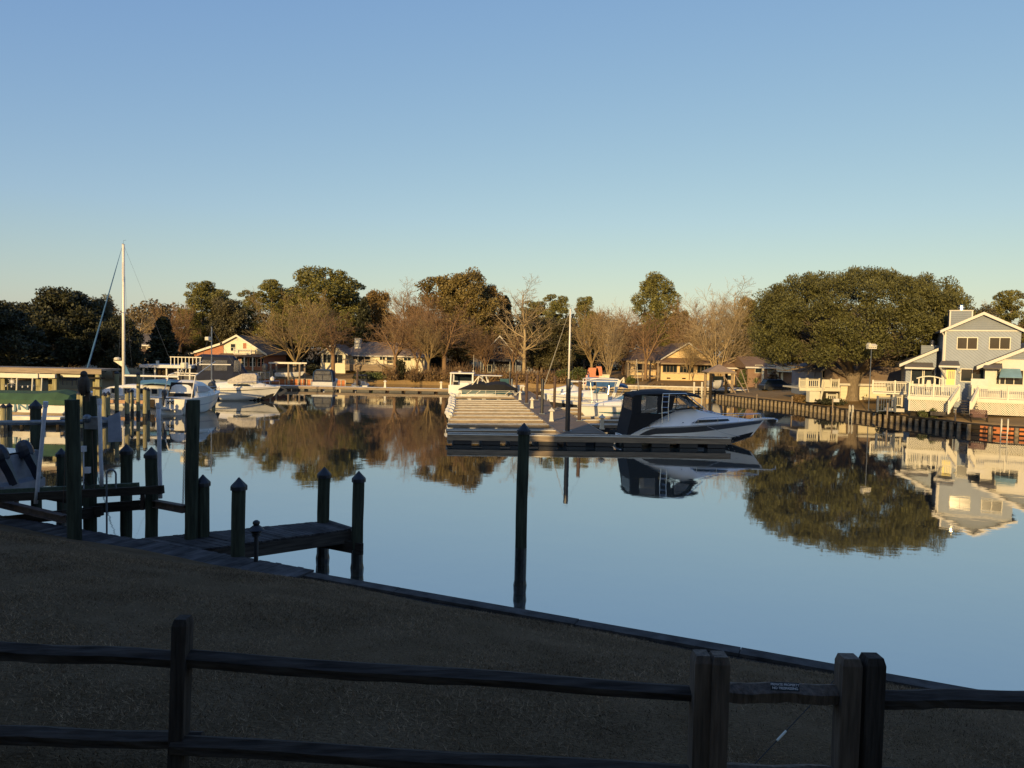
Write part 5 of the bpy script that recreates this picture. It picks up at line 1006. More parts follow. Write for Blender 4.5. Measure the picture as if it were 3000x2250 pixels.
swim_ladder(2946, 1228, 1290, 19, 'bright white hooped swim ladder beside the garden seat')
swim_ladder(2496, 1187, 1228, 9, 'small white hooped swim ladder below the big tree trunk')
def stake(px, yt, yb, label, panel=False):
    p = W(px, yb, .65); D = p.y + .4; p = at(px, yb, D); zt = at(px, yt, D).z
    t = thing('bank_post', label, 'post', (p.x, p.y, .6), 0, 'slim pale posts on the right bank'); q = MB(); q.tube([(0, 0, -.1), (0, 0, zt - .6)], .06, 7); q.build('pole', M.dockside, t)
    if panel: q = MB(); q.ab(.06, .62, -.02, .02, zt - .95, zt - .62); q.build('sign_panel', M.trim, t)
stake(2217, 1155, 1180, 'slim pale post where the bank lawn begins'); stake(2320, 1160, 1187, 'slim pale post at the shrubs before the white deck'); stake(2439, 1167, 1200, 'pale post with a blank white panel on the bulkhead', True)
stake(2599, 1180, 1222, 'slim grey post before the small picket gate'); stake(2798, 1201, 1238, 'slim pale post on the lawn edge below the stairs')
p = at(2868, 1238, 60.2); gs = thing('slatted_bench', 'dark reddish slatted garden seat on the right bank by the swim ladder', 'garden seat', (p.x, p.y, .66), R(-25))
M.redwood = mat('reddish_slats', (.14, .07, .055), .7, var=.3, scale=4)
q = MB()
for k in range(6): z = .42 + k * .1; q.bar((-.62, .35 + k * .045, z), (.62, .35 + k * .045, z), .02, .085)
q.build('backrest', M.redwood, gs)
q = MB()
for k in range(5): q.bar((-.62, -.25 + k * .12, .40), (.62, -.25 + k * .12, .40), .10, .025)
q.build('seat', M.redwood, gs)
for x in (-.55, .55): q = MB(); q.bar((x, -.3, -.1), (x, -.3, .62), .07); q.bar((x, .3, -.1), (x, .55, .9), .06); q.bar((x, -.32, .62), (x, .42, .62), .1, .03); q.build('leg', M.darkwood, gs)
# birdhouse on its pole
p = at(2545, 1190, 69.5); zt = at(2553, 1022, p.y).z; bd = thing('birdhouse', 'white gabled martin house on a tall thin pole before the big tree', 'birdhouse', (p.x, p.y, .8)); dx = at(2553, 1022, p.y).x - p.x; h = zt - .8
q = MB(); q.tube([(0, 0, -.2), (dx, 0, h)], .04, 7); q.build('pole', M.galv, bd)
q = MB(); q.prism([(dx - .38, -.25, h), (dx + .38, -.25, h), (dx + .38, -.25, h + .28), (dx - .38, -.25, h + .28)], (0, .5, 0)); bx = q.build('box', M.white, bd)
q = MB(); q.prism([(dx - .42, -.3, h + .285), (dx + .42, -.3, h + .285), (dx + .36, 0, h + .46), (dx - .36, 0, h + .46)], (0, .02, .02)); q.prism([(dx - .42, .3, h + .285), (dx + .42, .3, h + .285), (dx + .36, 0, h + .46), (dx - .36, 0, h + .46)], (0, -.02, .02)); q.build('roof', M.white, bd)
q = MB(); q.prism([(dx - .42, -.28, h + .3), (dx - .1, -.28, h + .3), (dx - .26, -.28, h + .56)], (0, .56, 0)); q.build('gable', M.white, bd)
for k in range(4): q = MB(); q._lathe([(.05, 0), (.05, .004)], (0, 0, 0), 8); o = q.build('entry_hole', M.black, bd); o.rotation_euler = (R(90), 0, 0); o.location = (dx - .27 + k * .18, -.252, h + .13)

# ------------------------------------------------------------------ blue-grey townhouses on the right
TD = 67.0; tx = at(2767, 1000, TD).x; GZ = 1.15
TA = R(-25); th = thing('townhouse', 'blue-grey two storey townhouse with white decks, lattice and teal awning', 'house', (tx, TD, GZ), TA)
TM = Matrix.Translation((tx, TD, GZ)) @ Matrix.Rotation(TA, 4, 'Z'); TI = TM.inverted(); CAM_L = TI @ Vector((0, 0, EYE))
def lp(px, py, D):                       # photo pixel -> house coordinates on the vertical plane D - TD behind the front
    d = TI.to_3x3() @ ray(px, py); return CAM_L + d * ((D - TD - CAM_L.y) / d.y)
def lx(px, D=TD): return lp(px, 1060, D).x
def lz(px, py, D=TD): return lp(px, py, D).z
def tw(x, y, z=0): return TM @ Vector((x, y, z))
zE, zR_ = lz(2767, 968), lz(2874, 921); xR = lx(2874); wR = xR * 2
gable(th, 0, wR, 0, 11, -1, zE, zR_, M.diag, M.roofgrey, .38, xr=xR)
q = MB(); q.prism([(.05, -.04, zE + .05), (wR - .05, -.04, zE + .05), (xR, -.04, zR_ - .06)], (0, .037, 0)); q.build('gable_siding', M.bluegrey, th)
q = MB(); q.ab(.0, wR, -.06, -.003, zE - .06, zE + .05); q.ab(.0, .12, -.05, -.003, 0, zE - .06); q.build('corner_trim', M.trim, th)
q = MB(); q.tube([(-.3, -.2, zE + .02), (-.18, -.1, zE - .25), (-.06, -.05, zE - .45), (-.06, -.05, .3)], .06, 6); q.build('downpipe', M.trim, th)
for px, gm in ((2831, None), (2926, None)):
    w_ = 48 / F * TD; zz = lz(px, 1022); f = win(th, lx(px), zz, w_, lz(px, 990) - zz, mull=2)
    q = MB(); q.ab(lx(px) + .02, lx(px) + w_ / 2 - .02, -.021, -.019, zz + .02, zz + 1.0); q.build('blind', M.blinds, th).parent = f
    f.children[0].scale = (1, 1, 1)
win(th, lx(2850), lz(2850, 1117), 1.7, 1.05, mull=2)
zz = lz(2786, 1128); q = MB(); q.ab(lx(2774), lx(2799), -.06, -.003, zz, lz(2786, 1081)); dr = q.build('door', M.yellowdoor, th)
q = MB(); q.ab(lx(2771), lx(2774), -.08, -.004, zz, lz(2786, 1079)); q.ab(lx(2799), lx(2802), -.08, -.004, zz, lz(2786, 1079)); q.ab(lx(2771), lx(2802), -.08, -.004, lz(2786, 1079), lz(2786, 1076)); q.build('door_frame', M.white, th).parent = dr
q = MB()
for k in range(4): x = lx(2780) + k * .13; q.ab(x, x + .09, -.066, -.06, zz + .55, zz + 1.25)
q.build('door_glass', M.blinds, th).parent = dr
q = MB(); q._lathe([(.09, 0), (.12, .1), (.05, .2)], (lx(2812), -.12, lz(2812, 1094)), 8); q.build('wall_lamp', M.white, th)
q = MB(); a, b = lx(2747), lx(2808); q.prism([(a, -1.2, lz(2770, 1072)), (b, -1.2, lz(2770, 1072)), (b, 0, lz(2770, 1059)), (a + .3, 0, lz(2770, 1059))], (0, 0, .08)); hd = q.build('door_hood', M.roofgrey, th)
q = MB(); q.ab(a, b, -1.24, -1.205, lz(2770, 1076), lz(2770, 1071)); q.bar((a + .1, -1.1, lz(2770, 1075)), (a + .75, -.08, lz(2770, 1110)), .1, .1); q.build('hood_bracket', M.trim, th).parent = hd
a, b = lx(2774, TD + 5), lx(2841, TD + 5); q = MB(); q.ab(a, b, 4.4, 5.9, zE - .3, lz(2800, 912, TD + 5)); ch = q.build('chimney', M.bluegrey, th)
q = MB(); q.ab(a - .05, b + .05, 4.35, 5.95, lz(2800, 912, TD + 5), lz(2800, 911, TD + 5) + .05); q.ab(a - .02, a + .1, 4.36, 4.397, zE - .3, lz(2800, 912, TD + 5) - .02); q.ab(b - .1, b + .02, 4.36, 4.397, zE - .3, lz(2800, 912, TD + 5) - .02); q.build('chimney_trim', M.trim, th).parent = ch
q = MB(); z0 = lz(2810, 911, TD + 5); q._lathe([(.22, 0), (.22, .25), (.32, .28), (.32, .36), (.18, .4), (.18, .5), (.28, .52), (.05, .6)], (lx(2809, TD + 5), 5.1, z0), 10); q.build('flue', M.steel, th).parent = ch
# left wing (lean-to roof rising to the right)
WD = 2.2; a, b = lx(2655, TD + WD), lx(2743, TD + WD); z0, z1 = lz(2655, 1064, TD + WD), lz(2743, 1027, TD + WD); s = (z1 - z0) / (b - a)
q = MB(); q.prism([(a, WD, -1), (b, WD, -1), (b, WD, z1 - .05), (a, WD, z0 - .05)], (0, 8, 0)); q.build('wing_wall', M.trim if False else M.diag, th)
q = MB(); q.prism([(a - .55, WD - .35, z0 - .55 * s), (b + .1, WD - .35, z1 + .1 * s), (b + .1, WD - .35, z1 + .1 * s + .18), (a - .55, WD - .35, z0 - .55 * s + .18)], (0, 8.5, 0)); q.build('wing_roof', M.roofgrey, th)
q = MB(); q.prism([(a - .58, WD - .40, z0 - .58 * s - .08), (b + .1, WD - .40, z1 - .02), (b + .1, WD - .40, z1 + .24), (a - .58, WD - .40, z0 - .58 * s + .2)], (0, .047, 0)); q.build('bargeboard', M.trim, th)
q = MB(); q.ab(b, 0, WD + 1.2, 10, -1, lz(2755, 1020, TD + WD + 1)); q.build('link_wall', M.bluesid, th)
q = MB(); q.prism([(lx(2650, TD + WD), WD - .9, lz(2690, 1077, TD + WD)), (lx(2733, TD + WD), WD - .9, lz(2690, 1077, TD + WD)), (lx(2733, TD + WD), WD - .004, lz(2690, 1064, TD + WD)), (lx(2655, TD + WD), WD - .004, lz(2690, 1064, TD + WD))], (0, 0, .08)); pr_ = q.build('porch_roof', M.roofgrey, th)
q = MB(); q.ab(lx(2650, TD + WD), lx(2733, TD + WD), WD - .94, WD - .905, lz(2690, 1081, TD + WD), lz(2690, 1076, TD + WD)); q.build('porch_fascia', M.trim, th).parent = pr_
win(th, lx(2690, TD + WD), lz(2690, 1126, TD + WD), 1.0, 1.45, y=WD, mull=1); win(th, lx(2722, TD + WD), lz(2722, 1126, TD + WD), .9, 1.45, y=WD, mull=1)
a2, b2 = lx(2697, TD + 4.5), lx(2757, TD + 4.5); q = MB(); q.ab(a2, b2, 4.5, 5.6, 2, lz(2725, 1012, TD + 4.5)); ch = q.build('chimney', M.bluegrey, th); q = MB(); z0 = lz(2725, 1012, TD + 4.5); q._lathe([(.2, 0), (.2, .28), (.28, .3), (.28, .36), (.15, .4), (.22, .52), (.05, .56)], (lx(2730, TD + 4.5), 5, z0), 10); q.build('flue', M.steel, th).parent = ch
# right section, standing forward
FD = -1.6; a = lx(2882, TD + FD); z0, z1 = lz(2875, 1072, TD + FD), lz(3000, 1026, TD + FD); bx = lx(3000, TD + FD); s = (z1 - z0) / (bx - a); bx2 = a + 9; zt2 = z0 + s * (bx2 - a)
q = MB(); q.prism([(a + .25, FD, -1), (bx2, FD, -1), (bx2, FD, zt2 - .05), (a + .25, FD, z0)], (0, 8, 0)); q.build('right_wall', M.trim, th)
q = MB(); q.prism([(a + 1.6, FD - .03, z0 + .62), (bx2, FD - .03, z0 + .62), (bx2, FD - .03, zt2 - .1), (a + 1.7, FD - .03, z0 + s * 1.4)], (0, .027, 0)); q.build('right_gable_siding', M.bluegrey, th)
q = MB(); q.prism([(a - .5, FD - .4, z0 - .5 * s), (bx2, FD - .4, zt2), (bx2, FD - .4, zt2 + .2), (a - .5, FD - .4, z0 - .5 * s + .2)], (0, 8.5, 0)); q.build('right_roof', M.roofgrey, th)
q = MB(); q.prism([(a - .55, FD - .45, z0 - .55 * s - .06), (bx2, FD - .45, zt2 - .06), (bx2, FD - .45, zt2 + .26), (a - .55, FD - .45, z0 - .55 * s + .24)], (0, .047, 0)); q.build('bargeboard', M.trim, th)
q = MB(); q.prism([(lx(2876, TD + FD), FD - 1.0, lz(2900, 1080, TD + FD)), (lx(2932, TD + FD), FD - 1.0, lz(2900, 1080, TD + FD)), (lx(2936, TD + FD), FD - .005, lz(2900, 1066, TD + FD)), (lx(2886, TD + FD), FD - .005, lz(2900, 1066, TD + FD))], (0, 0, .08)); q.build('entry_hood', M.roofgrey, th)
q = MB(); x0, x1 = lx(2923, TD + FD), lx(2990, TD + FD); zA, zB_ = lz(2955, 1081, TD + FD), lz(2955, 1106, TD + FD); q.prism([(x0, FD - 1.1, zB_), (x1, FD - 1.1, zB_), (x1, FD - .01, zA), (x0 + .3, FD - .01, zA)], (0, 0, .04)); q.build('awning', M.awning, th)
win(th, lx(2960, TD + FD), lz(2960, 1126, TD + FD), 1.9, 1.2, y=FD, mull=3, gm=M.glass); win(th, lx(2910, TD + FD), lz(2910, 1128, TD + FD), 1.0, 1.9, y=FD, mull=1, gm=M.trim, name='door')
# decks
DD = 63.0; dz = 2.45 - GZ; yF = DD - TD
x0, x1 = lx(2668, DD), lx(2812, DD)
q = MB(); q.ab(x0 - .1, x1 + .1, yF, -.01, dz - .12, dz); q.ab(x0 - .12, x1 + .12, yF - .05, yF - .003, dz - .3, dz + .02); q.build('deck', M.white, th)
xm = (x0 + x1) / 2
rail_panel(th, (x0, yF + .08, dz), (xm - .07, yF + .08, dz), 1.05, posts=1); rail_panel(th, (xm, yF + .08, dz), (x1, yF + .08, dz), 1.05, posts=2); rail_panel(th, (x0, yF + .2, dz), (x0, -.2, dz), 1.05, posts=0)
lattice(th, x0, x1 - .55, yF + .03, .12 - .1, dz - .3)
q = MB(); q.ab(x0 + .2, x1 - .2, yF + .8, yF + .9, -.5, dz - .13); q.build('deck_skirt_back', M.darkwood, th)
xb0, xb1 = lx(2560, 69), lx(2666, 69); q = MB(); q.ab(xb0, x0 + .4, 69 - TD, 72 - TD, dz - .15, dz - .002); q.build('rear_deck', M.white, th); rail_panel(th, (xb0, 69.05 - TD, dz), (xb0 + 1.83, 69.05 - TD, dz), 1.05, posts=1); rail_panel(th, (xb0 + 1.9, 69.05 - TD, dz), (xb1 + .3, 69.05 - TD, dz), 1.05)
# stairs
sx0, sx1 = x1 + .1, x1 + 1.35; n = 6
q = MB()
for k in range(n): z = dz - (k + 1) * dz / (n + .5); q.ab(sx0 - k * .0, sx1, yF - .05 - (k + 1) * .28, yF - k * .28 - .06, z - .06, z)
q.build('stair_treads', M.deckwood, th)
xs = lx(2774, DD - 1.7); ys = yF - 1.85
rail_panel(th, (sx0 - .05, yF, dz), (sx0 - .05 - .9, ys, .02), 1.0, name='stair_railing'); rail_panel(th, (sx1 + .1, yF, dz), (sx1 - .65, ys, .02), 1.0, name='stair_railing')
x0, x1 = lx(2853, DD), lx(3000, DD) + 6
q = MB(); q.ab(x0 - .1, x1, yF, FD - .06, dz - .12, dz); q.ab(x0 - .12, x1, yF - .05, yF - .003, dz - .3, dz + .02); q.build('deck', M.white, th)
for k in range(4): a_ = x0 + 2.55 * k; rail_panel(th, (a_, yF + .08, dz), (a_ + 2.48, yF + .08, dz), 1.05, posts=1)
rail_panel(th, (x0, yF + .2, dz), (x0, FD - .2, dz), 1.05, posts=0)
lattice(th, x0, x0 + 4.05, yF + .03, .0, dz - .3); lattice(th, x0 + 4.1, x1, yF + .03, .0, dz - .3)
q = MB(); q.ab(x0 + .2, x1, yF + .8, yF + .9, -.5, dz - .13); q.build('deck_skirt_back', M.darkwood, th)
q = MB(); q.ab(x0 + .05, lx(2898, DD + 1.6), yF + 1.6, yF + 1.66, dz, dz + 1.65); q.build('wind_screen', M.trim, th)
# white arbour on the deck
ax = lx(2725, DD + 1.5); ar = thing('arbour', 'white garden arbour with lattice sides on the front deck', 'arbour', tw(ax, DD + 1.5 - TD, dz), TA)
for s in (-.8, -.45, .45, .8): q = MB(); q.bar((s, 0, 0), (s, 0, 1.55), .09, .09, up=(0, 1, 0)); q.build('post', M.white, ar)
q = MB()
for k in range(9): f = -1 + k / 4; g = -1 + (k + 1) / 4; k < 8 and q.bar((f, -.05, 1.75 - .22 * f * f), (g, -.05, 1.75 - .22 * g * g), .25, .09)
q.build('arched_top', M.white, ar)
for s in (-.62, .62):
    q = MB(); q.ab(s - .14, s + .14, -.02, .02, .05, .12); q.ab(s - .14, s + .14, -.02, .02, .9, .97)
    for k in range(3): q.bar((s - .1 + k * .1, 0, .1), (s - .1 + k * .1, 0, .95), .03, .03, up=(0, 1, 0))
    q.build('side_lattice', M.white, ar)
q = MB(); q._lathe([(.02, 0), (.16, .1), (.2, .5), (.06, .95)], (0, .1, .2), 8); hm = thing('hanging_towel', 'white and navy cloth hanging in the arbour', 'cloth', tw(ax - .02, DD + 1.65 - TD, dz + .35), TA); q = MB(); q.rings([[(-.22 * k, 0, z), (.1 * k, .03, z), (.22 * k, 0, z), (.1 * k, .06, z)] for k, z in ((.3, 0), (1.1, .35), (.8, .8), (.6, 1.05))]); q.build('cloth', M.white, hm); q = MB(); q.ab(-.3, .3, .1, .14, .1, 1.15); q.build('dark_cloth', M.navy, hm)
# grey gate and steps in front of the rear deck
p0, p1 = at(2570, 1195, 65.5), at(2655, 1195, 65.5); gt = thing('picket_gate', 'small weathered picket fence with a white end panel before the rear deck', 'fence', (p0.x, 65.5, .95))
rail_panel(gt, (0, 0, 0), ((p1.x - p0.x) * .62, 0, 0), 1.3, M.galv, pitch=.2, name='grey_panel'); rail_panel(gt, ((p1.x - p0.x) * .7, .8, .45), (p1.x - p0.x, .8, .45), .95, M.white, name='white_panel'); q = MB(); q.ab((p1.x - p0.x) * .5, p1.x - p0.x, .3, 1.4, 0, .3); q.build('step', M.trim, gt)
bx_ = thing('planter_box', 'low grey timber planter at the foot of the stairs', 'planter', tw(lx(2756, DD - 1), yF - 1.0, -.12), TA); q = MB(); q.ab(-.6, .6, -.2, .2, -.1, .22); q.build('box', M.deckwood, bx_); q = MB(); q.ab(-.55, .55, -.15, .15, .18, .226); q.build('soil', M.darkwood, bx_)

# ------------------------------------------------------------------ white deck house under the big tree
DD2 = 79.5; hx = at(2400, 1130, DD2).x; gh = thing('deck_house', 'shaded grey gabled house with a bright white deck left of the big trunk', 'house', (hx, DD2, 1.35))
def l2(px, D=DD2): return at(px, 1130, D).x - hx
def z2(py, D=DD2, px=2400): return at(px, py, D).z - 1.35
gable(gh, l2(2408, DD2 + 5), l2(2452, DD2 + 5), 5, 13, -1, z2(1085, DD2 + 5), z2(1068, DD2 + 5), M.bluegrey, M.roofgrey, .3)
q = MB(); q.ab(l2(2385, DD2 + 7), l2(2480, DD2 + 7), 7, 14, -1, z2(1082, DD2 + 7)); q.build('main_wall', M.bluegrey, gh); q = MB(); q.prism([(l2(2378, DD2 + 7), 6.6, z2(1083, DD2 + 7)), (l2(2490, DD2 + 7), 6.6, z2(1083, DD2 + 7)), (l2(2490, DD2 + 7), 10.5, z2(1055, DD2 + 7)), (l2(2378, DD2 + 7), 10.5, z2(1055, DD2 + 7))], (0, 0, .15)); q.build('main_roof', M.roofgrey, gh)
win(gh, l2(2440, DD2 + 5), z2(1106, DD2 + 5), .8, .9, y=5, mull=1); win(gh, l2(2420, DD2 + 5), z2(1106, DD2 + 5), .9, .9, y=5, mull=1)
dzz = z2(1136); q = MB(); q.ab(l2(2342), l2(2462), 0, 4.9, dzz - .15, dzz); q.ab(l2(2342), l2(2462), -.05, -.003, dzz - .35, dzz + .02); q.build('deck', M.white, gh)
for a_, b_ in ((2342, 2366), (2366, 2404), (2404, 2434), (2434, 2462)):
    if a_ == 2404: q = MB(); q.prism([(l2(2406), -.02, dzz + .05), (l2(2434), -.02, dzz + .05), (l2(2430), -.02, dzz + .9), (l2(2408), -.02, dzz + .9)], (0, .05, 0)); q.build('solid_panel', M.white, gh)
    else: rail_panel(gh, (l2(a_), .05, dzz), (l2(b_) - .14, .05, dzz), .9, pitch=.19 if a_ > 2342 else .11, bal=.07)
q = MB(); q.ab(l2(2362), l2(2392), -1.0, -.06, -.45, dzz - .36); q.build('storage_box', M.white, gh); rail_panel(gh, (l2(2412), -.2, dzz - .1), (l2(2388), -1.6, -.4), .8, name='stair_railing', pitch=.2); rail_panel(gh, (l2(2416), -.6, -.5), (l2(2446), -.6, -.5), .9, name='lower_railing', pitch=.2, bal=.07)
q = MB(); q.ab(l2(2404), l2(2462), .4, .5, -1, dzz - .16); q.build('skirt', M.darkwood, gh)
sh = at(2530, 1120, 80); gs2 = thing('white_shed', 'low pale house wall and roof showing right of the big trunk', 'house', (sh.x + 1.5, 81, 1.2))
eaves(gs2, -3.5, 6.0, 0, 6, -1, 1.9, 3.6, M.cream, M.rooftan, .4); win(gs2, 2, .5, 1.0, 1.1, y=0)
# dark parked car and brick house at the end of the right lawn
cp = at(2330, 1110, 98); cr = thing('parked_car', 'dark station wagon parked in the shade left of the white deck', 'car', (cp.x - 2.2, 98.5, bank_z(cp.x, 98.5) + .02), R(8))
cz = [(-2.1, .55, .75), (-2.0, .6, 1.0), (-1.0, .62, 1.05), (-.5, .6, 1.1)]
q = MB(); q.rings([[(x, -.88 * k, .3), (x, .88 * k, .3), (x, .9 * k, .7), (x, .82 * k, zt), (x, -.82 * k, zt), (x, -.9 * k, .7)] for x, k, zt in ((-2.25, .9, .8), (-2.1, 1, 1.0), (-.9, 1, 1.02), (.9, 1, 1.02), (2.0, 1, .95), (2.3, .9, .75))]); q.build('body', M.carpaint, cr, smooth=False)
q = MB(); q.rings([[(x, -.78 * k, z0), (x, .78 * k, z0), (x, .62 * k, z1), (x, -.62 * k, z1)] for x, k, z0, z1 in ((-2.0, 1, 1.0, 1.05), (-1.7, 1, 1.0, 1.55), (.3, 1, 1.02, 1.6), (1.2, 1, 1.0, 1.05))]); q.build('cabin_glass', M.glass, cr)
q = MB(); q.rings([[(x, -.64, 1.52), (x, .64, 1.52), (x, .58, 1.64), (x, -.58, 1.64)] for x in (-1.68, .3)]); q.build('roof', M.carpaint, cr)
for x in (-1.4, 1.4):
    for y in (-.8, .8): q = MB(); q._lathe([(.2, -.1), (.34, -.1), (.34, .1), (.2, .1)], (0, 0, 0), 14); o = q.build('wheel', M.rubber, cr); o.rotation_euler = (R(90), 0, 0); o.location = (x, y, .32)
for y in (-.6, .6): q = MB(); q.ab(2.24, 2.31, y - .18, y + .18, .6, .74); q.build('headlight', M.shiny, cr)
D = 112; bx_ = at(2240, 1100, D).x; bb = thing('brick_bungalow', 'low brown brick house with a cream porch end left of the big tree', 'house', (bx_, D, 1.5))
def l3(px, D=112): return at(px, 1100, D).x - bx_
def z3(py, px=2240, D=112): return at(px, py, D).z - 1.5
eaves(bb, l3(2190), l3(2330), 0, 8, -1, z3(1072), z3(1045), M.bbrick, M.roof, .5); win(bb, l3(2222), z3(1092), 1.0, 1.1, mull=1); win(bb, l3(2258), z3(1094), .9, 1.2, mull=1, gm=M.blinds)
for px in (2232, 2275, 2288): q = MB(); q.ab(l3(px) - .14, l3(px) + .14, -.5, -.2, -.8, z3(1074)); q.build('porch_column', M.cream, bb)
q = MB(); q.ab(l3(2270), l3(2318), -1.4, -.52, z3(1088), z3(1072)); q.build('porch_gable', M.cream, bb)

# ------------------------------------------------------------------ yellow brick house, its yard and boat house
D = 124; yx = at(2008, 1060, D).x; GY = 1.35; yh = thing('yellow_brick_house', 'yellow brick gabled house with brown roof skirt and three wide windows', 'house', (yx, D, GY))
def l4(px, D=124): return at(px, 1060, D).x - yx
def z4(py, px=2008, D=124): return at(px, py, D).z - GY
xa, xb, xr = l4(1934), l4(2086), l4(2014)
gable(yh, xa, xb, 0, 14, -1, z4(1056), z4(1006), M.ybrick, M.roof, .55, xr=xr)
q = MB(); q.prism([(xa - .8, -1.4, z4(1066)), (xb + .5, -1.4, z4(1066)), (xb + .2, -.01, z4(1051)), (xa - .3, -.01, z4(1051))], (0, 0, .12)); rs_ = q.build('roof_skirt', M.roof, yh); q = MB(); q.ab(xa - .8, xb + .5, -1.46, -1.405, z4(1068), z4(1064)); q.build('skirt_fascia', M.dockside, yh).parent = rs_
for px, w_ in ((1963, 2.3), (2012, 2.2), (2064, 2.3)): win(yh, l4(px), z4(1091), w_, 1.15, mull=4, fm=M.dockside, gm=M.glass)
for px in (1960, 2005): q = MB(); q.ab(l4(px) - .3, l4(px) + .3, -.02, .002, z4(1111), z4(1107)); q.build('foundation_vent', M.darkwood, yh)
q = MB(); q.ab(l4(1945), l4(2080), -.035, -.004, z4(1096), z4(1093)); q.build('sill_course', M.stone, yh)
q = MB(); q.add([(l4(1850), 3, z4(1062)), (xa + .2, 3, z4(1062)), (xr - .3, 8, z4(1012)), (l4(1890), 8, z4(1020)), (l4(1850), 14, z4(1062)), (xa, 14, z4(1062))], [(0, 1, 2, 3), (3, 2, 5, 4), (0, 3, 4)]); q.build('wing_roof', M.roof, yh)
q = MB(); q.ab(l4(1858), xa - .01, 3.6, 12, -1, z4(1062)); q.build('wing_wall', M.pink if False else M.ybrick, yh)
win(yh, l4(1890), z4(1095), 1.6, 1.5, y=3.6, mull=2, fm=M.dockside)
q = MB(); q.ab(l4(2068), l4(2080), 6, 7, z4(1050), z4(1010)); q.build('chimney', M.brick, yh)
pg = thing('pergola', 'open timber pergola with railing left of the yellow brick house', 'pergola', (yx + l4(1878), D - 2.0, GY)); 
W_ = l4(1922) - l4(1836)
for k in range(5): x = -W_ / 2 + W_ * k / 4; q = MB(); q.ab(x - .09, x + .09, -.09, .09, -.6, z4(1062)); q.build('post', M.dockside, pg)
q = MB(); q.ab(-W_ / 2 - .3, W_ / 2 + .3, -.15, -.095, z4(1065), z4(1060)); q.ab(-W_ / 2 - .3, W_ / 2 + .3, .095, .15, z4(1065), z4(1060)); q.build('beam', M.dockside, pg)
q = MB()
for k in range(12): x = -W_ / 2 + W_ * k / 11; q.ab(x - .04, x + .04, -.5, 2.4, z4(1060) + .005, z4(1057)); 
q.build('rafters', M.dockside, pg); rail_panel(pg, (-W_ / 2, 0, z4(1103)), (W_ / 2, 0, z4(1103)), .95, M.dockside, pitch=.9); q = MB(); q.ab(-W_ / 2, W_ / 2, .1, 2, z4(1103) - .12, z4(1103)); q.build('floor', M.dockside, pg)
hp = at(2145, 1075, 116); hh = thing('hipped_annex', 'small tan hip roofed block right of the yellow brick house', 'house', (hp.x, 117, GY))
k = 117 / F; eaves(hh, -14 * k, 14 * k, 0, 4, -1, 5.6 - (1070 - 1043.6) * k - GY, 5.6 - (1052 - 1043.6) * k - GY + .3, M.ybrick, M.roof, .6, hip=2.0); win(hh, -.1, .5, .7, .7, mull=1)
sw = thing('far_seawall', 'long low concrete seawall below the yellow brick house', 'seawall', (18, 112.4, 0))
xa, xb = at(1700, 1140, 112).x, at(2245, 1140, 112).x
q = MB(); q.ab(xa, xb, 112.0, 112.4, -1, .72); q.build('wall', M.stone, sw, world=True); q = MB(); q.ab(xa, xb, 111.9, 112.5, .724, .88); q.build('cap', M.docktop, sw, world=True)
q = MB(); q.ab(xa, xb, 111.85, 111.99, .1, .28); q.build('wale', M.darkwood, sw, world=True)
dk_ = thing('landing', 'low pale landing stage beside the boat house roof', 'dock', (at(2190, 1145, 106).x, 106, 0)); a = at(2090, 1140, 107).x; b = at(2235, 1140, 107).x; q = MB(); q.ab(a, b, 106, 108, .7, .82); q.build('deck', M.docktop, dk_, world=True)
for k in range(5): x = a + (b - a) * k / 4; q = MB(); q.tube([(x, 106.1, -1), (x, 106.1, .7)], .12, 7); q.build('support_post', M.darkwood, dk_, world=True)
D = 101; xa, xb = at(2081, 1150, D).x, at(2144, 1150, D).x; ze, zr = at(2112, 1090, D).z, at(2112, 1067, D).z
gz_ = thing('boat_house_roof', 'square brown hip roof on posts sheltering a lifted boat', 'boat shelter', ((xa + xb) / 2, D + 1.4, 0)); xc = (xa + xb) / 2; o_ = .45
q = MB(); q.add([(xa - o_, D - o_, ze), (xb + o_, D - o_, ze), (xb + o_, D + 2.8 + o_, ze), (xa - o_, D + 2.8 + o_, ze), (xc, D + 1.4, zr), (xa - o_, D - o_, ze - .12), (xb + o_, D - o_, ze - .12), (xb + o_, D + 2.8 + o_, ze - .12), (xa - o_, D + 2.8 + o_, ze - .12)], [(0, 1, 4), (1, 2, 4), (2, 3, 4), (3, 0, 4), (5, 6, 1, 0), (6, 7, 2, 1), (7, 8, 3, 2), (8, 5, 0, 3), (8, 7, 6, 5)]); q.build('roof', M.rooftan, gz_, world=True)
q = MB(); q.ab(xa - o_, xb + o_, D - o_ - .04, D - o_ - .003, ze - .2, ze + .02); q.build('fascia', M.dockside, gz_, world=True)
for x, y, m in ((xa, D, M.darkwood), (xb, D, M.dockside), (xa, D + 2.8, M.dockside), (xb, D + 2.8, M.darkwood)): q = MB(); q.tube([(x, y, -1.5), (x, y, ze - .1)], .2, 9); q.build('post', m, gz_, world=True)
bt = thing('lifted_runabout', 'white runabout hanging bow on under the hip roof', 'motor boat', (xc, D + 4.2, 1.25), R(-92)); H = Hull(5.0, 2.2, .8, 1.05, .35, .9, 1.8); H.mesh().build('hull', M.gel, bt, smooth=True); H.deck(0, .98, .06).build('deck', M.gel, bt); q = MB(); q.rings([[(x, -.8, .8), (x, .8, .8), (x, .7, z), (x, -.7, z)] for x, z in ((1.5, 1.5), (2.9, 1.55), (3.4, 1.0))]); q.build('windscreen', M.glass, bt)
q = MB()
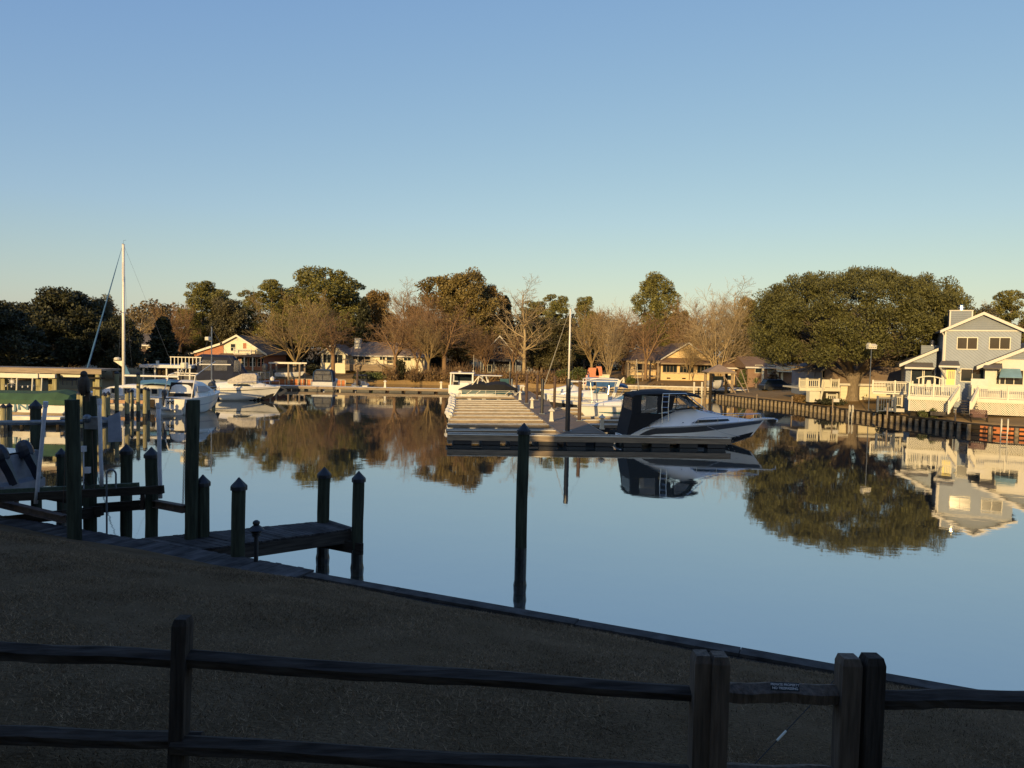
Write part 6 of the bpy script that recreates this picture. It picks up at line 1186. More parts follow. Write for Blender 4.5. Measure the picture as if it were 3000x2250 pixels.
for y in (-.5, .5): q.rings([[(2.2, y - .3, .9), (2.6, y - .3, .9), (2.6, y + .3, .9), (2.2, y + .3, .9)], [(2.2, y - .26, 1.3), (2.5, y - .26, 1.3), (2.5, y + .26, 1.3), (2.2, y + .26, 1.3)]])
q.build('seat_backs', M.white, bt)
for px, lb in ((2034, 'left white mooring post before the boat house roof'), (2057, 'right white mooring post before the boat house roof')):
    p = at(px, 1121, 107); t = thing('mooring_post', lb, 'post', (p.x, p.y, 0), 0, 'white mooring posts by the boat house'); q = MB(); q.tube([(0, 0, -1), (0, 0, p.z)], .13, 8); q.build('post', M.white, t); q = MB(); q._lathe([(.15, 0), (.15, .08), (.03, .12)], (0, 0, p.z - .02), 8); q.build('cap', M.white, t)
ap = thing('a_frame_poles', 'pale leaning timber poles crossing behind the boat house', 'poles', (at(2185, 1150, 98).x, 98, 0))
for a, b in (((2152, 1095), (2196, 1170)), ((2170, 1082), (2202, 1172)), ((2120, 1100), (2166, 1168))): q = MB(); q.tube([at(a[0], a[1], 99), at(b[0], b[1], 97)], .07, 6); q.build('pole', M.dockside, ap, world=True)
q = MB(); q.tube([at(2172, 1124, 98.3), at(2186, 1124, 98.3)], .05, 5); q.build('rung', M.dockside, ap, world=True)
fy = at(2200, 1120, 114); fe = thing('grey_board_fence', 'weathered grey board fence in the yard behind the landing', 'fence', (fy.x, 114, 1.2)); k = 114 / F
q = MB()
for i in range(34): x = -46 * k + i * 92 * k / 34; q.ab(x, x + 92 * k / 36, -.02, .02, -.2, 1.15 + .04 * (i % 3))
q.build('boards', M.deckwood, fe); q = MB(); q.ab(-46 * k, 46 * k, .024, .07, .25, .35); q.ab(-46 * k, 46 * k, .024, .07, .85, .95); q.build('rails', M.darkwood, fe)
for px, py, lb, m, kind in ((1737, 1092, 'orange tarpaulin heap in the yard left of the tree trunk', M.pink, 0), (1769, 1105, 'cream storage chest in the yard behind the docks', M.cream, 1), (1792, 1115, 'round white disc leaning in the yard', M.white, 2), (1820, 1113, 'white A-shaped folding board in the yard', M.white, 3), (1754, 1088, 'small orange cover beside the tarpaulin heap', M.pink, 0)):
    p = at(px, py, 119); t = thing(['tarpaulin', 'storage_chest', 'round_disc', 'folding_board'][kind], lb, ['tarpaulin', 'chest', 'disc', 'board'][kind], (p.x, 119, p.z - .7))
    q = MB()
    if kind == 0: w_ = .9 if px < 1750 else .5; q.rings([[(-w_ * k, -.5, z), (w_ * k, -.5, z), (w_ * k * .9, .5, z), (-w_ * k, .5, z)] for k, z in ((1, 0), (1.05, .5), (.9, 1.1), (.75, 1.5))]); q.build('cover', m, t); q = MB(); q.ab(-w_ * .8, w_ * .8, -.3, .3, -.4, 0); q.build('base', M.darkwood, t)
    elif kind == 1: q.ab(-.85, .85, -.4, .4, .1, 1.0); q.build('box', m, t); q = MB(); q.ab(-.9, .9, -.45, .45, 1.004, 1.15); q.build('lid', m, t)
    elif kind == 2: q._lathe([(.4, 0), (.42, .04), (.3, .1)], (0, 0, 0), 16); o = q.build('disc', m, t); o.rotation_euler = (R(80), 0, 0); o.location = (0, 0, .5); q = MB(); q.ab(-.1, .1, 0.05, .1, 0, .5); q.build('stand', M.darkwood, t)
    else: q.prism([(-.7, 0, 0), (-.4, 0, 0), (.5, 0, 1.1), (.35, 0, 1.15)], (0, .08, 0)); q.build('left_leaf', m, t); q = MB(); q.prism([(.1, .1, 0), (.6, .1, 0), (.5, .1, 1.1), (.4, .1, 1.1)], (0, .08, 0)); q.build('right_leaf', m, t)
fp = at(1713, 1118, 78); fg = thing('flag', 'small striped red and white flag with blue corner on a boat stern', 'flag', (fp.x, fp.y, fp.z - .3)); q = MB(); q.tube([(0, 0, -.8), (.45, 0, 1.15)], .025, 6); q.build('staff', M.steel, fg)
M.flagred = mat('flag_red', (.5, .05, .05), .8); M.flagblue = mat('flag_blue', (.03, .05, .2), .8)
def fl_(u, v): return (.42 - .3 * v - .08 * u + .05 * math.sin(u * 5), .04 * math.sin(u * 6), 1.05 - 1.05 * v * .95 - u * .12)
for nm, m, par_ in (('red_stripes', M.flagred, 0), ('white_stripes', M.white, 1)):
    q = MB()
    for k in range(par_, 7, 2):
        a, b = .02 + k * .09, .02 + (k + 1) * .09; q.prism([(a * .9 - .35 + .35, .02, .0), (b * .9, .02, 0), (b * .55 + .1, .02, 1.0), (a * .55 + .1, .02, 1.0)], (0, .015, 0))
    q.build(nm, m, fg)
q = MB(); q.prism([(.32, .015, .72), (.48, .015, .72), (.45, .015, 1.02), (.28, .015, 1.02)], (0, .03, 0)); q.build('canton', M.flagblue, fg)

# ------------------------------------------------------------------ houses of the far bank, left half
D = 126; gx = at(695, 1030, D).x; GG = 1.5; g1 = thing('gabled_brick_house', 'brick house with a cream gable, long low brick wing and small balcony', 'house', (gx, D, GG))
def l5(px, D=126): return at(px, 1030, D).x - gx
def z5(py, px=695, D=126): return at(px, py, D).z - GG
xl, xr = l5(655), l5(775); zr = z5(985); ze_r = z5(1034); s = (zr - ze_r) / (xr - 0); 
q = MB(); q.prism([(xl, 0, z5(1040)), (xr, 0, z5(1040)), (xr, 0, ze_r), (0, 0, zr), (xl, 0, zr + xl * .55)], (0, 12, 0)); q.build('gable_wall', M.cream, g1)
q = MB(); q.ab(xl, xr, .02, 12, -1, z5(1040) - .005); q.build('lower_wall', M.brick, g1)
x0 = l5(562); zl = z5(1040); zt_ = z5(1008); q = MB(); q.prism([(x0, -.1, -1), (xl - .01, -.1, -1), (xl - .01, -.1, zt_), (x0, -.1, zl)], (0, 12, 0)); q.build('wing_wall', M.brick, g1)
def slab(pts, th, m, nm, par, y0, y1): q = MB(); q.prism([(x, y0, z) for x, z in pts] + [(x, y0, z + th) for x, z in reversed(pts)], (0, y1 - y0, 0)); return q.build(nm, m, par)
sw_ = (zt_ - zl) / (xl - x0)
for (a, b, nm) in (((x0 - .5, zl - .5 * sw_ + .02), (xl - .012, zt_ + .02), 'wing_roof'), ((xl - .4, zr + (xl - .4) * .55 + .02), (0, zr + .02), 'roof'), ((0, zr + .02), (xr + .6, ze_r - .6 * s + .02), 'roof')):
    r_ = slab([a, b], .16, M.roof, nm, g1, -.5, 12.4); slab([(a[0], a[1] - .1), (b[0], b[1] - .1)], .36, M.white, 'bargeboard', g1, -.56, -.505).parent = r_
win(g1, l5(683), z5(1028), .75, 1.15, mull=1, rows=2); win(g1, l5(717), z5(1021), .55, .95, mull=1, gm=M.brick)
q = MB(); q.ab(l5(692) - .25, l5(692) + .25, -.03, -.004, z5(998), z5(992)); q.build('gable_vent', M.trim, g1)
bz = z5(1036); q = MB(); q.ab(l5(692), l5(742), -1.1, -.01, bz - .12, bz); bl_ = q.build('balcony', M.white, g1); rail_panel(g1, (l5(692), -1.05, bz), (l5(742), -1.05, bz), .8, M.trim, pitch=.25).parent = bl_
q = MB(); q.prism([(l5(648), -1.9, z5(1045)), (l5(778), -1.9, z5(1045)), (l5(778), -.015, z5(1037)), (l5(648), -.015, z5(1037))], (0, 0, .1)); q.build('porch_roof', M.roof, g1)
for k in range(6): x = l5(655) + (l5(775) - l5(655)) * k / 5; q = MB(); q.ab(x - .09, x + .09, -1.8, -1.62, -.8, z5(1045)); q.build('porch_post', M.brick if k == 5 else M.white, g1)
for k in range(5): win(g1, l5(667) + k * (l5(764) - l5(667)) / 4, z5(1072), .95, 1.35, y=.02, mull=1, rows=2)
win(g1, l5(582), z5(1068), .8, 1.2, y=-.1, mull=1)
D = 130; rx = at(425, 1010, D).x; g2 = thing('grey_roofed_house', 'pale house with a grey roof half hidden by dark evergreens', 'house', (rx, D, 1.6))
k = D / F; eaves(g2, -70 * k, 40 * k, 0, 9, -1, 5.6 - (1003 - 1007) * k - 1.6 - .2, 5.6 + (1007 - 975) * k - 1.6, M.cream, M.roofgrey, .5); win(g2, -.6, 2.5, 1.6, 1.1); win(g2, -3.2, .3, 1.6, 1.1); q = MB(); q.prism([(-4, -2.5, 2.0), (2.2, -2.5, 2.0), (2.2, -.01, 3.0), (-4, -.01, 3.0)], (0, 0, .1)); q.build('lower_roof', M.roof, g2)
D = 128; px_ = at(1045, 1050, D).x; g3 = thing('hip_roofed_house', 'cream ranch house with tan roof, white chimney, screened porch and timber deck', 'house', (px_, D, 1.8))
def l6(p, D=128): return at(p, 1050, D).x - px_
def z6(py, p=1045, D=128): return at(p, py, D).z - 1.8
eaves(g3, l6(1000), l6(1240), 1.5, 11.5, -1, z6(1036), z6(1000), M.cream, M.rooftan, .6, hip=2.6)
gable(g3, l6(947), l6(1018), -1.6, 7, z6(1065), z6(1036), z6(1012), M.white, M.rooftan, .5)
q = MB(); q.ab(l6(947), l6(1018), -1.6, 3, -1, z6(1065) - .004); q.build('porch_base', M.cream, g3)
win(g3, l6(965), z6(1064), 1.3, 1.4, y=-1.6, mull=2); win(g3, l6(996), z6(1064), 1.6, 1.4, y=-1.6, mull=2)
q = MB(); q.ab(l6(1025), l6(1043), 3.5, 5, z6(1030), z6(990)); ch = q.build('chimney', M.white, g3)
for p, w_, h_ in ((1035, .7, 1.0), (1062, 2.0, 1.6), (1116, .9, .8), (1145, 1.9, 1.3), (1190, 1.2, 1.0)): win(g3, l6(p), z6(1062) + (.5 if h_ < 1.1 else 0), w_, h_, y=1.5, mull=2, fm=M.cream if w_ < 1 else M.white)
dzz = z6(1068); q = MB(); q.ab(l6(1019), l6(1158), -2, 1.45, dzz - .2, dzz); q.build('deck', M.dockside, g3)
rail_panel(g3, (l6(1019), -1.95, dzz), (l6(1050), -1.95, dzz), .9, M.dockside, pitch=.35); rail_panel(g3, (l6(1075), -1.95, dzz), (l6(1110), -1.95, dzz), .9, M.dockside, pitch=.35); rail_panel(g3, (l6(1130), -1.95, dzz), (l6(1158), -1.95, dzz), .9, M.dockside, pitch=.35)
for a_, b_ in ((1070, 1052), (1110, 1130)): rail_panel(g3, (l6(a_), -2.0, dzz), (l6(b_), -3.6, dzz - .9), .8, M.dockside, pitch=.35, name='stair_railing')
q = MB()
for k in range(5): q.ab(l6(1019), l6(1158), -2.06, -2.004, dzz - .22 - k * .19, dzz - .06 - k * .19)
q.build('deck_skirt', M.dockside, g3)
D = 132; ax_ = at(1464, 1010, D).x; g4 = thing('dark_a_frame', 'shaded blue-grey house with a steep pale edged gable behind the docks', 'house', (ax_, D, 1.7))
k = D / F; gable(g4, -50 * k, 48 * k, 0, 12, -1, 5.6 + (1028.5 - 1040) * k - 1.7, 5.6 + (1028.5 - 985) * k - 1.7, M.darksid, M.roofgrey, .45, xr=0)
zz = 5.6 + (1028.5 - 1033) * k - 1.7; win(g4, 0, zz, 1.7, 1.0, mull=3); q = MB(); q.prism([(-.7, -.03, zz + 1.1), (.7, -.03, zz + 1.1), (.45, -.03, zz + 1.5), (-.5, -.03, zz + 1.5)], (0, .027, 0)); q.build('gable_window', M.glass, g4)
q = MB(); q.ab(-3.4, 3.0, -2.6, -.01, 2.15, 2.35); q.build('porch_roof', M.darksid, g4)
for x in (-3.2, -.9, 1.9, 2.9): q = MB(); q.ab(x - .08, x + .08, -2.5, -2.34, -1, 2.14); q.build('porch_post', M.galv, g4)
win(g4, .6, -.3, 2.3, 1.9, y=0, mull=2, gm=M.vinyl); win(g4, -2.1, .2, 1.4, 1.2, y=0)
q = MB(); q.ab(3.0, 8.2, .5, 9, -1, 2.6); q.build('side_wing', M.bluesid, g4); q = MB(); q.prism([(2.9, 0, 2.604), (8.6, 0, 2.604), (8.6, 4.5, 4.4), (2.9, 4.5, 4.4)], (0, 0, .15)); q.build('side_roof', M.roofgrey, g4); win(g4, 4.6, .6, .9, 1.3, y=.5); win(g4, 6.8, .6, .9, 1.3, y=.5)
# brick seawall on the left far bank
a, b = at(836, 1120, 114.3).x, at(1012, 1120, 114.3).x; bs = thing('brick_seawall', 'low orange brick seawall under the brown bank at left', 'seawall', ((a + b) / 2, 114.3, 0))
q = MB(); q.ab(a - 9, b, 114.3, 114.6, -1, .62); q.build('wall', M.rbrick, bs, world=True); q = MB(); q.ab(a - 9, b, 114.2, 114.7, .624, .72); q.build('cap', M.stone, bs, world=True); q = MB()
for k in range(15): x = a + (b - a) * k / 14; q.ab(x - .08, x + .08, 114.18, 114.297, -.4, .62)
q.build('buttress', M.stone, bs, world=True)
p = at(1047, 1082, 99); dock_p = thing('dock_pile', 'tall dark pile behind the small runabout at the far walkway', 'dock pile', (p.x, p.y, 0)); q = MB(); q.tube([(0, 0, -1), (0, 0, p.z)], .15, 9); q.build('pile', M.rust, dock_p); q = MB(); q.ab(-.3, .3, -.3, .3, .56, .62); q.build('guide_collar', M.galv, dock_p)
# small pale houses glimpsed under the trees of the left bank
for px, py, w_, lb in ((160, 1060, 3.5, 'small white cottage in deep shade under the left evergreens, left one'), (212, 1066, 2.2, 'narrow white hut in deep shade under the left evergreens, right one')):
    p = at(px, py, 96); t = thing('shaded_cottage', lb, 'cottage', (p.x, 96, 1.6)); gable(t, -w_ / 2, w_ / 2, 0, 4, -.5, 2.2, 3.1, M.white, M.roofgrey, .3); win(t, 0, .8, .8, .9); 
# ------------------------------------------------------------------ the condominium block the photo was taken from (unseen, its roof steps shaped to shade the near bank)
cd = thing('condominium', 'long unseen condominium block behind the viewer, shaped to shade the near lawn', 'building', (-20, -2.6, 2.4))
M.condo = siding('condo_siding', (.62, .58, .50), .2)  # walls kept pale to bounce sky light onto the lawn
for x0, x1, h in ((-78, -47.02, 9.5), (-47, -19.5, 13.4), (-19.48, -15.52, 11.4), (-15.5, 9.9, 16.2)):
    w_ = x1 - x0; q = MB(); he = h - 2.4 - 2.2; q.prism([(x0 + 20, 0, -3), (x0 + 20, -11, -3), (x0 + 20, -11, he), (x0 + 20, -5.5, he + 2.1), (x0 + 20, 0, he)], (w_, 0, 0)); q.build('wall', M.condo, cd)
    for s in (0, 1):
        q = MB(); a = (0.5, he - .19) if s == 0 else (-11.5, he - .19); q.prism([(x0 + 20, a[0], a[1] + .02), (x0 + 20, -5.5, he + 2.12), (x0 + 20, -5.5, he + 2.2), (x0 + 20, a[0], a[1] + .12)], (w_, 0, 0)); q.build('roof', M.roofgrey, cd)
    for k in range(max(1, int(w_ / 4.5))):
        for fl in range(max(1, int(he / 3))):
            xx = x0 + 20 + 2.2 + k * 4.5
            q = MB(); q.ab(xx - .8, xx + .8, .004, .06, .9 + fl * 2.9, 2.3 + fl * 2.9); q.build('window', M.glass, cd)

# ------------------------------------------------------------------ trees
def leaf_np(lobes, size, r, flat=.55, shell=.5, up=0.0):
    Vs = []
    for (cx, cy, cz, rx, ry, rz, n) in lobes:
        d = r.normal(0, 1, (n, 3)); d /= np.linalg.norm(d, axis=1)[:, None]
        rad = shell + (1.06 - shell) * r.random(n) ** .6; rad *= 1 + .10 * np.sin(d[:, 0] * 5 + cx) * np.cos(d[:, 2] * 6 + cy)
        c = np.array([cx, cy, cz]) + d * rad[:, None] * np.array([rx, ry, rz])
        a = r.normal(0, 1, (n, 3)) + d * .9 + np.array([0, 0, up]); a /= np.linalg.norm(a, axis=1)[:, None]
        b = np.cross(a, r.normal(0, 1, (n, 3))); b /= np.linalg.norm(b, axis=1)[:, None] + 1e-6
        s = size * r.uniform(.6, 1.35, n)[:, None]
        Vs.append(np.stack([c - a * s, c + b * s * flat, c + a * s, c - b * s * flat], 1))
    V = np.concatenate(Vs); n = len(V); return V.reshape(-1, 3), np.arange(4 * n).reshape(n, 4)
def leaves(name, lobes, size, m, par, seed, **k):
    V, Fc = leaf_np(lobes, size, np.random.default_rng(seed), **k)
    o = bpy.data.objects.new(name, np_mesh(name, V, Fc, m)); COL.objects.link(o); o.parent = par; return o
def seg_mesh(name, segs, m, par, n=3):
    A = np.array([s[0] for s in segs]); B = np.array([s[1] for s in segs]); r0 = np.array([s[2] for s in segs]); r1 = np.array([s[3] for s in segs])
    d = B - A; d /= np.linalg.norm(d, axis=1)[:, None] + 1e-9; h = np.where(np.abs(d[:, 2:3]) < .9, np.array([[0, 0, 1.]]), np.array([[1., 0, 0]]))
    x = np.cross(d, h); x /= np.linalg.norm(x, axis=1)[:, None]; y = np.cross(d, x); V = np.zeros((len(A), 2 * n, 3))
    for j in range(n):
        t = 2 * math.pi * j / n; o = x * math.cos(t) + y * math.sin(t); V[:, j] = A + o * r0[:, None]; V[:, n + j] = B + o * r1[:, None]
    base = np.arange(len(A))[:, None] * 2 * n; Fs = [base + np.array([[j, (j + 1) % n, n + (j + 1) % n, n + j]]) for j in range(n)]
    o = bpy.data.objects.new(name, np_mesh(name, V.reshape(-1, 3), np.concatenate(Fs), m)); COL.objects.link(o); o.parent = par; return o
def bare_segs(seed, H, stems, first, lean, kid=(10, 7, 5), tw=.016, up=.10, r0=.2, ang=(28, 55), trunk=True, wob=.16, ratio=.62):
    rr = random.Random(seed); big = []; small = []
    def rv(): return Vector((rr.gauss(0, 1), rr.gauss(0, 1), rr.gauss(0, 1))).normalized()
    def grow(p, d, L, r, lev):
        n = (6, 4, 3, 2)[lev]; k = kid[lev] if lev < 3 else 0; made = 0
        for i in range(n):
            d = (d + rv() * wob + Vector((0, 0, up))).normalized(); q = p + d * (L / n); a = max(tw, r * (1 - .8 * i / n)); b = max(tw * .8, r * (1 - .8 * (i + 1) / n))
            (big if a > .045 else small).append((tuple(p), tuple(q), a, b)); p = q
            want = int(k * (i + 1) / n + rr.random() * .5) - made if (lev > 0 or i >= 1) else 0
            for _ in range(max(0, want)):
                made += 1; ax = d.cross(rv()).normalized(); cd_ = (Matrix.Rotation(R(rr.uniform(*ang)), 3, ax) @ d)
                grow(p - d * (L / n) * rr.random(), cd_, L * (1 - .45 * i / n) * rr.uniform(ratio * .8, ratio * 1.15), b * .72, lev + 1)
    if stems == 1: grow(Vector((0, 0, 0)), Vector((lean, 0, 1)).normalized(), H * .95, r0, 0)
    else:
        z = H * first
        if trunk: big.append(((0, 0, 0), (0, 0, z + .1), r0 * 1.15, r0))
        for s in range(stems):
            a = 2 * math.pi * (s + rr.uniform(-.3, .3)) / stems; t = lean * rr.uniform(.6, 1.25)
            grow(Vector((.12 * math.cos(a), .12 * math.sin(a), z if trunk else 0)), Vector((math.cos(a) * t, math.sin(a) * t, 1)).normalized(), (H - z) * rr.uniform(.8, 1.02), r0 * .6, 0)
    return big, small
PROTO = {}
def proto_bare(key, mt, name='bare_tree', **k):
    t = thing(name, 'x', 'tree'); b, s = bare_segs(**k); seg_mesh('trunk', b, mt, t, 5); seg_mesh('twigs', s, mt, t, 3)
    zz = [q[1][2] for q in s]; xx = [q[1][0] for q in s]; PROTO[key] = (t, np.percentile(zz, 99.7), np.percentile(xx, 98.5) - np.percentile(xx, 1.5))
proto_bare('spread', M.twig, seed=3, H=12, stems=6, first=.14, lean=.75, kid=(9, 7, 5), r0=.26)
proto_bare('upright', M.twig, seed=8, H=13, stems=7, first=.24, lean=.55, kid=(8, 6, 4), r0=.30, up=.09, ang=(24, 48), tw=.02)
proto_bare('lean', M.twigred, seed=57, H=13, stems=4, first=.3, lean=.38, kid=(9, 6, 5), r0=.3, up=.06, ang=(30, 62), tw=.018, wob=.2)
proto_bare('vase', M.twigpale, seed=12, H=12, stems=8, first=.05, lean=.42, kid=(8, 7, 5), r0=.24, up=.08, trunk=False)
proto_bare('russet', M.twigred, seed=21, H=12, stems=5, first=.2, lean=.6, kid=(10, 8, 6), r0=.22, tw=.022)
proto_bare('pale', M.twigpale, seed=31, H=15, stems=1, first=.3, lean=-.02, kid=(20, 9, 6), r0=.27, ang=(32, 62), up=.08, ratio=.46, wob=.10)
def lobes_round(r, n, R_, H0, H1, lr, per, flat=1.0):
    L = []
    for i in range(n):
        f = (i + .5) / n; z = H0 + (H1 - H0) * f; env = R_ * max(.25, math.sin(math.pi * (.18 + .74 * f)) ** .7); a = r.uniform(0, 6.28); q = env * math.sqrt(r.random()) * .9
        k = lr * r.uniform(.7, 1.25); L.append((q * math.cos(a), q * math.sin(a), z, k, k, k * .72 * flat, int(per * k / lr)))
    return L
def proto_leafy(key, name, H, trunk_r, lobes, size, m, seed, limbs=8, **k):
    t = thing(name, 'x', 'tree'); rr = random.Random(seed); segs = [((0, 0, 0), (rr.uniform(-.2, .2), 0, H * .5), trunk_r, trunk_r * .7), ((0, 0, H * .48), (rr.uniform(-.3, .3), 0, H * .93), trunk_r * .7, trunk_r * .2)]
    for (cx, cy, cz, rx, ry, rz, n) in lobes[::max(1, len(lobes) // limbs)]: segs.append(((0, 0, max(H * .2, cz - abs(cx) * .5 - 1)), (cx, cy, cz), trunk_r * .3, .04))
    seg_mesh('trunk', segs, M.bark, t, 7); o = leaves('crown', lobes, size, m, t, seed, **k)
    zs = [l[2] + l[5] for l in lobes]; xs = [l[0] + l[3] for l in lobes]; xm = [l[0] - l[3] for l in lobes]; PROTO[key] = (t, max(zs), max(xs) - min(xm))
rp = random.Random(77)
proto_leafy('pine_round', 'pine_tree', 18, .3, lobes_round(rp, 64, 5.0, 4.5, 17.4, 1.5, 460), .19, M.pine, 1, flat=.4)
proto_leafy('pine_tall', 'pine_tree', 18, .26, lobes_round(rp, 52, 3.6, 4.0, 17.6, 1.2, 400, .85), .18, M.pine, 2, flat=.4)
proto_leafy('pine_open', 'pine_tree', 18, .26, lobes_round(rp, 44, 4.2, 5.0, 17.4, 1.2, 400, .75), .18, M.pine, 3, flat=.4)
proto_leafy('oak_brown', 'oak_tree', 15, .35, lobes_round(rp, 84, 5.4, 2.5, 14.2, 1.2, 300), .17, M.brownleaf, 4, limbs=16, shell=.2)
proto_leafy('oak_olive', 'oak_tree', 15, .35, lobes_round(rp, 84, 5.2, 2.5, 14.2, 1.2, 300), .17, M.oliveleaf, 44, limbs=16, shell=.2)
proto_leafy('oak_green', 'evergreen_tree', 13, .3, lobes_round(rp, 50, 4.6, 2.0, 12.4, 1.4, 460), .18, mat('olive_leaves', (.085, .075, .03), .6, var=.35, scale=.5, island=.45), 5, limbs=14, shell=.3)
proto_leafy('dark_broad', 'dark_evergreen', 11, .35, lobes_round(rp, 70, 6.2, 1.6, 10.3, 1.35, 420), .19, M.dark, 6, limbs=14, shell=.25, up=.6)
proto_leafy('dark_cone', 'dark_evergreen', 11, .25, [(.0 + .5 * math.sin(i * 2.4) * (1 - i / 22), .5 * math.cos(i * 2.4) * (1 - i / 22), .8 + i * .5, 2.3 * (1 - i / 24) ** .8, 2.3 * (1 - i / 24) ** .8, .9, 420) for i in range(20)], .24, M.dark, 7, up=.4)
USED = set()
def plant(kind, px, ytop, D, wpx, label, base=1.6, group=None, rz=None):
    t, h, w_ = PROTO[kind]; p = at(px, ytop, D); sz = (p.z - base) / h; sx = (wpx / F * D) / w_ if wpx else sz; rz = rng.uniform(0, 6.28) if rz is None else rz
    if kind not in USED: USED.add(kind); o = t; o.location = (p.x, D, base); o.rotation_euler = (0, 0, rz); o['label'] = label
    else: o = dup(t, (p.x, D, base), rz, label)
    o.scale = (sx, sx, sz); o['group'] = group or 'trees along the far bank'; return o
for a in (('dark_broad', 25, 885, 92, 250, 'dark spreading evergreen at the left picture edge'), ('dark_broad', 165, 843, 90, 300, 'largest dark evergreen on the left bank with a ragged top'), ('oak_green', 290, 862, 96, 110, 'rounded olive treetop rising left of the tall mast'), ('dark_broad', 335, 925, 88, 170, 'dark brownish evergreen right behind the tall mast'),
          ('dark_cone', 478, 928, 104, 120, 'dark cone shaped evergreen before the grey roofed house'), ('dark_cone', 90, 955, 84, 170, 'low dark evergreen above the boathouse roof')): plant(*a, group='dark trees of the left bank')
for a in (('pale', 408, 883, 135, 100, 'pale bare tree right of the tall mast'), ('russet', 520, 888, 132, 110, 'russet bare treetop between the dark cone and the pines'), ('pine_tall', 592, 823, 140, 130, 'pine above the left end of the brick house'), ('oak_green', 668, 870, 138, 130, 'olive evergreen behind the cream gable'), ('pine_open', 728, 850, 145, 100, 'thin pine between the brick house pines'), ('pine_tall', 795, 817, 142, 125, 'pine left of the tallest rounded pine'),
          ('pine_round', 950, 778, 140, 250, 'tallest rounded pine crown in the middle of the left wood'), ('pine_open', 1030, 825, 146, 140, 'ragged pine on the right shoulder of the tallest pine'), ('dark_cone', 1068, 872, 136, 85, 'narrow dark conifer behind the cream ranch house'), ('oak_brown', 1110, 848, 142, 140, 'brown leaved tree above the ranch house roof'),
          ('spread', 868, 850, 119, 270, 'spreading bare tree with low limbs left of the ranch house porch'), ('lean', 978, 892, 121, 200, 'bare tree standing before the ranch house porch'), ('pale', 1192, 822, 138, 140, 'pale bare treetop left of the big brown oak'), ('oak_olive', 1300, 800, 140, 210, 'brown oak, left half of the tall brown mass'), ('oak_olive', 1375, 785, 138, 190, 'tallest brown oak with green tinged leaves'), ('oak_brown', 1440, 830, 142, 120, 'brown oak at the right shoulder of the brown mass'),
          ('lean', 1160, 895, 120, 190, 'russet bare tree on the bank right of the timber deck'), ('russet', 1225, 905, 122, 150, 'russet bare tree beside the brown oak mass'), ('lean', 1305, 880, 121, 230, 'wide bare tree left of the dark gable'), ('upright', 1258, 930, 119, 120, 'short bare tree leaning over the brown bank'), ('dark_cone', 1482, 868, 146, 90, 'dark pine behind the dark gabled house'),
          ('pale', 1541, 815, 124, 170, 'tall pale bare tree with a thick straight trunk right of the dark gable'), ('pine_open', 1628, 862, 142, 125, 'pine left of the sloop mast'), ('pine_tall', 1715, 868, 144, 90, 'small pine right of the sloop mast'), ('oak_green', 1642, 930, 128, 130, 'olive bushy tree below the pine beside the sloop mast'), ('upright', 1738, 890, 121, 150, 'bare tree above the orange tarpaulin heap'), ('vase', 1790, 886, 119, 140, 'bare tree left of the pergola'),
          ('lean', 1897, 892, 117.5, 170, 'bare tree standing before the pergola'), ('pine_round', 1925, 798, 142, 155, 'tall pine above the yellow brick house'), ('vase', 2112, 842, 119.5, 240, 'large pale many stemmed bare tree right of the yellow brick house'), ('spread', 2024, 965, 120, 70, 'slender bare tree before the yellow gable'), ('pale', 2165, 822, 140, 190, 'bare twiggy treetop behind the many stemmed tree'), ('oak_olive', 2190, 865, 136, 110, 'brown tree touching the live oak on the left'),
          ('oak_green', 2870, 893, 108, 130, 'low olive trees behind the townhouse chimney'), ('pine_open', 2965, 848, 112, 150, 'pine behind the townhouse roof at the right edge'), ('pale', 2925, 880, 118, 90, 'bare twigs left of the right edge pine'), ('pine_tall', 2790, 832, 96, 80, 'dark treetop on the right shoulder of the live oak')): plant(*a)
for a in (('pine_tall', 640, 846, 150, 130, 'pine showing between the brick house trees'), ('pine_round', 860, 838, 150, 190, 'broad pine behind the low limbed bare tree'), ('russet', 1245, 845, 134, 170, 'russet bare crown between the pale treetop and the brown oak'), ('pine_open', 1565, 880, 150, 130, 'dark pine behind the tall pale bare tree'), ('russet', 1830, 900, 134, 170, 'russet bare crowns behind the pergola'), ('oak_olive', 1990, 905, 140, 130, 'olive tree right of the tall pine'), ('russet', 2050, 880, 136, 150, 'russet bare crown behind the yellow gable'), ('oak_green', 1590, 930, 130, 120, 'dense olive tree right of the tall pale bare tree'), ('pine_tall', 545, 905, 146, 110, 'low pine behind the dark cone evergreen')): plant(*a)
for a in (('dark_broad', -75, 872, 74, 330, 'dark evergreen reaching in at the left edge, added to shade the bank'), ('dark_broad', -330, 800, 64, 400, 'unseen dark evergreen added beyond the left edge to shade the bank')): plant(*a, group='dark trees of the left bank')  # both trees added to throw shade on the left bank
for a in (('russet', 1425, 955, 125, 110, 'low russet tree crossing the left edge of the dark gable'), ('lean', 1505, 965, 124, 100, 'low bare tree crossing the right wing of the dark gabled house')): plant(*a)
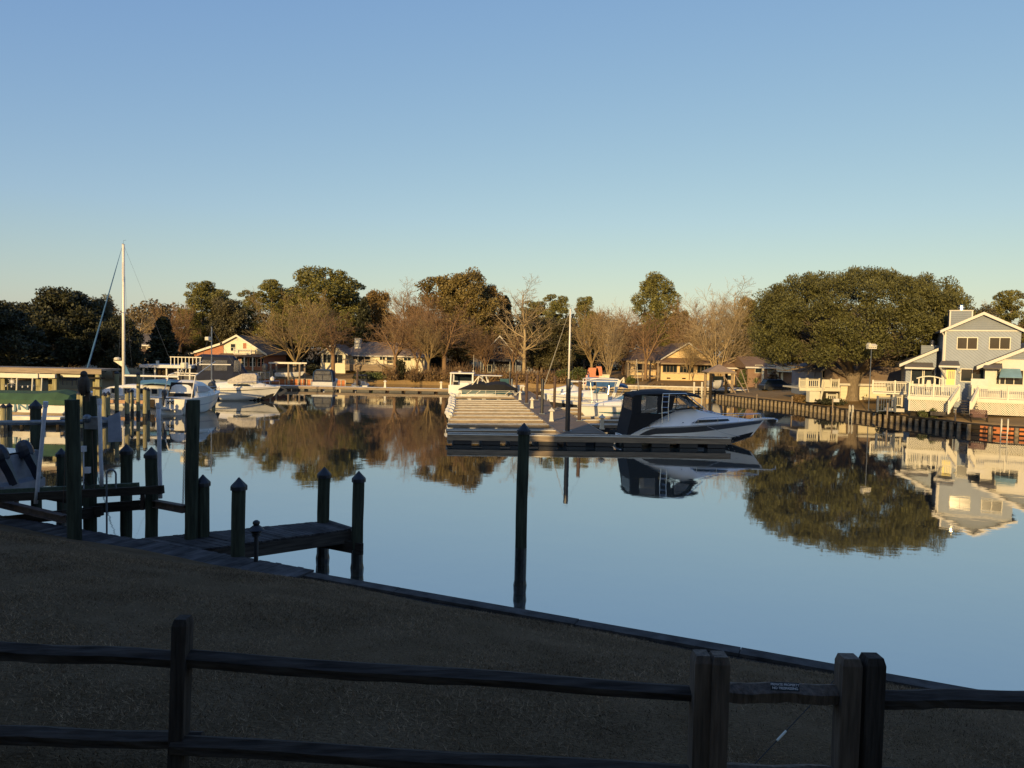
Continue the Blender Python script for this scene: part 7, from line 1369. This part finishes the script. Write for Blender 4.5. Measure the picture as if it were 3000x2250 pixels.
# the wood behind, one mass
def wood():
    r = random.Random(9); L = []
    x = -112
    while x < 116:
        D = r.uniform(148, 166); h = 12.5 + 2.0 * math.sin(x * .13) + r.uniform(-2.5, 2)
        for k in range(9): L.append((x + r.uniform(-2.5, 2.5), D + r.uniform(-4, 4), 1.5 + (h - 1.5) * (k + r.random()) / 9, r.uniform(1.6, 2.6), 2.2, r.uniform(1.3, 2.0), 330))
        x += r.uniform(2.0, 3.2)
    o = leaves('far_wood', L, .27, leafmat('mixed_winter_wood', (.13, .098, .04), .5, .5), None, 10, shell=.2); tag(o, 'brown and olive winter wood closing the view behind the houses', 'wood', kind='stuff')
wood()
def scrub():
    r = random.Random(4); L = []; segs = []
    for i in range(150):
        px = r.uniform(1120, 1700); D = r.uniform(118, 124) if px < 1560 else r.uniform(116, 122); x = at(px, 1110, D).x; h = r.uniform(.4, 1.6) * (1.35 if 1180 < px < 1420 else 1)
        L.append((x, D, .8 + h * .45, r.uniform(.6, 1.3), .9, h * .75, 110))
        for k in range(14): segs.append(((x + r.uniform(-.6, .6), D + r.uniform(-.6, .6), .7), (x + r.uniform(-1.2, 1.2), D + r.uniform(-.9, .9), .9 + h * r.uniform(.8, 1.7)), .025, .012))
    o = leaves('bank_scrub', L, .16, M.scrub, None, 14, shell=.1); tag(o, 'brown winter scrub and brambles along the far bank', 'scrub', kind='stuff')
    o = seg_mesh('bank_twigs', segs, M.twigred, None); tag(o, 'bare brown stems in the far bank scrub', 'scrub', kind='stuff')
scrub()
def shrub(px, py, D, rw, rh, m, label, name='shrub', n=900, size=.11, pt=0, base=None):
    p = at(px, py, D); t = thing(name, label, 'shrub', (p.x, D, base or bank_z(p.x, D) - .03), 0, 'shrubs of the far and right banks'); rr = random.Random(px)
    L = [(rr.uniform(-.5, .5) * rw, rr.uniform(-.4, .4) * rw, rh * rr.uniform(.3, .72) * (1 if not pt else 1), rw * .55, rw * .55, rh * .34, n // 7) for k in range(6)] + [(0, 0, rh * .55, rw * (.4 if pt else .7), rw * .6, rh * .5, n // 5)]
    leaves('foliage', L, size, m, t, px, shell=.35); q = MB()
    for k in range(4): q.tube([(.08 * k - .12, 0, -.3), (.3 * (k - 1.5) * rw, 0, rh * .6)], .03, 4)
    q.build('stems', M.bark, t); return t
shrub(2187, 1118, 113, 1.5, 2.9, M.hedge, 'rounded green shrub beside the tan hip roofed block', n=2200, size=.16)
shrub(2268, 1134, 100, 1.1, 3.0, M.scrub, 'upright russet bush left of the shaded lawn', n=1500, size=.15, pt=1)
shrub(2300, 1142, 99, 2.2, 1.1, M.dark, 'low dark shrubs in the shade before the parked car', n=1800, size=.13)
shrub(2340, 1168, 82, .9, .9, M.scrub, 'dry brown shrub before the white deck', n=900)
shrub(2365, 1166, 82.5, .9, .8, M.hedge, 'low olive shrub before the white deck storage box', n=800)
shrub(2440, 1150, 78.0, 2.2, .7, M.dark, 'dark clipped hedge at the foot of the white deck', n=1500)
shrub(2705, 1203, tw(lx(2705, DD - .6), yF - .6).y, .42, .75, M.hedge, 'small dark shrub at the lattice, left one', n=500, size=.06); shrub(2735, 1203, tw(lx(2735, DD - .6), yF - .6).y, .5, .95, M.hedge, 'small dark shrub at the lattice, right one', n=600, size=.06)
shrub(2520, 1150, 82, 1.2, 1.6, M.hedge, 'leafy shrub before the pale house right of the trunk', n=900)
shrub(2610, 1160, 67.5, 1.3, 1.0, M.dark, 'dark shrub above the small picket fence', n=900)
shrub(1697, 1113, 117, 1.6, 2.6, M.hedge, 'dense green shrub right of the sloop mast', n=2200, size=.16); shrub(1655, 1112, 118, 1.5, 2.2, M.hedge, 'olive shrub left of the sloop mast', n=1800, size=.16)
shrub(1175, 1090, 120, 1.2, 3.2, M.dark, 'dark conifer shrub at the right end of the timber deck', n=1700, size=.16, pt=1)
shrub(1100, 1098, 120, 2.6, 1.1, M.hedge, 'low green shrubs below the timber deck', n=1800, size=.14); shrub(1060, 1112, 117, 1.6, 1.3, M.dark, 'dark shrub at the waterline behind the runabout', n=1400, size=.14)
shrub(915, 1080, 122, 1.6, 1.8, M.dark, 'dark shrub left of the ranch house porch', n=1500, size=.15); shrub(548, 1055, 112, 1.3, 3.2, M.scrub, 'brown bush at the left end of the brick wing', n=1500, size=.15)
shrub(1848, 1112, 118, .8, 1.4, M.hedge, 'green bush under the pergola', n=900, size=.13); shrub(1935, 1128, 114, 2.2, .6, M.scrub, 'dry planting on the seawall top', n=1200)
shrub(1770, 1126, 114, 2.0, .7, M.hedge, 'grassy planting on the seawall before the storage chest', n=1200)
p = at(2215, 1128, 108); pm = thing('palm_shrub', 'small fan palm with spiky fronds by the grey board fence', 'shrub', (p.x, 108, p.z - .3), 0, 'shrubs of the far and right banks'); q = MB()
for k in range(26):
    a = rng.uniform(0, 6.28); e = rng.uniform(.1, 1.3); d = Vector((math.cos(a) * math.cos(e), math.sin(a) * math.cos(e), math.sin(e))); l = rng.uniform(.9, 1.5); s = d.cross(Vector((0, 0, 1))).normalized() * .07
    b = Vector((0, 0, .5)); m_ = b + d * l * .6 + Vector((0, 0, .1)); e_ = b + d * l + Vector((0, 0, -.15)); q.add([b, m_ + s, e_, m_ - s], [(0, 1, 2, 3)])
q.build('fronds', M.palm, pm); q = MB(); q.tube([(0, 0, -.2), (0, 0, .55)], .12, 7); q.build('stem', M.bark, pm)
# the great live oak
def live_oak():
    D = 81.0; b = at(2497, 1173, D); t = thing('live_oak', 'huge dome shaped live oak with a thick forked trunk on the right bank', 'tree', (b.x, D, b.z - .05)); r = random.Random(11); gz0 = b.z - .05; L = []
    cz, rz, rx = 9.0, 6.0, 10.6; off = at(2515, 900, D).x - b.x
    for i in range(420):
        u = r.uniform(-.66, 1); a = r.uniform(0, 6.283); c = math.sqrt(max(0, 1 - abs(u) ** 3.4)) ; f = r.uniform(.80, 1.0)
        x = off + rx * c * math.cos(a) * f; y = rx * .9 * c * math.sin(a) * f; z = cz + rz * u * f
        k = r.uniform(.65, 1.25); L.append((x, y, z - gz0, k * 1.1, k * 1.1, k * .85, int(420 * k)))
    for i in range(26): a = r.uniform(0, 6.283); q_ = rx * r.uniform(.2, .85); L.append((off + q_ * math.cos(a), q_ * math.sin(a), r.uniform(6.2, 12.5) - gz0, 1.8, 1.8, 1.2, 260))
    leaves('crown', L, .14, M.oakleaf, t, 15, flat=.34, shell=.25, up=.7)
    segs = []
    def limb(p, d, l, rad, lev):
        n = 4
        for i in range(n):
            d = (d + Vector((r.gauss(0, .14), r.gauss(0, .14), r.gauss(.02, .08)))).normalized(); q = p + d * l / n; segs.append((tuple(p), tuple(q), rad * (1 - .6 * i / n), rad * (1 - .6 * (i + 1) / n))); p = q
            if lev < 3:
                for _ in range(2): limb(p, (d + Vector((r.gauss(0, .7), r.gauss(0, .7), r.gauss(.15, .35)))).normalized(), l * .6, rad * .5 * (1 - .5 * i / n), lev + 1)
    for k in range(9): a = 6.283 * k / 9 + r.uniform(-.2, .2); limb(Vector((.25 * math.cos(a), .25 * math.sin(a), 2.6)), Vector((math.cos(a), math.sin(a), r.uniform(.35, 1.1))).normalized(), r.uniform(6, 7.5), .34, 1)
    seg_mesh('limbs', segs, M.bark, t, 5)
    q = MB(); q.rings([[((rr_ * (1 + .12 * math.sin(3 * a + z))) * math.cos(a), rr_ * (1 + .1 * math.cos(4 * a)) * math.sin(a), z) for a in [2 * math.pi * j / 14 for j in range(14)]] for rr_, z in ((1.05, -.3), (.78, .15), (.66, .7), (.64, 1.5), (.72, 2.2), (.95, 2.9), (.8, 3.3))]); q.build('trunk', M.bark, t, smooth=True)
live_oak()
